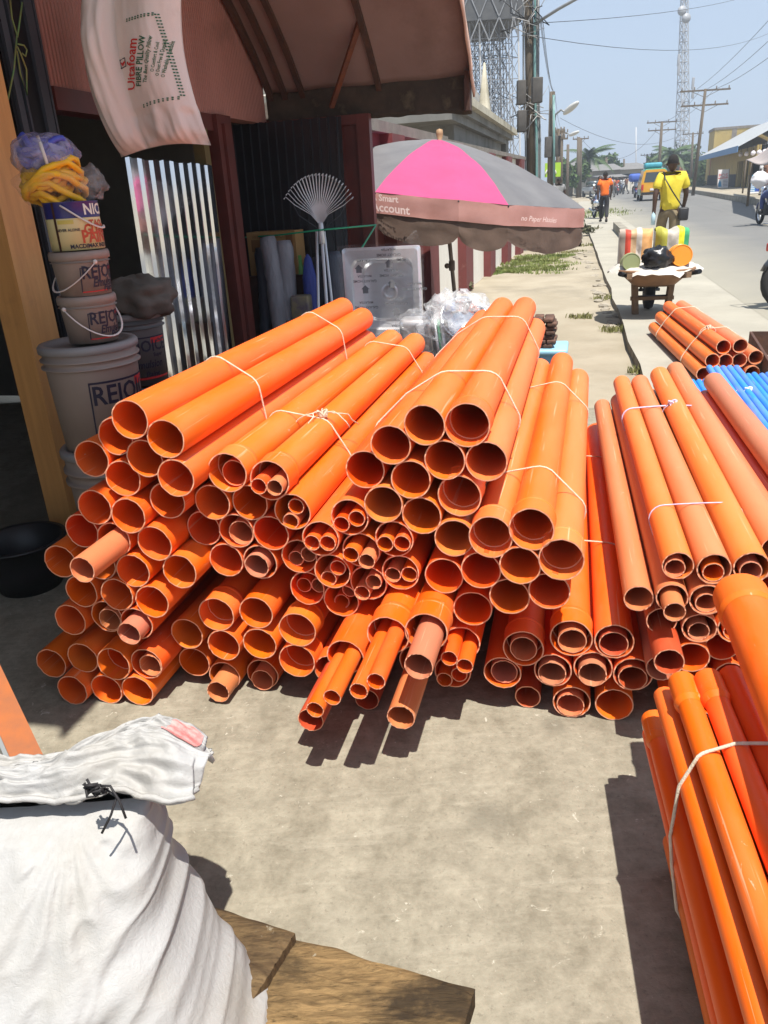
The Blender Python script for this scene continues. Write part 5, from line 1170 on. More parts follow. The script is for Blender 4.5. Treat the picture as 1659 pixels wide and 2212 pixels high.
for k,(sx,sz,dz) in enumerate((('A Smart',.07,-.04),('Account',.095,-.115))):
    a0=R(-90-25)
    def ft(x,y,dz=dz):
        a=a0+x/UR; p=um_pt(a,1.,0.); out=Vector((math.cos(a),math.sin(a),0)); return p+ZV*(dz+y)+out*.025
    mb=MB(); add_text(mb,sx,sz,ft,bold=.002,align='LEFT'); mb.build('lettering',M_UW,um)
def ft2(x,y):
    a=R(-90+24)+x/UR; p=um_pt(a,1.,0.); out=Vector((math.cos(a),math.sin(a),0)); return p+ZV*(-.10+y)+out*.025
mb=MB(); add_text(mb,'no Paper Hassles',.06,ft2,shear=.3,align='LEFT'); mb.build('lettering',M_UW,um)
ptop=UC+ZV*(ZA-.01); pbot=Vector((on_y(992,745,8.35).x,8.35,-.06)); MB().tube([ptop,pbot],.021,10).build('pole',mat('grey_umbrella_pole',(.26,.24,.21),.5,(.16,.14,.12),7,metal=.3),um)
MB().lathe([(.028,-.05),(.032,-.04),(.032,.04),(.028,.05)],10,ptop+(pbot-ptop)*.60).build('clamp',M_COP,um); MB().sphere(ptop+(pbot-ptop)*.60+Vector((-.05,0,0)),.028,8,6).build('clamp_knob',M_COP,um)
MB().lathe([(.001,.10),(.03,.09),(.035,.05),(.02,.0),(.06,-.03)],10,UC+ZV*ZA).build('finial',mat('tan_knob',(.33,.2,.1),.6),um)
# ------------------------------------------------------------------ poles, lamps, wires
M_POLE=mat('weathered_wood_pole',(.085,.065,.045),.9,(.15,.12,.085),4,stretch=(4,4,.4),bump=.5,bscale=14)
M_GREYP=mat('grey_steel_pole',(.22,.23,.23),.5,(.3,.3,.3),5,metal=.3)
M_TEAL=mat('teal_conduit',(.12,.26,.25),.6,(.2,.33,.31),5)
M_WIRE=mat('black_wire',(.03,.03,.032),.6)
M_WIREG=mat('pale_wire',(.35,.34,.33),.6)
def wire(pts_or_a,b=None,sag=.3,r=.008,label='',m=None,n=16):
    a=Vector(pts_or_a); b=Vector(b); pts=[a+(b-a)*(k/n)-ZV*sag*4*(k/n)*(1-k/n) for k in range(n+1)]
    o=MB().tube(pts,r,4,caps=False).build('overhead_wire',m or M_WIRE); tag(o,label,'wire','overhead wires'); return o
pb_=on_z(1150,537,-.05); PN=Vector((pb_.x,pb_.y,0)); lean=Vector((-.035*8.8+.0,0,8.8))
def onp(z): return PN+lean*(z/8.8)
up=thing('utility_pole','brown wooden utility pole with meter boxes and tangled cables beside the lattice tower','pole',PN)
MB().tube([PN-ZV*.2,onp(4),onp(8.8)],[.115,.105,.09],14).build('pole',M_POLE,up)
for dx,dy,r_ in ((.17,-.05,.028),(.205,-.08,.018),(-.15,-.08,.024),(.10,-.14,.03)):
    MB().tube([onp(z)+Vector((dx+.015*math.sin(z*3),dy,0)) for z in (0.2,1.2,2.4,3.6,5,7,8.4)],r_,7).build('conduit',M_TEAL if dx==.10 else M_GREYP,up)
for u,v,w,h in ((1126,200,.20,.50),(1160,195,.24,.52),(1127,262,.20,.46)):
    p=on_y(u,v,19.85); MB().rbox(p,(w,.16,h),.02).build('meter_box',mat('dark_meter_box',(.055,.05,.045),.7,(.09,.08,.07),6),up)
rnd=random.Random(21)
for k in range(16):
    z=rnd.choice([5.6,5.2,4.8,3.2,3.0,4.2]); a=onp(z)+Vector((rnd.uniform(-.35,.2),-.2,rnd.uniform(-.3,.3)));
    pts=[a+Vector((rnd.uniform(-.4,.3),rnd.uniform(-.1,.1),rnd.uniform(-.4,.25))) for _ in range(5)]; MB().tube(pts,.011,4).build('tangled_cable',M_WIREG if k%3 else M_WIRE,up)
mb=MB(); la=onp(on_y(1160,50,20).z); lb_=on_y(1262,-12,19.3); MB().tube([la,la+(lb_-la)*.55+ZV*.02,lb_],.035,8).build('lamp_arm',M_GREYP,up)
# second pole with street lamp
def street_pole(u,vtop,y,label,lamp=None,boxes=(),r=.1,arms=(),lean=0.,ubase=None,steel=False,group=None):
    ub=ubase if ubase is not None else u
    d=ray(ub,vtop+60); b=EYE+d*(y/d.y); b.z=0; tp=on_y(u,vtop,y)
    o=thing('utility_pole',label,'pole',b,group); MB().tube([b-ZV*.2,(b+tp)/2,tp],[r,r*.9,r*.75],10).build('pole',M_GREYP if steel else M_POLE,o)
    for q,(vv,w) in enumerate(arms):
        c=on_y(u+(ub-u)*(vv-vtop)/250,vv,y); MB().bar(c-Vector((w/2,0,0)),c+Vector((w/2,0,0)),.09,.11).build('crossarm',M_POLE,o)
        for e in (-.47,-.22,.22,.47): MB().lathe([(.03,0),(.05,.05),(.035,.1),(.05,.14),(.03,.2),(.001,.22)],8,c+Vector((w*e,0,.04))).build('insulator',M_COP,o)
        if w>1: MB().bar(c-Vector((w*.3,0,0)),c-ZV*.45,.03).build('arm_brace',M_POLE,o); MB().bar(c+Vector((w*.3,0,0)),c-ZV*.45,.03).build('arm_brace',M_POLE,o)
    for (du,vv,w,h) in boxes: MB().rbox(on_y(u+du,vv,y-.2),(w,.2,h),.03).build('meter_box',MATS['dark_meter_box'],o)
    if lamp:
        (ua,va),(ue,ve)=lamp; A=on_y(ua,va,y-.1); E_=on_y(ue,ve,y-.6); MB().tube([A,A+(E_-A)*.15+ZV*.25,A+(E_-A)*.6+ZV*.25,E_],.04,7).build('lamp_arm',M_GREYP,o)
        hd=(E_-A).normalized(); Mh=hd.to_track_quat('X','Z').to_matrix(); MB().sphere(E_+hd*.3,(.45,.16,.12),12,8,Mh).build('lamp_head',mat('lamp_grey',(.5,.5,.48),.4),o)
    return o
P2=street_pole(1193,198,36,'dark utility pole carrying a street lamp and a teal conduit',lamp=((1196,265),(1222,243)),boxes=((-9,318,.28,.8),(10,316,.28,.8)),r=.16)
MB().tube([on_y(1196,205,35.7),on_y(1197,395,35.7)],.05,6).build('conduit',M_TEAL,P2)
street_pole(1206,278,48,'slim utility pole with small insulator arms just past the lamp pole',r=.13,arms=((285,.7),(298,.7)))
street_pole(1214,278,58,'utility pole with a slanting lamp arm among the far row of poles',r=.13,arms=((288,.8),(300,.8)),lamp=((1214,300),(1232,292)))
street_pole(1227,312,75,'short bare utility pole closest to the twin poles',r=.16)
street_pole(1250,296,85,'tall left one of the twin poles before the palm tree',r=.2); street_pole(1254.5,298,85.5,'right one of the twin poles with a stub arm before the palm tree',r=.2,arms=((300,1.6),))
street_pole(1310,340,110,'bare pole in front of the low grey houses at the bend',r=.2)
street_pole(1348,343,120,'thin dark pole before the hip-roofed house at the bend',r=.17)
street_pole(1398,333,130,'small far pole with a crossarm over the hip-roofed house',r=.2,arms=((335,2.),))
street_pole(1524,192,62,'tall wooden pole with two crossarms beside the yellow building',r=.13,arms=((195,3.6),(227,3.4)),ubase=1512)
street_pole(1430,262,85,'wooden pole with crossarms behind the yellow van',r=.17,arms=((264,3.),(281,2.8)),ubase=1427)
street_pole(1497,286,105,'wooden pole with one crossarm between the tower and the yellow building',r=.16,arms=((289,2.6),))
for (u0,v0,y0,u1,v1,y1,sg) in ((1160,50,20,1700,-40,60,.4),(1160,80,20,1720,38,60,.9),(1506,192,62,1760,-70,30,.3),(1528,192,62,1770,-20,30,.3),(1545,192,62,1790,20,30,.3),(1512,196,62,1422,262,85,.6),(1540,196,62,1440,262,85,.6),(1165,30,20,1195,198,36,.3),(1168,35,20,1198,198,36,.35),(1172,40,20,1200,205,36,.4),(1195,205,36,1206,280,48,.3),(1199,205,36,1215,280,58,.4),(1256,300,85,1418,282,85,2.2),(1210,255,60,1480,286,105,1.5)):
    wire(on_y(u0,v0,y0),on_y(u1,v1,y1),sg,.007 if max(y0,y1)<61 else .014,'dark overhead wire strung between poles above the street')
# ------------------------------------------------------------------ lattice scaffold tower with tank deck
M_LAT=mat('galvanised_lattice',(.30,.31,.32),.55,(.2,.2,.21),3,metal=.3); M_LATD=mat('dark_lattice',(.085,.085,.09),.6); M_LATW=mat('pale_lattice',(.5,.5,.5),.5)
YT=46.; c=on_y(1062,250,YT); lt=thing('lattice_tower','tall steel lattice stand with a dark tank deck behind the grey building','tower',(c.x,YT,0))
xL,xR=on_y(985,200,YT).x,on_y(1128,200,YT).x; zD=on_y(1060,48,YT).z
nx=7; lev=[0.]; 
while lev[-1]<zD-.6: lev.append(lev[-1]+.95)
def lx(i): return xL+(xR-xL)*i/nx
for j in range(4):
    yy=YT+j*1.9
    for i in range(nx+1):
        wv=.075 if (j==0 and i in (3,7)) else .045
        MB().bar((lx(i),yy,0),(lx(i)-.25,yy,zD),wv).build('post',M_LATW if (j==0 and i in (3,7)) else M_LATD if (i+j)%2 else M_LAT,lt)
    for k,z in enumerate(lev):
        MB().bar((xL-.25*z/zD,yy,z),(xR-.25*z/zD,yy,z),.035).build('ledger',M_LAT,lt)
        if k<len(lev)-1:
            mb=MB()
            for i in range(nx):
                o_=-.25*z/zD; mb.bar((lx(i)+o_,yy,z),(lx(i+1)+o_,yy,lev[k+1]),.03); mb.bar((lx(i+1)+o_,yy+.02,z),(lx(i)+o_,yy+.02,lev[k+1]),.03)
            q=mb.build('cross_brace',M_LATD if j%2 else M_LAT,lt); q['kind']='stuff'
for i in range(nx+1):
    for k in range(0,len(lev)-1,2): MB().bar((lx(i)-.25*lev[k]/zD,YT,lev[k]),(lx(i)-.25*lev[k]/zD,YT+5.7,lev[k+1]),.03).build('depth_brace',M_LATD,lt)
MB().box(((xL+xR)/2-.3,YT+2.8,zD+1.6),(xR-xL+.6,6.4,3.1)).build('tank',mat('dark_tank',(.06,.062,.065),.7,(.09,.09,.09),3),lt)
for i in range(0,nx,2):
    for a_,b_ in ((lx(i),lx(min(nx,i+2))),(lx(min(nx,i+2)),lx(i))): MB().bar((a_-.3,YT-.42,zD-.9),(b_-.3,YT-.42,zD+1.2),.05).build('tank_brace',M_LAT,lt)
# ------------------------------------------------------------------ telecom mast
YM=125.; c=on_y(1474,380,YM); ms=thing('telecom_mast','slender red and white steel telecom mast with dish antennas','mast',(c.x,YM,0))
M_MR=mat('mast_red',(.45,.10,.07),.6); M_MW=mat('mast_hazed_white',(.36,.37,.39),.6)  # white steel greyed, distance haze put into its colour
hM=on_y(1478,-70,YM).z; wb=(on_y(1493,370,YM).x-on_y(1456,370,YM).x)/2; wt=.42
cx_=c.x; ctx=on_y(1479,-60,YM).x
def mp_(i,z):
    q=z/hM; w=wb*(1-q)**1.15+wt*q; a=R(45+90*i+12); return Vector((cx_+(ctx-cx_)*q+w*math.cos(a),YM+w*math.sin(a),z))
nlv=22; zs=[hM*(1-(1-k/nlv)**1.0) for k in range(nlv+1)]
for k in range(nlv):
    m_=M_MR if k<3 or (k//4)%4==3 and False else M_MW
    for i in range(4):
        MB().bar(mp_(i,zs[k]),mp_(i,zs[k+1]),.09).build('leg',m_,ms)
        MB().bar(mp_(i,zs[k]),mp_((i+1)%4,zs[k+1]),.05).build('brace',m_,ms); MB().bar(mp_((i+1)%4,zs[k]),mp_(i,zs[k+1]),.05).build('brace',m_,ms); MB().bar(mp_(i,zs[k+1]),mp_((i+1)%4,zs[k+1]),.09).build('strut',m_,ms)
for u,v in ((1472,24),(1481,40),(1466,130),(1466,150),(1497,180),(1497,200)):
    p=on_y(u,v,YM-1.2); (MB().lathe([(.02,0),(.6,.12),(.62,.3),(.02,.32)],14,p,Matrix.Rotation(R(90),3,'X')) if v<60 else MB().rbox(p,(.35,.2,1.5),.05)).build('antenna',mat('antenna_grey',(.3,.31,.33),.5),ms)
c=on_y(1374,400,160); mm_=thing('thin_mast','hair-thin guyed mast standing far off above the rooftops','mast',(c.x,160,0)); MB().tube([(c.x,160,0),(on_y(1374,275,160).x,160,on_y(1374,275,160).z)],.09,5).build('mast_tube',M_LATW,mm_)
# ------------------------------------------------------------------ far houses, palms and trees
M_ROOFG=mat('weathered_grey_roof',(.14,.135,.13),.85,(.2,.19,.18),1.5,stretch=(3,3,1)); M_HW=mat('drab_house_wall',(.24,.22,.18),.9,(.32,.29,.24),1.2); M_WIN=mat('dark_window',(.03,.032,.035),.3)
def house(u0,u1,vb,ve,vr,y,label,hip=True,wins=4,wm=None,rm=None,dep=9):
    x0,x1=on_y(u0,vb,y).x,on_y(u1,vb,y).x; ze=on_y((u0+u1)/2,ve,y).z; zr=on_y((u0+u1)/2,vr,y).z
    o=thing('house',label,'house',((x0+x1)/2,y,0)); MB().box(((x0+x1)/2,y+dep/2,ze/2-.2),(x1-x0,dep,ze+.4)).build('wall',wm or M_HW,o)
    e=.5; L_=(x1-x0)*.3 if hip else 0; yy=y-e
    MB().add([(x0-e,yy,ze),(x1+e,yy,ze),(x1+e,y+dep+e,ze),(x0-e,y+dep+e,ze),(x0-e+L_,y+dep/2,zr),(x1+e-L_,y+dep/2,zr)],[(0,1,5,4),(1,2,5),(2,3,4,5),(3,0,4),(0,3,2,1)]).build('roof',rm or M_ROOFG,o)
    for k in range(wins):
        cx=x0+(x1-x0)*(k+.5)/wins; w=MB().box((cx,y-.03,ze*.58),(1.3,.1,1.1)).build('window',M_WIN,o); MB().box((cx,y-.09,ze*.58-.6),(1.5,.12,.1)).build('sill',M_HW,w)
    return o
house(1228,1290,400,361,345,120,'low drab house with a rusty grey gable roof below the palm',hip=False,wins=3)
house(1279,1338,402,368,353,105,'grey roofed house with dark window band left of the hip-roofed house',hip=False,wins=5)
house(1340,1408,398,365,350,118,'two-storey house with a dark hipped roof at the road bend',wins=5,wm=mat('buff_wall',(.36,.32,.25),.9))
house(1298,1345,405,383,377,95,'low grey shed with a flat roof below the houses at the bend',hip=False,wins=2,dep=5)
house(1440,1500,395,372,358,140,'far pale house half hidden by trees at the mast foot',wins=3)
c0=on_z(1352,412,0); ww=thing('white_wall','long white perimeter wall behind the motorcycles at the bend','wall',(c0.x,c0.y,0)); x0,x1=on_y(1340,400,112).x,on_y(1378,400,112).x; MB().box(((x0+x1)/2,112,.6),(x1-x0,.25,1.5)).build('wall_panel',M_CREAM,ww)
for f_ in (0,.33,.66,1): MB().box((x0+(x1-x0)*f_,111.95,.7),(.4,.4,1.6)).build('pier',M_CREAM,ww)
def palm(u,v,y,r,label,h0=None,seed=0,n=18):
    c=on_y(u,v,y); rnd=random.Random(seed); o=thing('palm_tree',label,'palm tree',(c.x,y,0)); MB().tube([(c.x+.3,y,0),(c.x+.1,y,c.z*.5),(c.x,y,c.z)],[.24,.19,.16],8).build('trunk',M_TRUNK,o)
    for k in range(n):
        a=k*2.4+rnd.uniform(-.3,.3); el=rnd.uniform(-.15,1.2); d=Vector((math.cos(a),math.sin(a),0)); pts=[]; L=r*rnd.uniform(.85,1.15)
        for q in range(9):
            f=q/8; pts.append(c+d*L*f*math.cos(el*(1-f))+ZV*(L*(math.sin(el)*f-.75*f*f*(1.1-.3*el))))
        mb=MB(); mb.tube(pts,[.05*(1-q/9)+.01 for q in range(9)],4)
        for q in range(1,27):
            f=q/27; i=min(7,int(f*8)); g=f*8-i; p=pts[i]*(1-g)+pts[i+1]*g; tg=(pts[i+1]-pts[i]).normalized(); sd=tg.cross(ZV).normalized()
            ll=L*.30*math.sin(PI*min(1,f*.85+.15))
            for s_ in (-1,1): e=p+sd*s_*ll*.75+tg*ll*.45-ZV*ll*.45; w=tg*.06*y/85; mb.add([p-w,p+w,e],[(0,1,2)])
        mb.build('frond',M_PALM,o)
    return o
palm(1271,340,95,2.7,'coconut palm with arching fronds behind the twin poles',seed=1)
palm(1451,335,110,3.0,'coconut palm rising behind the yellow van beside the mast',seed=2); palm(1466,345,118,2.8,'shorter palm tucked in beside the mast legs',seed=3)
def tree(u,v,y,rx,rz,label,n=1500,seed=0,size=.3,m=None):
    c=on_y(u,v,y); o=thing('tree',label,'tree',(c.x,y,0)); MB().tube([(c.x,y,0),(c.x+.1,y,c.z*.6),c],[.28,.22,.1],8).build('trunk',M_TRUNK,o)
    for k in range(4):
        a=k*1.6+seed; MB().tube([(c.x+.05,y,c.z*.6),c+Vector((math.cos(a)*rx*.6,math.sin(a)*rx*.5,rz*.3))],[.1,.03],5).build('limb',M_TRUNK,o)
    mb=MB()
    for k in range(7):
        a=k*2.4+seed; q=.55 if k else 0; leaves(mb,c+Vector((math.cos(a)*rx*q,math.sin(a)*rx*q,rz*.35*math.sin(k*1.9+seed))),rx*.55,rx*.55,rz*.55,n//7,size,seed*10+k)
    mb.build('crown',m or M_LEAF,o); return o
for k,(u,v,y,rx,rz,lab) in enumerate(((1436,352,130,3.2,2.8,'bushy green tree beside the turquoise van roof'),(1490,350,128,3.2,3.4,'green tree between the mast and the yellow building'),(1312,352,120,2.2,1.6,'round tree top above the low house roofs'),(1233,372,90,2.2,2.0,'dark green bush left of the palm'),(1218,380,85,1.5,1.5,'small bush behind the green signboard'),(1507,365,110,2.,2.4,'narrow tree close against the yellow building'))): tree(u,v,y,rx,rz,lab,1300,k+1,.35)
sg=thing('green_signboard','lime green signboard with a white curve over the umbrella edge','sign',on_y(1195,370,40)); p=on_y(1194,367,40); MB().box(p,(.75,.06,.62)).build('board',mat('lime_green',(.32,.52,.03),.5),sg); MB().tube([p+Vector((-.1+.25*math.cos(a),-.05,-.18+.25*math.sin(a))) for a in [k*PI/10 for k in range(11)]],.03,6).build('white_curve',M_CREAM,sg); MB().tube([(p.x,40,0),(p.x,40,p.z)],.05,6).build('post',M_GREYP,sg)
# ------------------------------------------------------------------ yellow shop building over the road
PK=K0+NK*3.6; NF=-NK
def yb(u,v,o=0.): return on_plane(u,v,PK+NK*o,NK)
M_YEL=mat('ochre_yellow_wall',(.42,.31,.10),.85,(.36,.26,.085),2,stretch=(1,1,.5),dirt=(.2,.15,.07),dirt_scale=1.2,dirt_lo=.55,dirt_hi=.75); M_BLUEF=mat('blue_fascia',(.10,.22,.40),.6,(.08,.18,.34),4); M_RF=mat('pale_metal_roof',(.40,.41,.41),.6,(.32,.33,.33),1.2,stretch=(4,4,1))
yl=thing('yellow_shop','ochre yellow roadside shop with pale metal roof and blue fascia','building',PK)
zB=.3
l_far=yb(1532,345).dot(DK); l_near=l_far-34
lf=lambda l,o,z: DK*l+NK*(PK.dot(NK)+o)+ZV*z
zE=yb(1534,338).z
def ybox(mb,l0,l1,o0,o1,z0,z1): return mb.box(lf((l0+l1)/2,(o0+o1)/2,(z0+z1)/2),(abs(o1-o0),abs(l1-l0),abs(z1-z0)),basis(NK,DK,ZV))
door_l=yb(1592,360).dot(DK)
ybox(MB(),door_l,l_far,0,.3,zB,zE).build('wall',M_YEL,yl); ybox(MB(),l_near,door_l,0,.3,zE-.95,zE).build('wall',M_YEL,yl); ybox(MB(),l_near,l_far,7.7,8,zB,zE).build('wall',M_YEL,yl); ybox(MB(),l_far-.3,l_far,.3,7.7,zB,zE).build('wall',M_YEL,yl)
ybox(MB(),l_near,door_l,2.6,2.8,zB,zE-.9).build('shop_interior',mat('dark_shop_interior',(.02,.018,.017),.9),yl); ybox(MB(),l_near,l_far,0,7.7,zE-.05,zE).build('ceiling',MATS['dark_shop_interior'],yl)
for l in (door_l-.3,door_l-3.3,door_l-6.3): ybox(MB(),l-.3,l,.05,.35,zB,zE-.95).build('pillar',M_YEL,yl)
ybox(MB(),door_l,l_far,-.012,.0,zB,zB+1.0).build('dark_plinth',mat('plinth_black',(.03,.025,.022),.9),yl)  # near-black band along the foot of the wall
ybox(MB(),l_far-2.2,l_far-1.95,-.03,.0,zB+1.,zE).build('red_strip',mat('strip_red',(.4,.06,.03),.7),yl)
e=1.3; MB().add([lf(l_near,-e,zE-.05),lf(l_far+.8,-e,zE-.05),lf(l_far+.8,4,zE+2.6),lf(l_near,4,zE+2.6),lf(l_near,9,zE),lf(l_far+.8,9,zE)],[(0,1,2,3),(3,2,5,4)]).build('roof',M_RF,yl)
ybox(MB(),l_near,l_far+.85,-e-.05,-e,zE-.42,zE+.02).build('fascia',M_BLUEF,yl)
zP_=yb(1520,300,3).z; ybox(MB(),l_far+.9,l_far+7,.4,6,zB,zE+2.7).build('tall_wall',M_YEL,yl); ybox(MB(),l_far+.85,l_far+7.1,.3,6.1,zE+2.7,zE+2.95).build('parapet_cap',M_COP,yl)
ybox(MB(),l_far+.87,l_far+.9,2.2,2.7,zB,zE+2.7).build('soil_pipe',M_COP,yl)
for k,u in enumerate((1600,1613,1627,1640,1652)):
    p=yb(u,334-(u-1600)*.12,-.4); o=thing('festoon_bulb','pale round bulb hanging under the blue fascia of the yellow shop','bulb',p,'bulbs under the blue fascia'); MB().sphere(p,.17,10,7).build('globe',mat('bulb_white',(.8,.74,.78),.3),o); MB().tube([p+ZV*.15,Vector((p.x,p.y,zE-.06))],.02,5).build('flex',M_WIRE,o)
# stall canopy at the frame edge
cq=yb(1655,340,-3.2); sc_=thing('stall_canopy','pale sagging stall canopy at the front of the yellow shop','canopy',(cq.x,cq.y,0))
A_=[yb(1612,346,-2.6),yb(1680,300,-2.6),yb(1700,330,-5.),yb(1625,352,-5.)]; mb=MB(); mb.grid(lambda u,v:(A_[0]*(1-u)+A_[1]*u)*(1-v)+(A_[3]*(1-u)+A_[2]*u)*v-ZV*.2*math.sin(PI*u),10,8); q=mb.build('sheet',mat('stall_sheet',(.38,.34,.32),.8,(.28,.22,.2),2),sc_); md=q.modifiers.new('t','SOLIDIFY'); md.thickness=.04
for p in A_: MB().tube([(p.x,p.y,.25),p],.05,6).build('post',M_POLE,sc_)
# signs
def aboard(u0,u1,vb,vt,o,label,m,extra,name='sandwich_board',lean=.12):
    b0,b1=yb(u0,vb,o),yb(u1,vb,o); y=(b0.y+b1.y)/2; p0,p1=on_y(u0,vb,y),on_y(u1,vb,y); h=on_y(u0,vt,y).z-p0.z; w=p1.x-p0.x
    o_=thing(name,label,'sign',((p0.x+p1.x)/2,y,.3)); z0=.3; bx=(p0.x+p1.x)/2
    M_=Matrix.Rotation(R(-7),3,'X'); 
    def S(x,yy,d=0.): return Vector((bx+x*w/2,y,z0))+M_@Vector((0,-d,yy*h))
    mb=MB(); mb.add([S(-1,.04),S(1,.04),S(1,1),S(-1,1),S(-1,.04,-.04),S(1,.04,-.04),S(1,1,-.04),S(-1,1,-.04)],[(0,1,2,3),(7,6,5,4),(0,4,5,1),(1,5,6,2),(2,6,7,3),(3,7,4,0)]); mb.build('board',m,o_)
    for s_ in (-1,1): MB().bar(S(s_,-.0,.03),S(s_,1.02,.03),.05).build('frame',M_COP,o_)
    extra(o_,S,w,h); return o_
M_WHT=mat('sign_white',(.72,.70,.70),.6); M_RD=mat('sign_red',(.55,.05,.05),.6); M_SKY=mat('sign_blue',(.04,.24,.48),.5,(.08,.38,.6),3)
def pos_x(o,S,w,h):
    V,F=text_geo('POS',1.); hw=max(v.x for v in V); mb=MB(); mb.add([S(v.x/hw*.8,.68+v.y*.26,.012) for v in V],F); mb.build('lettering',M_RD,o)
    mb=MB(); mb.add([S(-.85,.53,.012),S(.85,.53,.012),S(.85,.57,.012),S(-.85,.57,.012)],[(0,1,2,3)]); mb.build('red_rule',M_RD,o)
    mb=MB()
    for k in range(5): mb.add([S(.0,.45-.075*k,.012),S(.85,.45-.075*k,.012),S(.85,.415-.075*k,.012),S(.0,.415-.075*k,.012)],[(0,1,2,3)])
    mb.build('text_lines',mat('sign_grey',(.25,.25,.32),.6),o)
    MB().add([S(-.8,.1,.012),S(-.2,.1,.012),S(-.35,.35,.012),S(-.6,.45,.012),S(-.8,.3,.012)],[(0,1,2,3,4)]).build('picture',M_SKY,o)
aboard(1547,1571,424,383,-1.6,'white sandwich board reading POS in red before the yellow shop',M_WHT,pos_x)
def blu_x(o,S,w,h):
    MB().add([S(-.75,.6,.012),S(.1,.6,.012),S(.1,.9,.012),S(-.75,.9,.012)],[(0,1,2,3)]).build('pale_patch',mat('sign_pale',(.45,.6,.5),.6),o); MB().add([S(.25,.1,.012),S(1,.1,.012),S(1,.98,.012),S(.25,.98,.012)],[(0,1,2,3)]).build('dark_band',mat('sign_navy',(.02,.06,.3),.5),o)
    mb=MB()
    for k in range(4): mb.add([S(-.6,.5-.1*k,.012),S(.15,.5-.1*k,.012),S(.15,.46-.1*k,.012),S(-.6,.46-.1*k,.012)],[(0,1,2,3)])
    mb.build('text_lines',M_WHT,o); MB().add([S(-.95,.04,.012),S(.95,.04,.012),S(.95,.12,.012),S(-.95,.12,.012)],[(0,1,2,3)]).build('white_base',M_WHT,o)
aboard(1613,1638,434,393,-2.6,'bright blue sandwich board beside the kerb near the motorcycle rider',M_SKY,blu_x)
c=yb(1500,400,-1.5); hd=thing('hedge','dense dark green hedge at the corner of the yellow building','hedge',(c.x,c.y,.3)); mb=MB()
for k in range(6): leaves(mb,c+DK*(k*1.6-3)+ZV*(.2*math.sin(k*2)-.35),1.5,1.5,1.15,420,.20,k+40)
mb.build('foliage',M_LEAF,hd); MB().tube([(c.x,c.y,.3),c],[.1,.05],6).build('stem',M_TRUNK,hd)
c=yb(1530,412,-1.4); bn=thing('roadside_bench','small pale roadside bench with a dark stool beneath the yellow wall','bench',(c.x,c.y,.3)); MB().box(c+ZV*.2,(1.0,.4,.08),basis(NK,DK,ZV)).build('seat',M_CREAM,bn)
for s_ in (-.4,.4):
    for t_ in (-.15,.15): MB().bar((c+NK*s_*.9+DK*t_*.9)+ZV*.17,Vector((c.x,c.y,.28))+NK*s_+DK*t_,.06).build('leg',M_POLE,bn)
# rusty box at the frame edge beyond the roadside bundle
p_,q_=on_z(1622,716,.2),on_z(1664,782,.2); dd=(q_-p_).normalized(); nn=Vector((-dd.y,dd.x,0)); nn=nn if nn.x>0 else -nn; c_=(p_+q_)/2
rb=thing('rusty_box','rusty brown sheet metal box edge beside the bundle by the road','box',(c_.x,c_.y,0)); L_=(q_-p_).length
for o_,w_ in ((0,.02),(.45,.02)): MB().bar(Vector((p_.x,p_.y,.1))+nn*o_,Vector((q_.x,q_.y,.1))+nn*o_,w_,.2).build('side',M_RIBM,rb)
for e_ in (p_,q_): MB().bar(Vector((e_.x,e_.y,.1))+nn*.012,Vector((e_.x,e_.y,.1))+nn*.44,.02,.2).build('end',M_RIBM,rb)
# ------------------------------------------------------------------ people
def skin_mesh(verts,edges,radii,sub=1,root=0):
    me=bpy.data.meshes.new('sk'); me.from_pydata([tuple(v) for v in verts],edges,[]); o=bpy.data.objects.new('sk',me); COL.objects.link(o)
    o.modifiers.new('s','SKIN'); me.skin_vertices[0]; sv=me.skin_vertices[0].data
    for i,r in enumerate(radii): sv[i].radius=(r if isinstance(r,tuple) else (r,r)); sv[i].use_root=(i==root)
    m=o.modifiers.new('ss','SUBSURF'); m.levels=sub; m.render_levels=sub
    dg=bpy.context.evaluated_depsgraph_get(); out=bpy.data.meshes.new_from_object(o.evaluated_get(dg)); V=[v.co.copy() for v in out.vertices]; F=[list(p.vertices) for p in out.polygons]
    bpy.data.objects.remove(o); bpy.data.meshes.remove(me); bpy.data.meshes.remove(out); return V,F
M_SKIN=mat('dark_brown_skin',(.075,.038,.024),.55,(.06,.03,.02),8); M_HAIR=mat('black_hair',(.012,.010,.009),.9,bump=.6,bscale=300)
def cloth(name,c): return mat('cloth_'+name,c,.85,tuple(x*.8 for x in c),7,bump=.35,bscale=12)
# joints on a 1.70 m figure facing +Y
BASE=dict(pel=(0,0,.92),spi=(0,0,1.08),chs=(0,.01,1.27),nek=(0,.0,1.44),hed=(0,.02,1.57),
 shL=(-.175,0,1.385),elL=(-.225,-.03,1.12),wrL=(-.225,.04,.88),shR=(.175,0,1.385),elR=(.225,-.03,1.12),wrR=(.225,.05,.89),
 hpL=(-.09,0,.90),knL=(-.095,.03,.50),anL=(-.095,-.02,.09),hpR=(.09,0,.90),knR=(.095,.03,.50),anR=(.095,-.02,.09),toL=(-.105,.16,.035),toR=(.105,.16,.035))
WALK=dict(knL=(-.095,.17,.53),anL=(-.09,.20,.10),toL=(-.095,.36,.045),knR=(.095,-.02,.49),anR=(.09,-.30,.14),toR=(.095,-.16,.035),elL=(-.235,-.09,1.13),wrL=(-.235,-.08,.90),elR=(.235,.03,1.13),wrR=(.225,.16,.93))
STAND=dict()
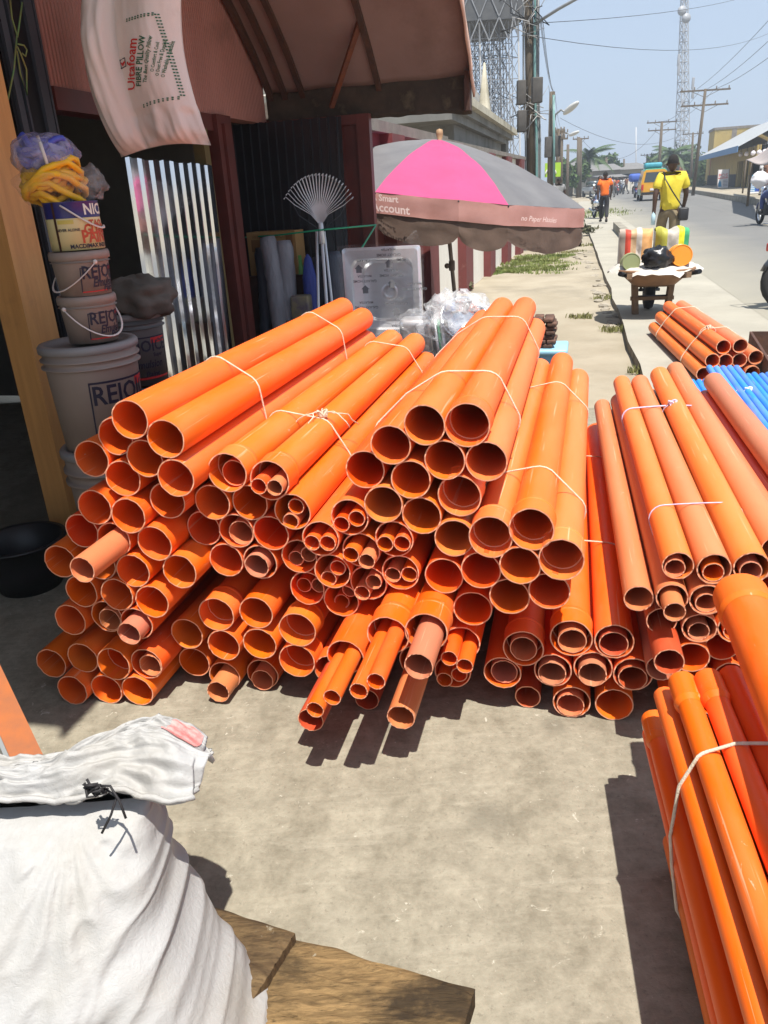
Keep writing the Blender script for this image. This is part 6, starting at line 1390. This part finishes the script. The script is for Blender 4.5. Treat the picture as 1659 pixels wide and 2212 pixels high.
SIT=dict(pel=(0,0,.92),hpL=(-.1,.02,.90),hpR=(.1,.02,.90),knL=(-.19,.42,.84),knR=(.19,.42,.84),anL=(-.17,.38,.44),anR=(.17,.38,.44),toL=(-.18,.54,.40),toR=(.18,.54,.40),elL=(-.27,.16,1.17),elR=(.27,.16,1.17),wrL=(-.26,.42,1.12),wrR=(.26,.42,1.12),chs=(0,.06,1.27),nek=(0,.09,1.44),hed=(0,.12,1.57),shL=(-.175,.06,1.385),shR=(.175,.06,1.385))
def person(loc,rz,label,pose,shirt,trou,h=1.70,group=None,fingers=True,sleeve=.62,shorts=False,hair=True,extra=None,shoes=None):
    J={k:Vector(v) for k,v in {**BASE,**pose}.items()}; k=h/1.70; Mz=rotz(rz); L0=Vector(loc)
    T=lambda p: L0+Mz@(Vector(p)*k)
    o=thing('person',label,'person',loc,group)
    names=['pel','spi','chs','nek','shL','elL','wrL','shR','elR','wrR','hpL','knL','anL','toL','hpR','knR','anR','toR']
    ix={n:i for i,n in enumerate(names)}; V=[J[n] for n in names]; Rr=[(.125,.10),(.118,.09),(.135,.095),(.055,.058),.058,.043,.028,.058,.043,.028,.082,.056,.037,.03,.082,.056,.037,.03]
    E=[('pel','spi'),('spi','chs'),('chs','nek'),('chs','shL'),('shL','elL'),('elL','wrL'),('chs','shR'),('shR','elR'),('elR','wrR'),('pel','hpL'),('hpL','knL'),('knL','anL'),('anL','toL'),('pel','hpR'),('hpR','knR'),('knR','anR'),('anR','toR')]
    E=[(ix[a],ix[b]) for a,b in E]
    # hands: palm, four fingers and a thumb
    for s_,w,e in ((-1,'wrL','elL'),(1,'wrR','elR')):
        d=(J[w]-J[e]).normalized(); fw=Vector((0,1,0)); fw=(fw-d*fw.dot(d)).normalized(); i0=ix[w]
        V.append(J[w]+d*.07); Rr.append((.034,.018)); pm=len(V)-1; E.append((i0,pm))
        if fingers:
            for q in range(4):
                off=fw*(.03-.02*q); ln=(.075,.085,.08,.06)[q]; V.append(J[w]+d*.10+off); Rr.append(.0095); a=len(V)-1; V.append(J[w]+d*(.10+ln*.55)+off-Vector((s_*.006,0,0))); Rr.append(.009); V.append(J[w]+d*(.10+ln)+off-Vector((s_*.024,0,0))); Rr.append(.008); E+= [(pm,a),(a,a+1),(a+1,a+2)]
            V.append(J[w]+d*.045+fw*.045); Rr.append(.011); V.append(J[w]+d*.085+fw*.062); Rr.append(.009); E+= [(i0,len(V)-2),(len(V)-2,len(V)-1)]
    Vs,F=skin_mesh(V,E,Rr,1); mb=MB(); mb.add([T(v) for v in Vs],F,0,True)
    hc=J['hed']
    def head(u,v):
        a=2*PI*u; b=PI*max(.01,min(.99,v)); d=Vector((math.sin(b)*math.cos(a),math.sin(b)*math.sin(a),math.cos(b)))
        r=Vector((d.x*.077,d.y*.096,d.z*.118))
        if d.z<-.2: r.x*=1-.28*(-d.z-.2); r.y+= .012
        fr_=max(0,d.y)**8*max(0,1-abs(d.x)*6); r.y+=.018*fr_*math.exp(-((d.z+.12)/.22)**2)      # nose
        for ex in (-.38,.38): r.y-=.010*math.exp(-((d.x-ex)/.2)**2-((d.z-.08)/.12)**2)*(d.y>0)    # eye sockets
        r.y+=.006*math.exp(-(d.x/.35)**2-((d.z+.48)/.1)**2)*(d.y>0)                                # lips
        return T(hc+r)
    mb.grid(head,20,14,closed_u=True)
    for s_ in (-1,1): mb.sphere(T(hc+Vector((s_*.079,-.005,-.005))),.022*k,8,6)
    mb.build('body',M_SKIN,o)
    if hair: 
        mbh=MB(); mbh.grid(lambda u,v:T(hc+Vector((.084*math.sin(v*1.75)*math.cos(2*PI*u),-.012+.100*math.sin(v*1.75)*math.sin(2*PI*u)*(1 if math.sin(2*PI*u)<0 else .86),.02+.112*math.cos(v*1.75)))),18,9,closed_u=True); mbh.build('hair',M_HAIR,o)
    # shirt
    se=lambda a,b:J[a]+(J[b]-J[a])*sleeve
    top=[J['pel']+Vector((0,0,-.05)),J['pel']+Vector((0,0,.06)),J['spi'],J['chs'],J['chs']+(J['nek']-J['chs'])*.62,J['shL'],se('shL','elL'),J['shR'],se('shR','elR')]
    Vs,F=skin_mesh(top,[(0,1),(1,2),(2,3),(3,4),(3,5),(5,6),(3,7),(7,8)],[(.165,.125),(.16,.125),(.152,.118),(.165,.118),.085,.085,.078,.085,.078],1,3); mb=MB()
    mb.add([T(v+Vector((.008*noise.noise(v*9),.010*noise.noise(v*8+Vector((5,0,0))),0))) for v in Vs],F,0,True); mb.build('shirt',cloth(*shirt),o)
    if trou:
        z=J['pel']; kl=.45 if shorts else .93
        tr=[z+Vector((0,0,.05)),z-Vector((0,0,.03)),J['hpL'],J['knL'],J['knL']+(J['anL']-J['knL'])*kl,J['hpR'],J['knR'],J['knR']+(J['anR']-J['knR'])*kl]
        Vs,F=skin_mesh(tr,[(0,1),(1,2),(2,3),(3,4),(1,5),(5,6),(6,7)],[(.14,.115),(.15,.12),.105,.08,.068,.105,.08,.068],1,1); mb=MB(); mb.add([T(v+Vector((.006*noise.noise(v*9),.006*noise.noise(v*8),0))) for v in Vs],F,0,True); mb.build('trousers',cloth(*trou),o)
    for f_,a in (('toL','anL'),('toR','anR')):
        c=(J[f_]+J[a])/2; d=(J[f_]-J[a]); d.z*=.3; d.normalize(); Mx=basis(d.cross(ZV).normalized(),d,d.cross(ZV).normalized().cross(d)); mb=MB(); mb.rbox(T(c-ZV*.012),(.095*k,.27*k,.075*k),.03*k,Mz@Mx); mb.build('shoe',cloth('shoe',(.03,.025,.022)),o)
    if extra: extra(o,T,J)
    return o
def face_az(p,az): return -az
# yellow-shirted man walking away ahead of the barrow
pY=on_y(1437,565,13.3); pY=Vector((pY.x,pY.y,.01))
def y_extra(o,T,J):
    pts=[T((-.10,.10,1.42)),T((-.13,-.03,1.455)),T((-.11,-.115,1.36)),T((0,-.17,1.18)),T((.13,-.16,1.0)),T((.19,-.10,.92))]
    MB().tube(pts,.014,6,squash=.5).build('bag_strap',M_BLK,o); MB().rbox(T((.20,-.11,.84)),(.15,.09,.20),.03,rotz(-.25)).build('shoulder_bag',mat('black_leather_bag',(.018,.018,.02),.5,(.03,.03,.032),12,bump=.4),o)
person(pY,R(-14),'person in a yellow tee shirt and khaki trousers with a black shoulder bag walking away',WALK,('yellow',(.70,.56,.04)),('khaki',(.22,.17,.10)),1.76,extra=y_extra,sleeve=.75)
c=pY+rotz(R(-14))@Vector((-.25,-.09,.72)); tag(MB().lathe([(.002,0),(.034,.005),(.036,.12),(.034,.15),(.014,.19),(.014,.21),(.001,.21)],12,c).build('water_bottle',mat('pale_blue_bottle',(.45,.62,.7),.15)),'pale clear water bottle in the hand of the person in yellow','bottle')
# orange-shirted man
pO=on_z(1303,481,.02)
person(pO,R(-14),'person in a bright orange tee shirt and black trousers walking on the pavement',WALK,('orange',(.85,.16,.01)),('black',(.018,.017,.02)),1.72)
c=pO+rotz(R(-14))@Vector((-.27,-.05,.68)); tag(MB().sphere(c,(.12,.10,.13),10,8).build('carried_pot',M_CHR),'shiny metal pot carried by the person in orange','pot')
person(on_z(1205,487,-.05),R(-5),'person in black trousers walking on the verge beyond the umbrella',WALK,('grey',(.2,.2,.2)),('black',(.018,.017,.02)),1.7)
# ------------------------------------------------------------------ motorcycles
M_TYRE=mat('tyre_rubber',(.018,.018,.018),.85); M_CHROME=mat('chrome',(.7,.72,.75),.12,metal=1.); M_MBLK=mat('engine_black',(.03,.03,.032),.5,metal=.4)
def motorcycle(loc,rz,label,col,group=None):
    o=thing('motorcycle',label,'motorcycle',loc,group); Mz=rotz(rz); L0=Vector(loc); T=lambda x,y,z:L0+Mz@Vector((x,y,z)); Mx=Mz@Matrix.Rotation(R(90),3,'Y')
    for y in (-.62,.62):
        w=MB(); w.tube([T(0,y+.26*math.cos(a),.30+.26*math.sin(a)) for a in [2*PI*q/22 for q in range(22)]],.048,8,closed=True); wo=w.build('wheel',M_TYRE,o)
        MB().tube([T(0,y+.21*math.cos(a),.30+.21*math.sin(a)) for a in [2*PI*q/22 for q in range(22)]],.014,6,closed=True).build('rim',M_CHROME,wo)
        sp=MB(); 
        for q in range(10): a=2*PI*q/10; sp.tube([T(.0,y,.30),T(0,y+.21*math.cos(a),.30+.21*math.sin(a))],.004,4)
        sp.build('spokes',M_CHROME,wo); MB().tube([T(-.05,y,.3),T(.05,y,.3)],.04,8).build('hub',M_MBLK,wo)
        MB().tube([T(0,y+.325*math.cos(a),.30+.325*math.sin(a)) for a in [R(20+140*q/10) for q in range(11)]],.05,6,squash=.25).build('mudguard',col,o)
    MB().sphere(T(0,.18,.82),(.13,.27,.12),14,10,Mz).build('fuel_tank',col,o); MB().rbox(T(0,-.32,.80),(.24,.68,.10),.045,Mz).build('seat',mat('black_vinyl',(.02,.02,.021),.45),o)
    MB().rbox(T(0,.08,.43),(.24,.36,.34),.06,Mz).build('engine',M_MBLK,o)
    for s_ in (-1,1):
        MB().tube([T(s_*.075,.62,.30),T(s_*.075,.42,1.0)],.022,7).build('fork',M_CHROME,o); MB().tube([T(s_*.09,-.60,.32),T(s_*.10,-.44,.74)],.03,7).build('shock',M_CHROME,o)
        MB().tube([T(0,.40,1.02),T(s_*.22,.38,1.10),T(s_*.36,.26,1.08)],.013,6).build('handlebar',M_CHROME,o)
        MB().tube([T(s_*.2,.38,1.09),T(s_*.26,.36,1.24)],.006,5).build('mirror_stem',M_CHROME,o); MB().sphere(T(s_*.27,.36,1.27),(.06,.02,.045),10,6,Mz).build('mirror',M_CHROME,o)
        MB().rbox(T(s_*.14,-.50,.62),(.05,.30,.17),.03,Mz).build('side_cover',col,o)
    MB().tube([T(0,.42,.98),T(0,.05,.62),T(0,-.45,.70),T(0,-.80,.76)],.03,7).build('frame',M_MBLK,o); MB().tube([T(.13,.2,.3),T(.15,-.2,.26),T(.16,-.82,.36)],[.022,.03,.045],8).build('exhaust',M_CHROME,o)
    MB().lathe([(.02,0),(.085,.02),(.09,.10),(.02,.13)],14,T(0,.50,.96),Mz@Matrix.Rotation(R(-90),3,'X')).build('headlight',M_CHROME,o)
    MB().rbox(T(0,-.86,.66),(.12,.05,.09),.015,Mz).build('tail_light',mat('tail_red',(.5,.02,.02),.3),o); MB().tube([T(-.1,-.62,.86),T(-.09,-.92,.90),T(.09,-.92,.90),T(.1,-.62,.86)],.012,6).build('grab_rail',M_CHROME,o)
    return o
M_RDP=mat('red_enamel',(.35,.02,.02),.3,coat=.5); M_BLP=mat('blue_enamel',(.03,.05,.22),.3,coat=.5); M_GRP=mat('black_enamel',(.02,.02,.022),.3,coat=.5)
def rider(loc,rz,label,sh,tr): 
    return person((loc[0],loc[1],loc[2]-.06),rz,label,SIT,sh,tr,1.68)
# chrome-tailed bike at the near right, only its tail in frame
mB=on_y(1640,596,8.7); motorcycle((mB.x+1.0,mB.y+.2,.008),R(-84),'parked motorcycle showing a chrome tail and grab rail at the road edge',M_GRP)
# rider in red by the blue board
c=on_z(1655,487,0); motorcycle((c.x,c.y,.01),R(-8),'motorcycle under the rider in a red shirt',M_BLP); rider((c.x,c.y-.28,.01),R(-8),'rider in a red shirt and blue trousers carrying a white bag',('red',(.60,.03,.06)),('navy',(.04,.06,.2)))
q=Vector((c.x-.42,c.y-.2,1.22)); mb=MB(); bag(mb,q,.24,.2,.20,3,.25,16); tag(mb.build('white_bag',M_WHT),'white bulging bag at the side of the rider in red','bag')
k_=0
for (u,v,y,rz,lab,sh,tr,mc) in ((1291,470,34,178,'motorcycle rider in black leaning at the pavement kerb',('black2',(.03,.03,.035)),('denim',(.06,.08,.14)),M_GRP),(1308,430,60,176,'motorcycle rider in a white shirt riding toward the umbrella',('white',(.6,.6,.6)),('grey2',(.1,.1,.1)),M_RDP),(1372,420,66,-14,'motorcycle rider in pale blue beside the yellow van',('paleblue',(.42,.48,.6)),('grey2',(.1,.1,.1)),M_BLP),(1331,415,82,175,'motorcycle rider in orange-red far down the road',('orred',(.6,.12,.05)),('grey2',(.1,.1,.1)),M_RDP),(1343,413,88,178,'motorcycle rider in white with a second bike close by at the bend',('white',(.6,.6,.6)),('denim',(.06,.08,.14)),M_GRP)):
    p=on_y(u,v,y); p.z=.01; motorcycle(p,R(rz),'motorcycle carrying the '+lab.replace('motorcycle ','').split(' beside')[0].split(' leaning')[0].split(' far')[0].split(' riding')[0].split(' with')[0],mc); rider((p.x,p.y,.01),R(rz),lab,sh,tr)
for (u,v,y,rz,lab,sh) in ((1316,425,64,170,'pedestrian in lilac among the far riders',('lilac',(.4,.32,.5))),(1322,420,72,10,'pedestrian in tan far down the road',('tan',(.4,.25,.15))),(1352,415,84,30,'pedestrian in brown near the far white wall',('brown',(.2,.1,.06)))):
    p=on_y(u,v,y); p.z=.01; person(p,R(rz),lab,WALK,sh,('grey2',(.1,.1,.1)))
for (u,lab,sh,o) in ((1640,'shopper in white standing under the stall canopy',('white',(.6,.6,.6)),-2.0),(1649,'shopper in brown with long hair under the stall canopy',('brown',(.2,.1,.06)),-2.6),(1654,'shopper in black under the stall canopy',('black2',(.03,.03,.035)),-1.6)):
    p=yb(u,420,o); p.z=.3; person(p,R(40),lab,STAND,sh,('grey2',(.1,.1,.1)))
# ------------------------------------------------------------------ yellow van
pV=on_z(1411,434,0); AVn=R(15)
M_VY=mat('taxi_yellow',(.72,.36,.01),.35,(.66,.32,.01),3,coat=.4); M_VG=mat('van_green',(.02,.22,.14),.4,coat=.3); M_GLS=mat('dark_glass',(.06,.075,.08),.08)
vn=thing('minibus','yellow minibus with a green roof and lower band driving away','minibus',pV); Mv=rotz(-AVn)
def TV(x,y,z): return Vector((pV.x,pV.y,0))+Mv@Vector((x,y,z))
def vsec(y,k,zt): return [(-.84*k,.38),(-.86*k,.75),(-.85*k,1.15),(-.72*k,zt-.12),(-.60*k,zt),(.60*k,zt),(.72*k,zt-.12),(.85*k,1.15),(.86*k,.75),(.84*k,.38)]
def loft(secs,mi,lo,hi,m,name,par):
    mb=MB(); P=[]; n=hi-lo+1
    for y,k,zt in secs:
        s=vsec(y,k,zt)[lo:hi+1]; P+= [TV(x,y,z) for x,z in s]
    F=[(i*n+j,(i+1)*n+j,(i+1)*n+j+1,i*n+j+1) for i in range(len(secs)-1) for j in range(n-1)]
    mb.add(P,F,0,False); return mb.build(name,m,par)
SEC=[(0,.97,1.92),(.12,1,1.98),(2.6,1,2.0),(3.5,.98,1.9),(4.1,.9,1.25),(4.5,.85,.95)]
loft(SEC,0,1,3,M_VY,'body_side',vn); loft(SEC,0,6,8,M_VY,'body_side',vn); loft(SEC,0,0,1,M_VG,'lower_band',vn); loft(SEC,0,8,9,M_VG,'lower_band',vn); loft(SEC,0,3,6,M_VG,'roof',vn)
s=vsec(0,.97,1.92); mb=MB(); mb.add([TV(x,0,z) for x,z in s],[list(range(len(s)))]); mb.build('rear_door',M_VY,vn)
mb=MB(); mb.add([TV(x,-.012,z) for x,z in ((-.66,1.16),(.66,1.16),(.56,1.76),(-.56,1.76))],[(0,1,2,3)]); mb.build('rear_window',M_GLS,vn)
for s_ in (-1,1):
    MB().box(TV(s_*.74,-.02,.86),(.13,.06,.36),Mv).build('tail_light',MATS['tail_red'],vn)
    for y in (.8,3.7):
        w=MB(); w.lathe([(.02,-.1),(.26,-.1),(.30,-.06),(.30,.06),(.26,.1),(.02,.1)],18,TV(s_*.74,y,.30),Mv@Matrix.Rotation(R(90),3,'Y')); wo=w.build('wheel',M_TYRE,vn); MB().lathe([(.02,-.105),(.15,-.105),(.16,.105),(.02,.105)],14,TV(s_*.745,y,.30),Mv@Matrix.Rotation(R(90),3,'Y')).build('rim',M_CHROME,wo)
    for y0,y1 in ((.4,1.4),(1.55,2.5),(2.65,3.3)):
        mb=MB(); mb.add([TV(s_*x,y,z) for x,y,z in ((.845,y0,1.18),(.845,y1,1.18),(.76,y1,1.66),(.76,y0,1.66))],[(0,1,2,3)]); mb.build('side_window',M_GLS,vn)
MB().box(TV(0,-.06,.48),(1.6,.14,.16),Mv).build('bumper',M_MBLK,vn); MB().box(TV(0,-.02,.72),(.5,.02,.14),Mv).build('number_plate',M_WHT,vn)
MB().rbox(TV(-.1,1.2,2.17),(1.1,1.5,.34),.12,Mv).build('roof_load',mat('turquoise_tarp',(.05,.32,.40),.6,(.04,.25,.33),4,bump=.5,bscale=6),vn)
# grey car and blue load far off
c=on_z(1286,425,0); cr=thing('parked_car','silver car parked far off beyond the umbrella edge','car',c); MB().rbox(c+ZV*.6,(1.75,4.2,.65),.2).build('body',mat('car_silver',(.4,.42,.44),.3,metal=.5),cr); MB().rbox(c+ZV*1.15,(1.5,2.2,.55),.2).build('cabin',M_GLS,cr)
for sx in (-.8,.8):
    for sy in (-1.3,1.3): MB().lathe([(.02,-.1),(.3,-.1),(.32,0),(.3,.1),(.02,.1)],14,c+Vector((sx,sy,.3)),Matrix.Rotation(R(90),3,'Y')).build('wheel',M_TYRE,cr)
p=on_y(1372,384,66); tag(MB().rbox(p,(.9,.8,.6),.2).build('tarpaulin_load',mat('bright_blue_tarp',(.04,.09,.38),.7,(.06,.13,.45),3,bump=.5,bscale=5)),'bright blue tarpaulin bundle beyond the yellow van','tarpaulin')
# ------------------------------------------------------------------ small dog on the far pavement
c=on_y(1479,414,58); c.z=.28
V,F=skin_mesh([(0,0,.30),(0,.16,.42),(0,.24,.58),(0,.33,.62),(0,.42,.58),(-.07,.18,.24),(-.07,.20,.02),(.07,.18,.24),(.07,.20,.02),(-.09,-.08,.22),(-.09,-.0,.12),(-.09,.03,.02),(.09,-.08,.22),(.09,0,.12),(.09,.03,.02),(0,-.2,.2),(0,-.34,.26)],[(0,1),(1,2),(2,3),(3,4),(1,5),(5,6),(1,7),(7,8),(0,9),(9,10),(10,11),(0,12),(12,13),(13,14),(0,15),(15,16)],[.13,.12,.08,.07,.035,.05,.03,.05,.03,.08,.04,.03,.08,.04,.03,.04,.015],1,0)
tag(MB().add([c+rotz(R(160))@(v*1.1) for v in V],F,0,True).build('dog',mat('tan_fur',(.45,.33,.22),.9,(.35,.25,.17),6)),'small tan dog sitting on the far pavement by the hedge','dog')
# ------------------------------------------------------------------ wheelbarrow
A_B=R(14); LG=on_z(1377,682,0); RG=on_z(1434,676,0)
wb_c=(LG+RG)/2; Mw=rotz(-A_B)
def TW(x,y,z): return Vector((wb_c.x,wb_c.y,.006))+Mw@Vector((x,y,z*.80))
M_BW=mat('old_barrow_wood',(.20,.12,.065),.85,(.13,.08,.045),6,stretch=(2,2,2),bump=.4,bscale=20); M_PAN=mat('rusty_pan',(.25,.13,.06),.7,(.16,.08,.04),5)
wbw=thing('wheelbarrow','wooden-legged wheelbarrow loaded with goods standing on the pavement','wheelbarrow',(wb_c.x,wb_c.y,0))
hl=(RG-LG).length/2
for s_ in (-1,1):
    MB().bar(TW(s_*hl*1.0,0,0),TW(s_*.20,.02,.46),.06,.07).build('leg',M_BW,wbw)
    MB().bar(TW(s_*.30,-.55,.60),TW(s_*.16,.55,.42),.05,.06).build('shaft',M_BW,wbw); MB().tube([TW(s_*.33,-.42,.60),TW(s_*.40,-.58,.64)],.026,8).build('grip',M_BLK,wbw)
    MB().tube([TW(s_*.10,.52,.42),TW(s_*.09,.40,.275)],.016,6).build('wheel_stay',M_BLK2,wbw)
for z,w in ((.40,.22),(.22,.235)): MB().bar(TW(-w,.0,z),TW(w,.0,z),.05,.04).build('cross_rail',M_BW,wbw)
MB().tube([TW(-.2,.0,.25),TW(.2,.02,.25)],.010,6).build('tie_rod',M_BLK2,wbw)
w=MB(); w.lathe([(.03,-.055),(.16,-.06),(.21,-.045),(.22,0),(.21,.045),(.16,.06),(.03,.055)],22,TW(0,.40,.275),Mw@Matrix.Rotation(R(90),3,'Y')); wo=w.build('wheel',M_TYRE,wbw); MB().tube([TW(-.12,.40,.275),TW(.12,.40,.275)],.018,8).build('axle',M_BLK2,wo)
mb=MB()
def pan(u,v):
    a=2*PI*u; rx=.24+.17*v; ry=.32+.16*v; e=.55; c_,s__=math.cos(a),math.sin(a); return TW(rx*math.copysign(abs(c_)**e,c_),.05+ry*math.copysign(abs(s__)**e,s__),.43+.2*v)
mb.grid(pan,40,8,closed_u=True); mb.add([pan(i/24,0) for i in range(24)],[list(range(24))[::-1]]); mb.build('pan',M_PAN,wbw)
MB().tube([pan(i/40,1.) for i in range(40)],.02,6,closed=True).build('rim',M_PAN,wbw)
# load
def load(name,mb,m,label,cat): return tag(mb.build(name,m),label,cat)
mb=MB(); mb.grid(lambda u,v:(lambda a,r:TW(.50*r*math.cos(a)+.02*noise.noise((a*3,r*5,0)),.02+.56*r*math.sin(a),.66+.10*(1-r)-.11*max(0,r-.84)*5*(.6+.9*noise.noise((a*4,0,1)))+.02*noise.noise((a*5,r*9,2))))(2*PI*u,.02+v),44,16,closed_u=True)
load('white_tarpaulin',mb,mat('white_sheet',(.55,.52,.48),.7,(.45,.40,.34),6,bump=.4,bscale=30),'frayed white woven sheet lining the loaded wheelbarrow','sheet')
def stripe_bag(x,label,cols,seed):
    o=thing('shopping_bag',label,'bag',TW(x,.28,.68)); n=len(cols); wd=.36
    for k,cc in enumerate(cols):
        mb=MB(); x0,x1=x-wd/2+wd*k/n,x-wd/2+wd*(k+1)/n
        def g(u,v):
            xx=x0+(x1-x0)*u; q=(xx-x)/wd*2; bl=(1-abs(q)**4)*.10+.03*noise.noise((xx*7,v*5,seed))+.018*noise.noise((xx*19,v*13,seed+3)); t=v*3
            if t<1: return TW(xx*(1),.22-bl,.66+.44*t)
            if t<2: return TW(xx,.22-bl+(.20+2*bl)*(t-1),1.10+.03*math.sin(PI*(t-1))+.045*noise.noise((xx*9,t*2,seed)))
            return TW(xx,.42+bl,1.10-.44*(t-2))
        mb.grid(g,6,26); mb.build('fabric_stripe',mat('bag_'+cc[0],cc[1],.6,tuple(c*.8 for c in cc[1]),9,bump=.3,bscale=25),o)
    for s_ in (-1,1):
      mb=MB(); mb.add([TW(x+s_*wd/2,.22+.2*a-(.0 if a in(0,1) else 0),z) for a,z in ((0,.66),(1,.66),(1,1.1),(0,1.1))],[(0,1,2,3)])
      mb.build('side_panel',mat('bag_white',(.6,.58,.55),.6),o)
    return o
stripe_bag(-.20,'square striped bag in beige, red and orange propped on the wheelbarrow',[('beige',(.52,.42,.34)),('red',(.6,.06,.03)),('tan',(.55,.36,.2)),('cream',(.58,.52,.46)),('apricot',(.68,.36,.14)),('apricot',(.68,.36,.14))],1)
stripe_bag(.19,'square striped bag in olive, yellow and green propped on the wheelbarrow',[('olive',(.42,.40,.05)),('olive',(.42,.40,.05)),('grey',(.46,.42,.36)),('grey',(.46,.42,.36)),('yellow2',(.75,.72,.02)),('green',(.05,.36,.15))],5)
def bkt(x,y,z,r,L,m,label):
    Mx=Mw@Matrix.Rotation(R(82),3,'X'); load('bucket_on_its_side',MB().lathe([(.001,.004),(r*.80,.004),(r*.82,0),(r*.88,0),(r*.90,.012),(r*.97,L*.8),(r*1.03,L*.82),(r*1.03,L)],40,TW(x,y,z),Mx@Matrix.Rotation(PI,3,'X'),smooth=False),m,label,'bucket')
bkt(.24,-.32,.82,.125,.24,mat('orange_plastic',(.80,.27,.02),.4),'orange plastic bucket lying on its side in the wheelbarrow'); bkt(-.27,-.30,.755,.105,.22,mat('olive_plastic',(.25,.28,.13),.45),'olive green tub lying on its side in the wheelbarrow')
mb=MB(); bag(mb,TW(-.01,-.36,.80),.15,.12,.12,14,.35,26); load('black_polythene_bag',mb,mat('black_polythene',(.012,.012,.013),.28,bump=.5,bscale=25),'knotted black polythene bag in the front of the wheelbarrow','bag')

# ------------------------------------------------------------------ hazy air
HT=max(hM+1.5,zD+4); hzb=MB(); hzb.box((0,820,HT/2-.6),(1900,1700,HT+1.2)); hm=bpy.data.materials.new('haze'); hm.use_nodes=True; hn=hm.node_tree.nodes; hn.remove(hn['Principled BSDF'])
pv=hn.new('ShaderNodeVolumePrincipled'); pv.inputs['Color'].default_value=(.80,.89,1,1); pv.inputs['Density'].default_value=.0016; pv.inputs['Anisotropy'].default_value=.2
hm.node_tree.links.new(pv.outputs[0],hn['Material Output'].inputs['Volume']); ho=hzb.build('haze',hm); ho['kind']='stuff'; tag(ho,'thin pale heat haze in the air along the street','haze')
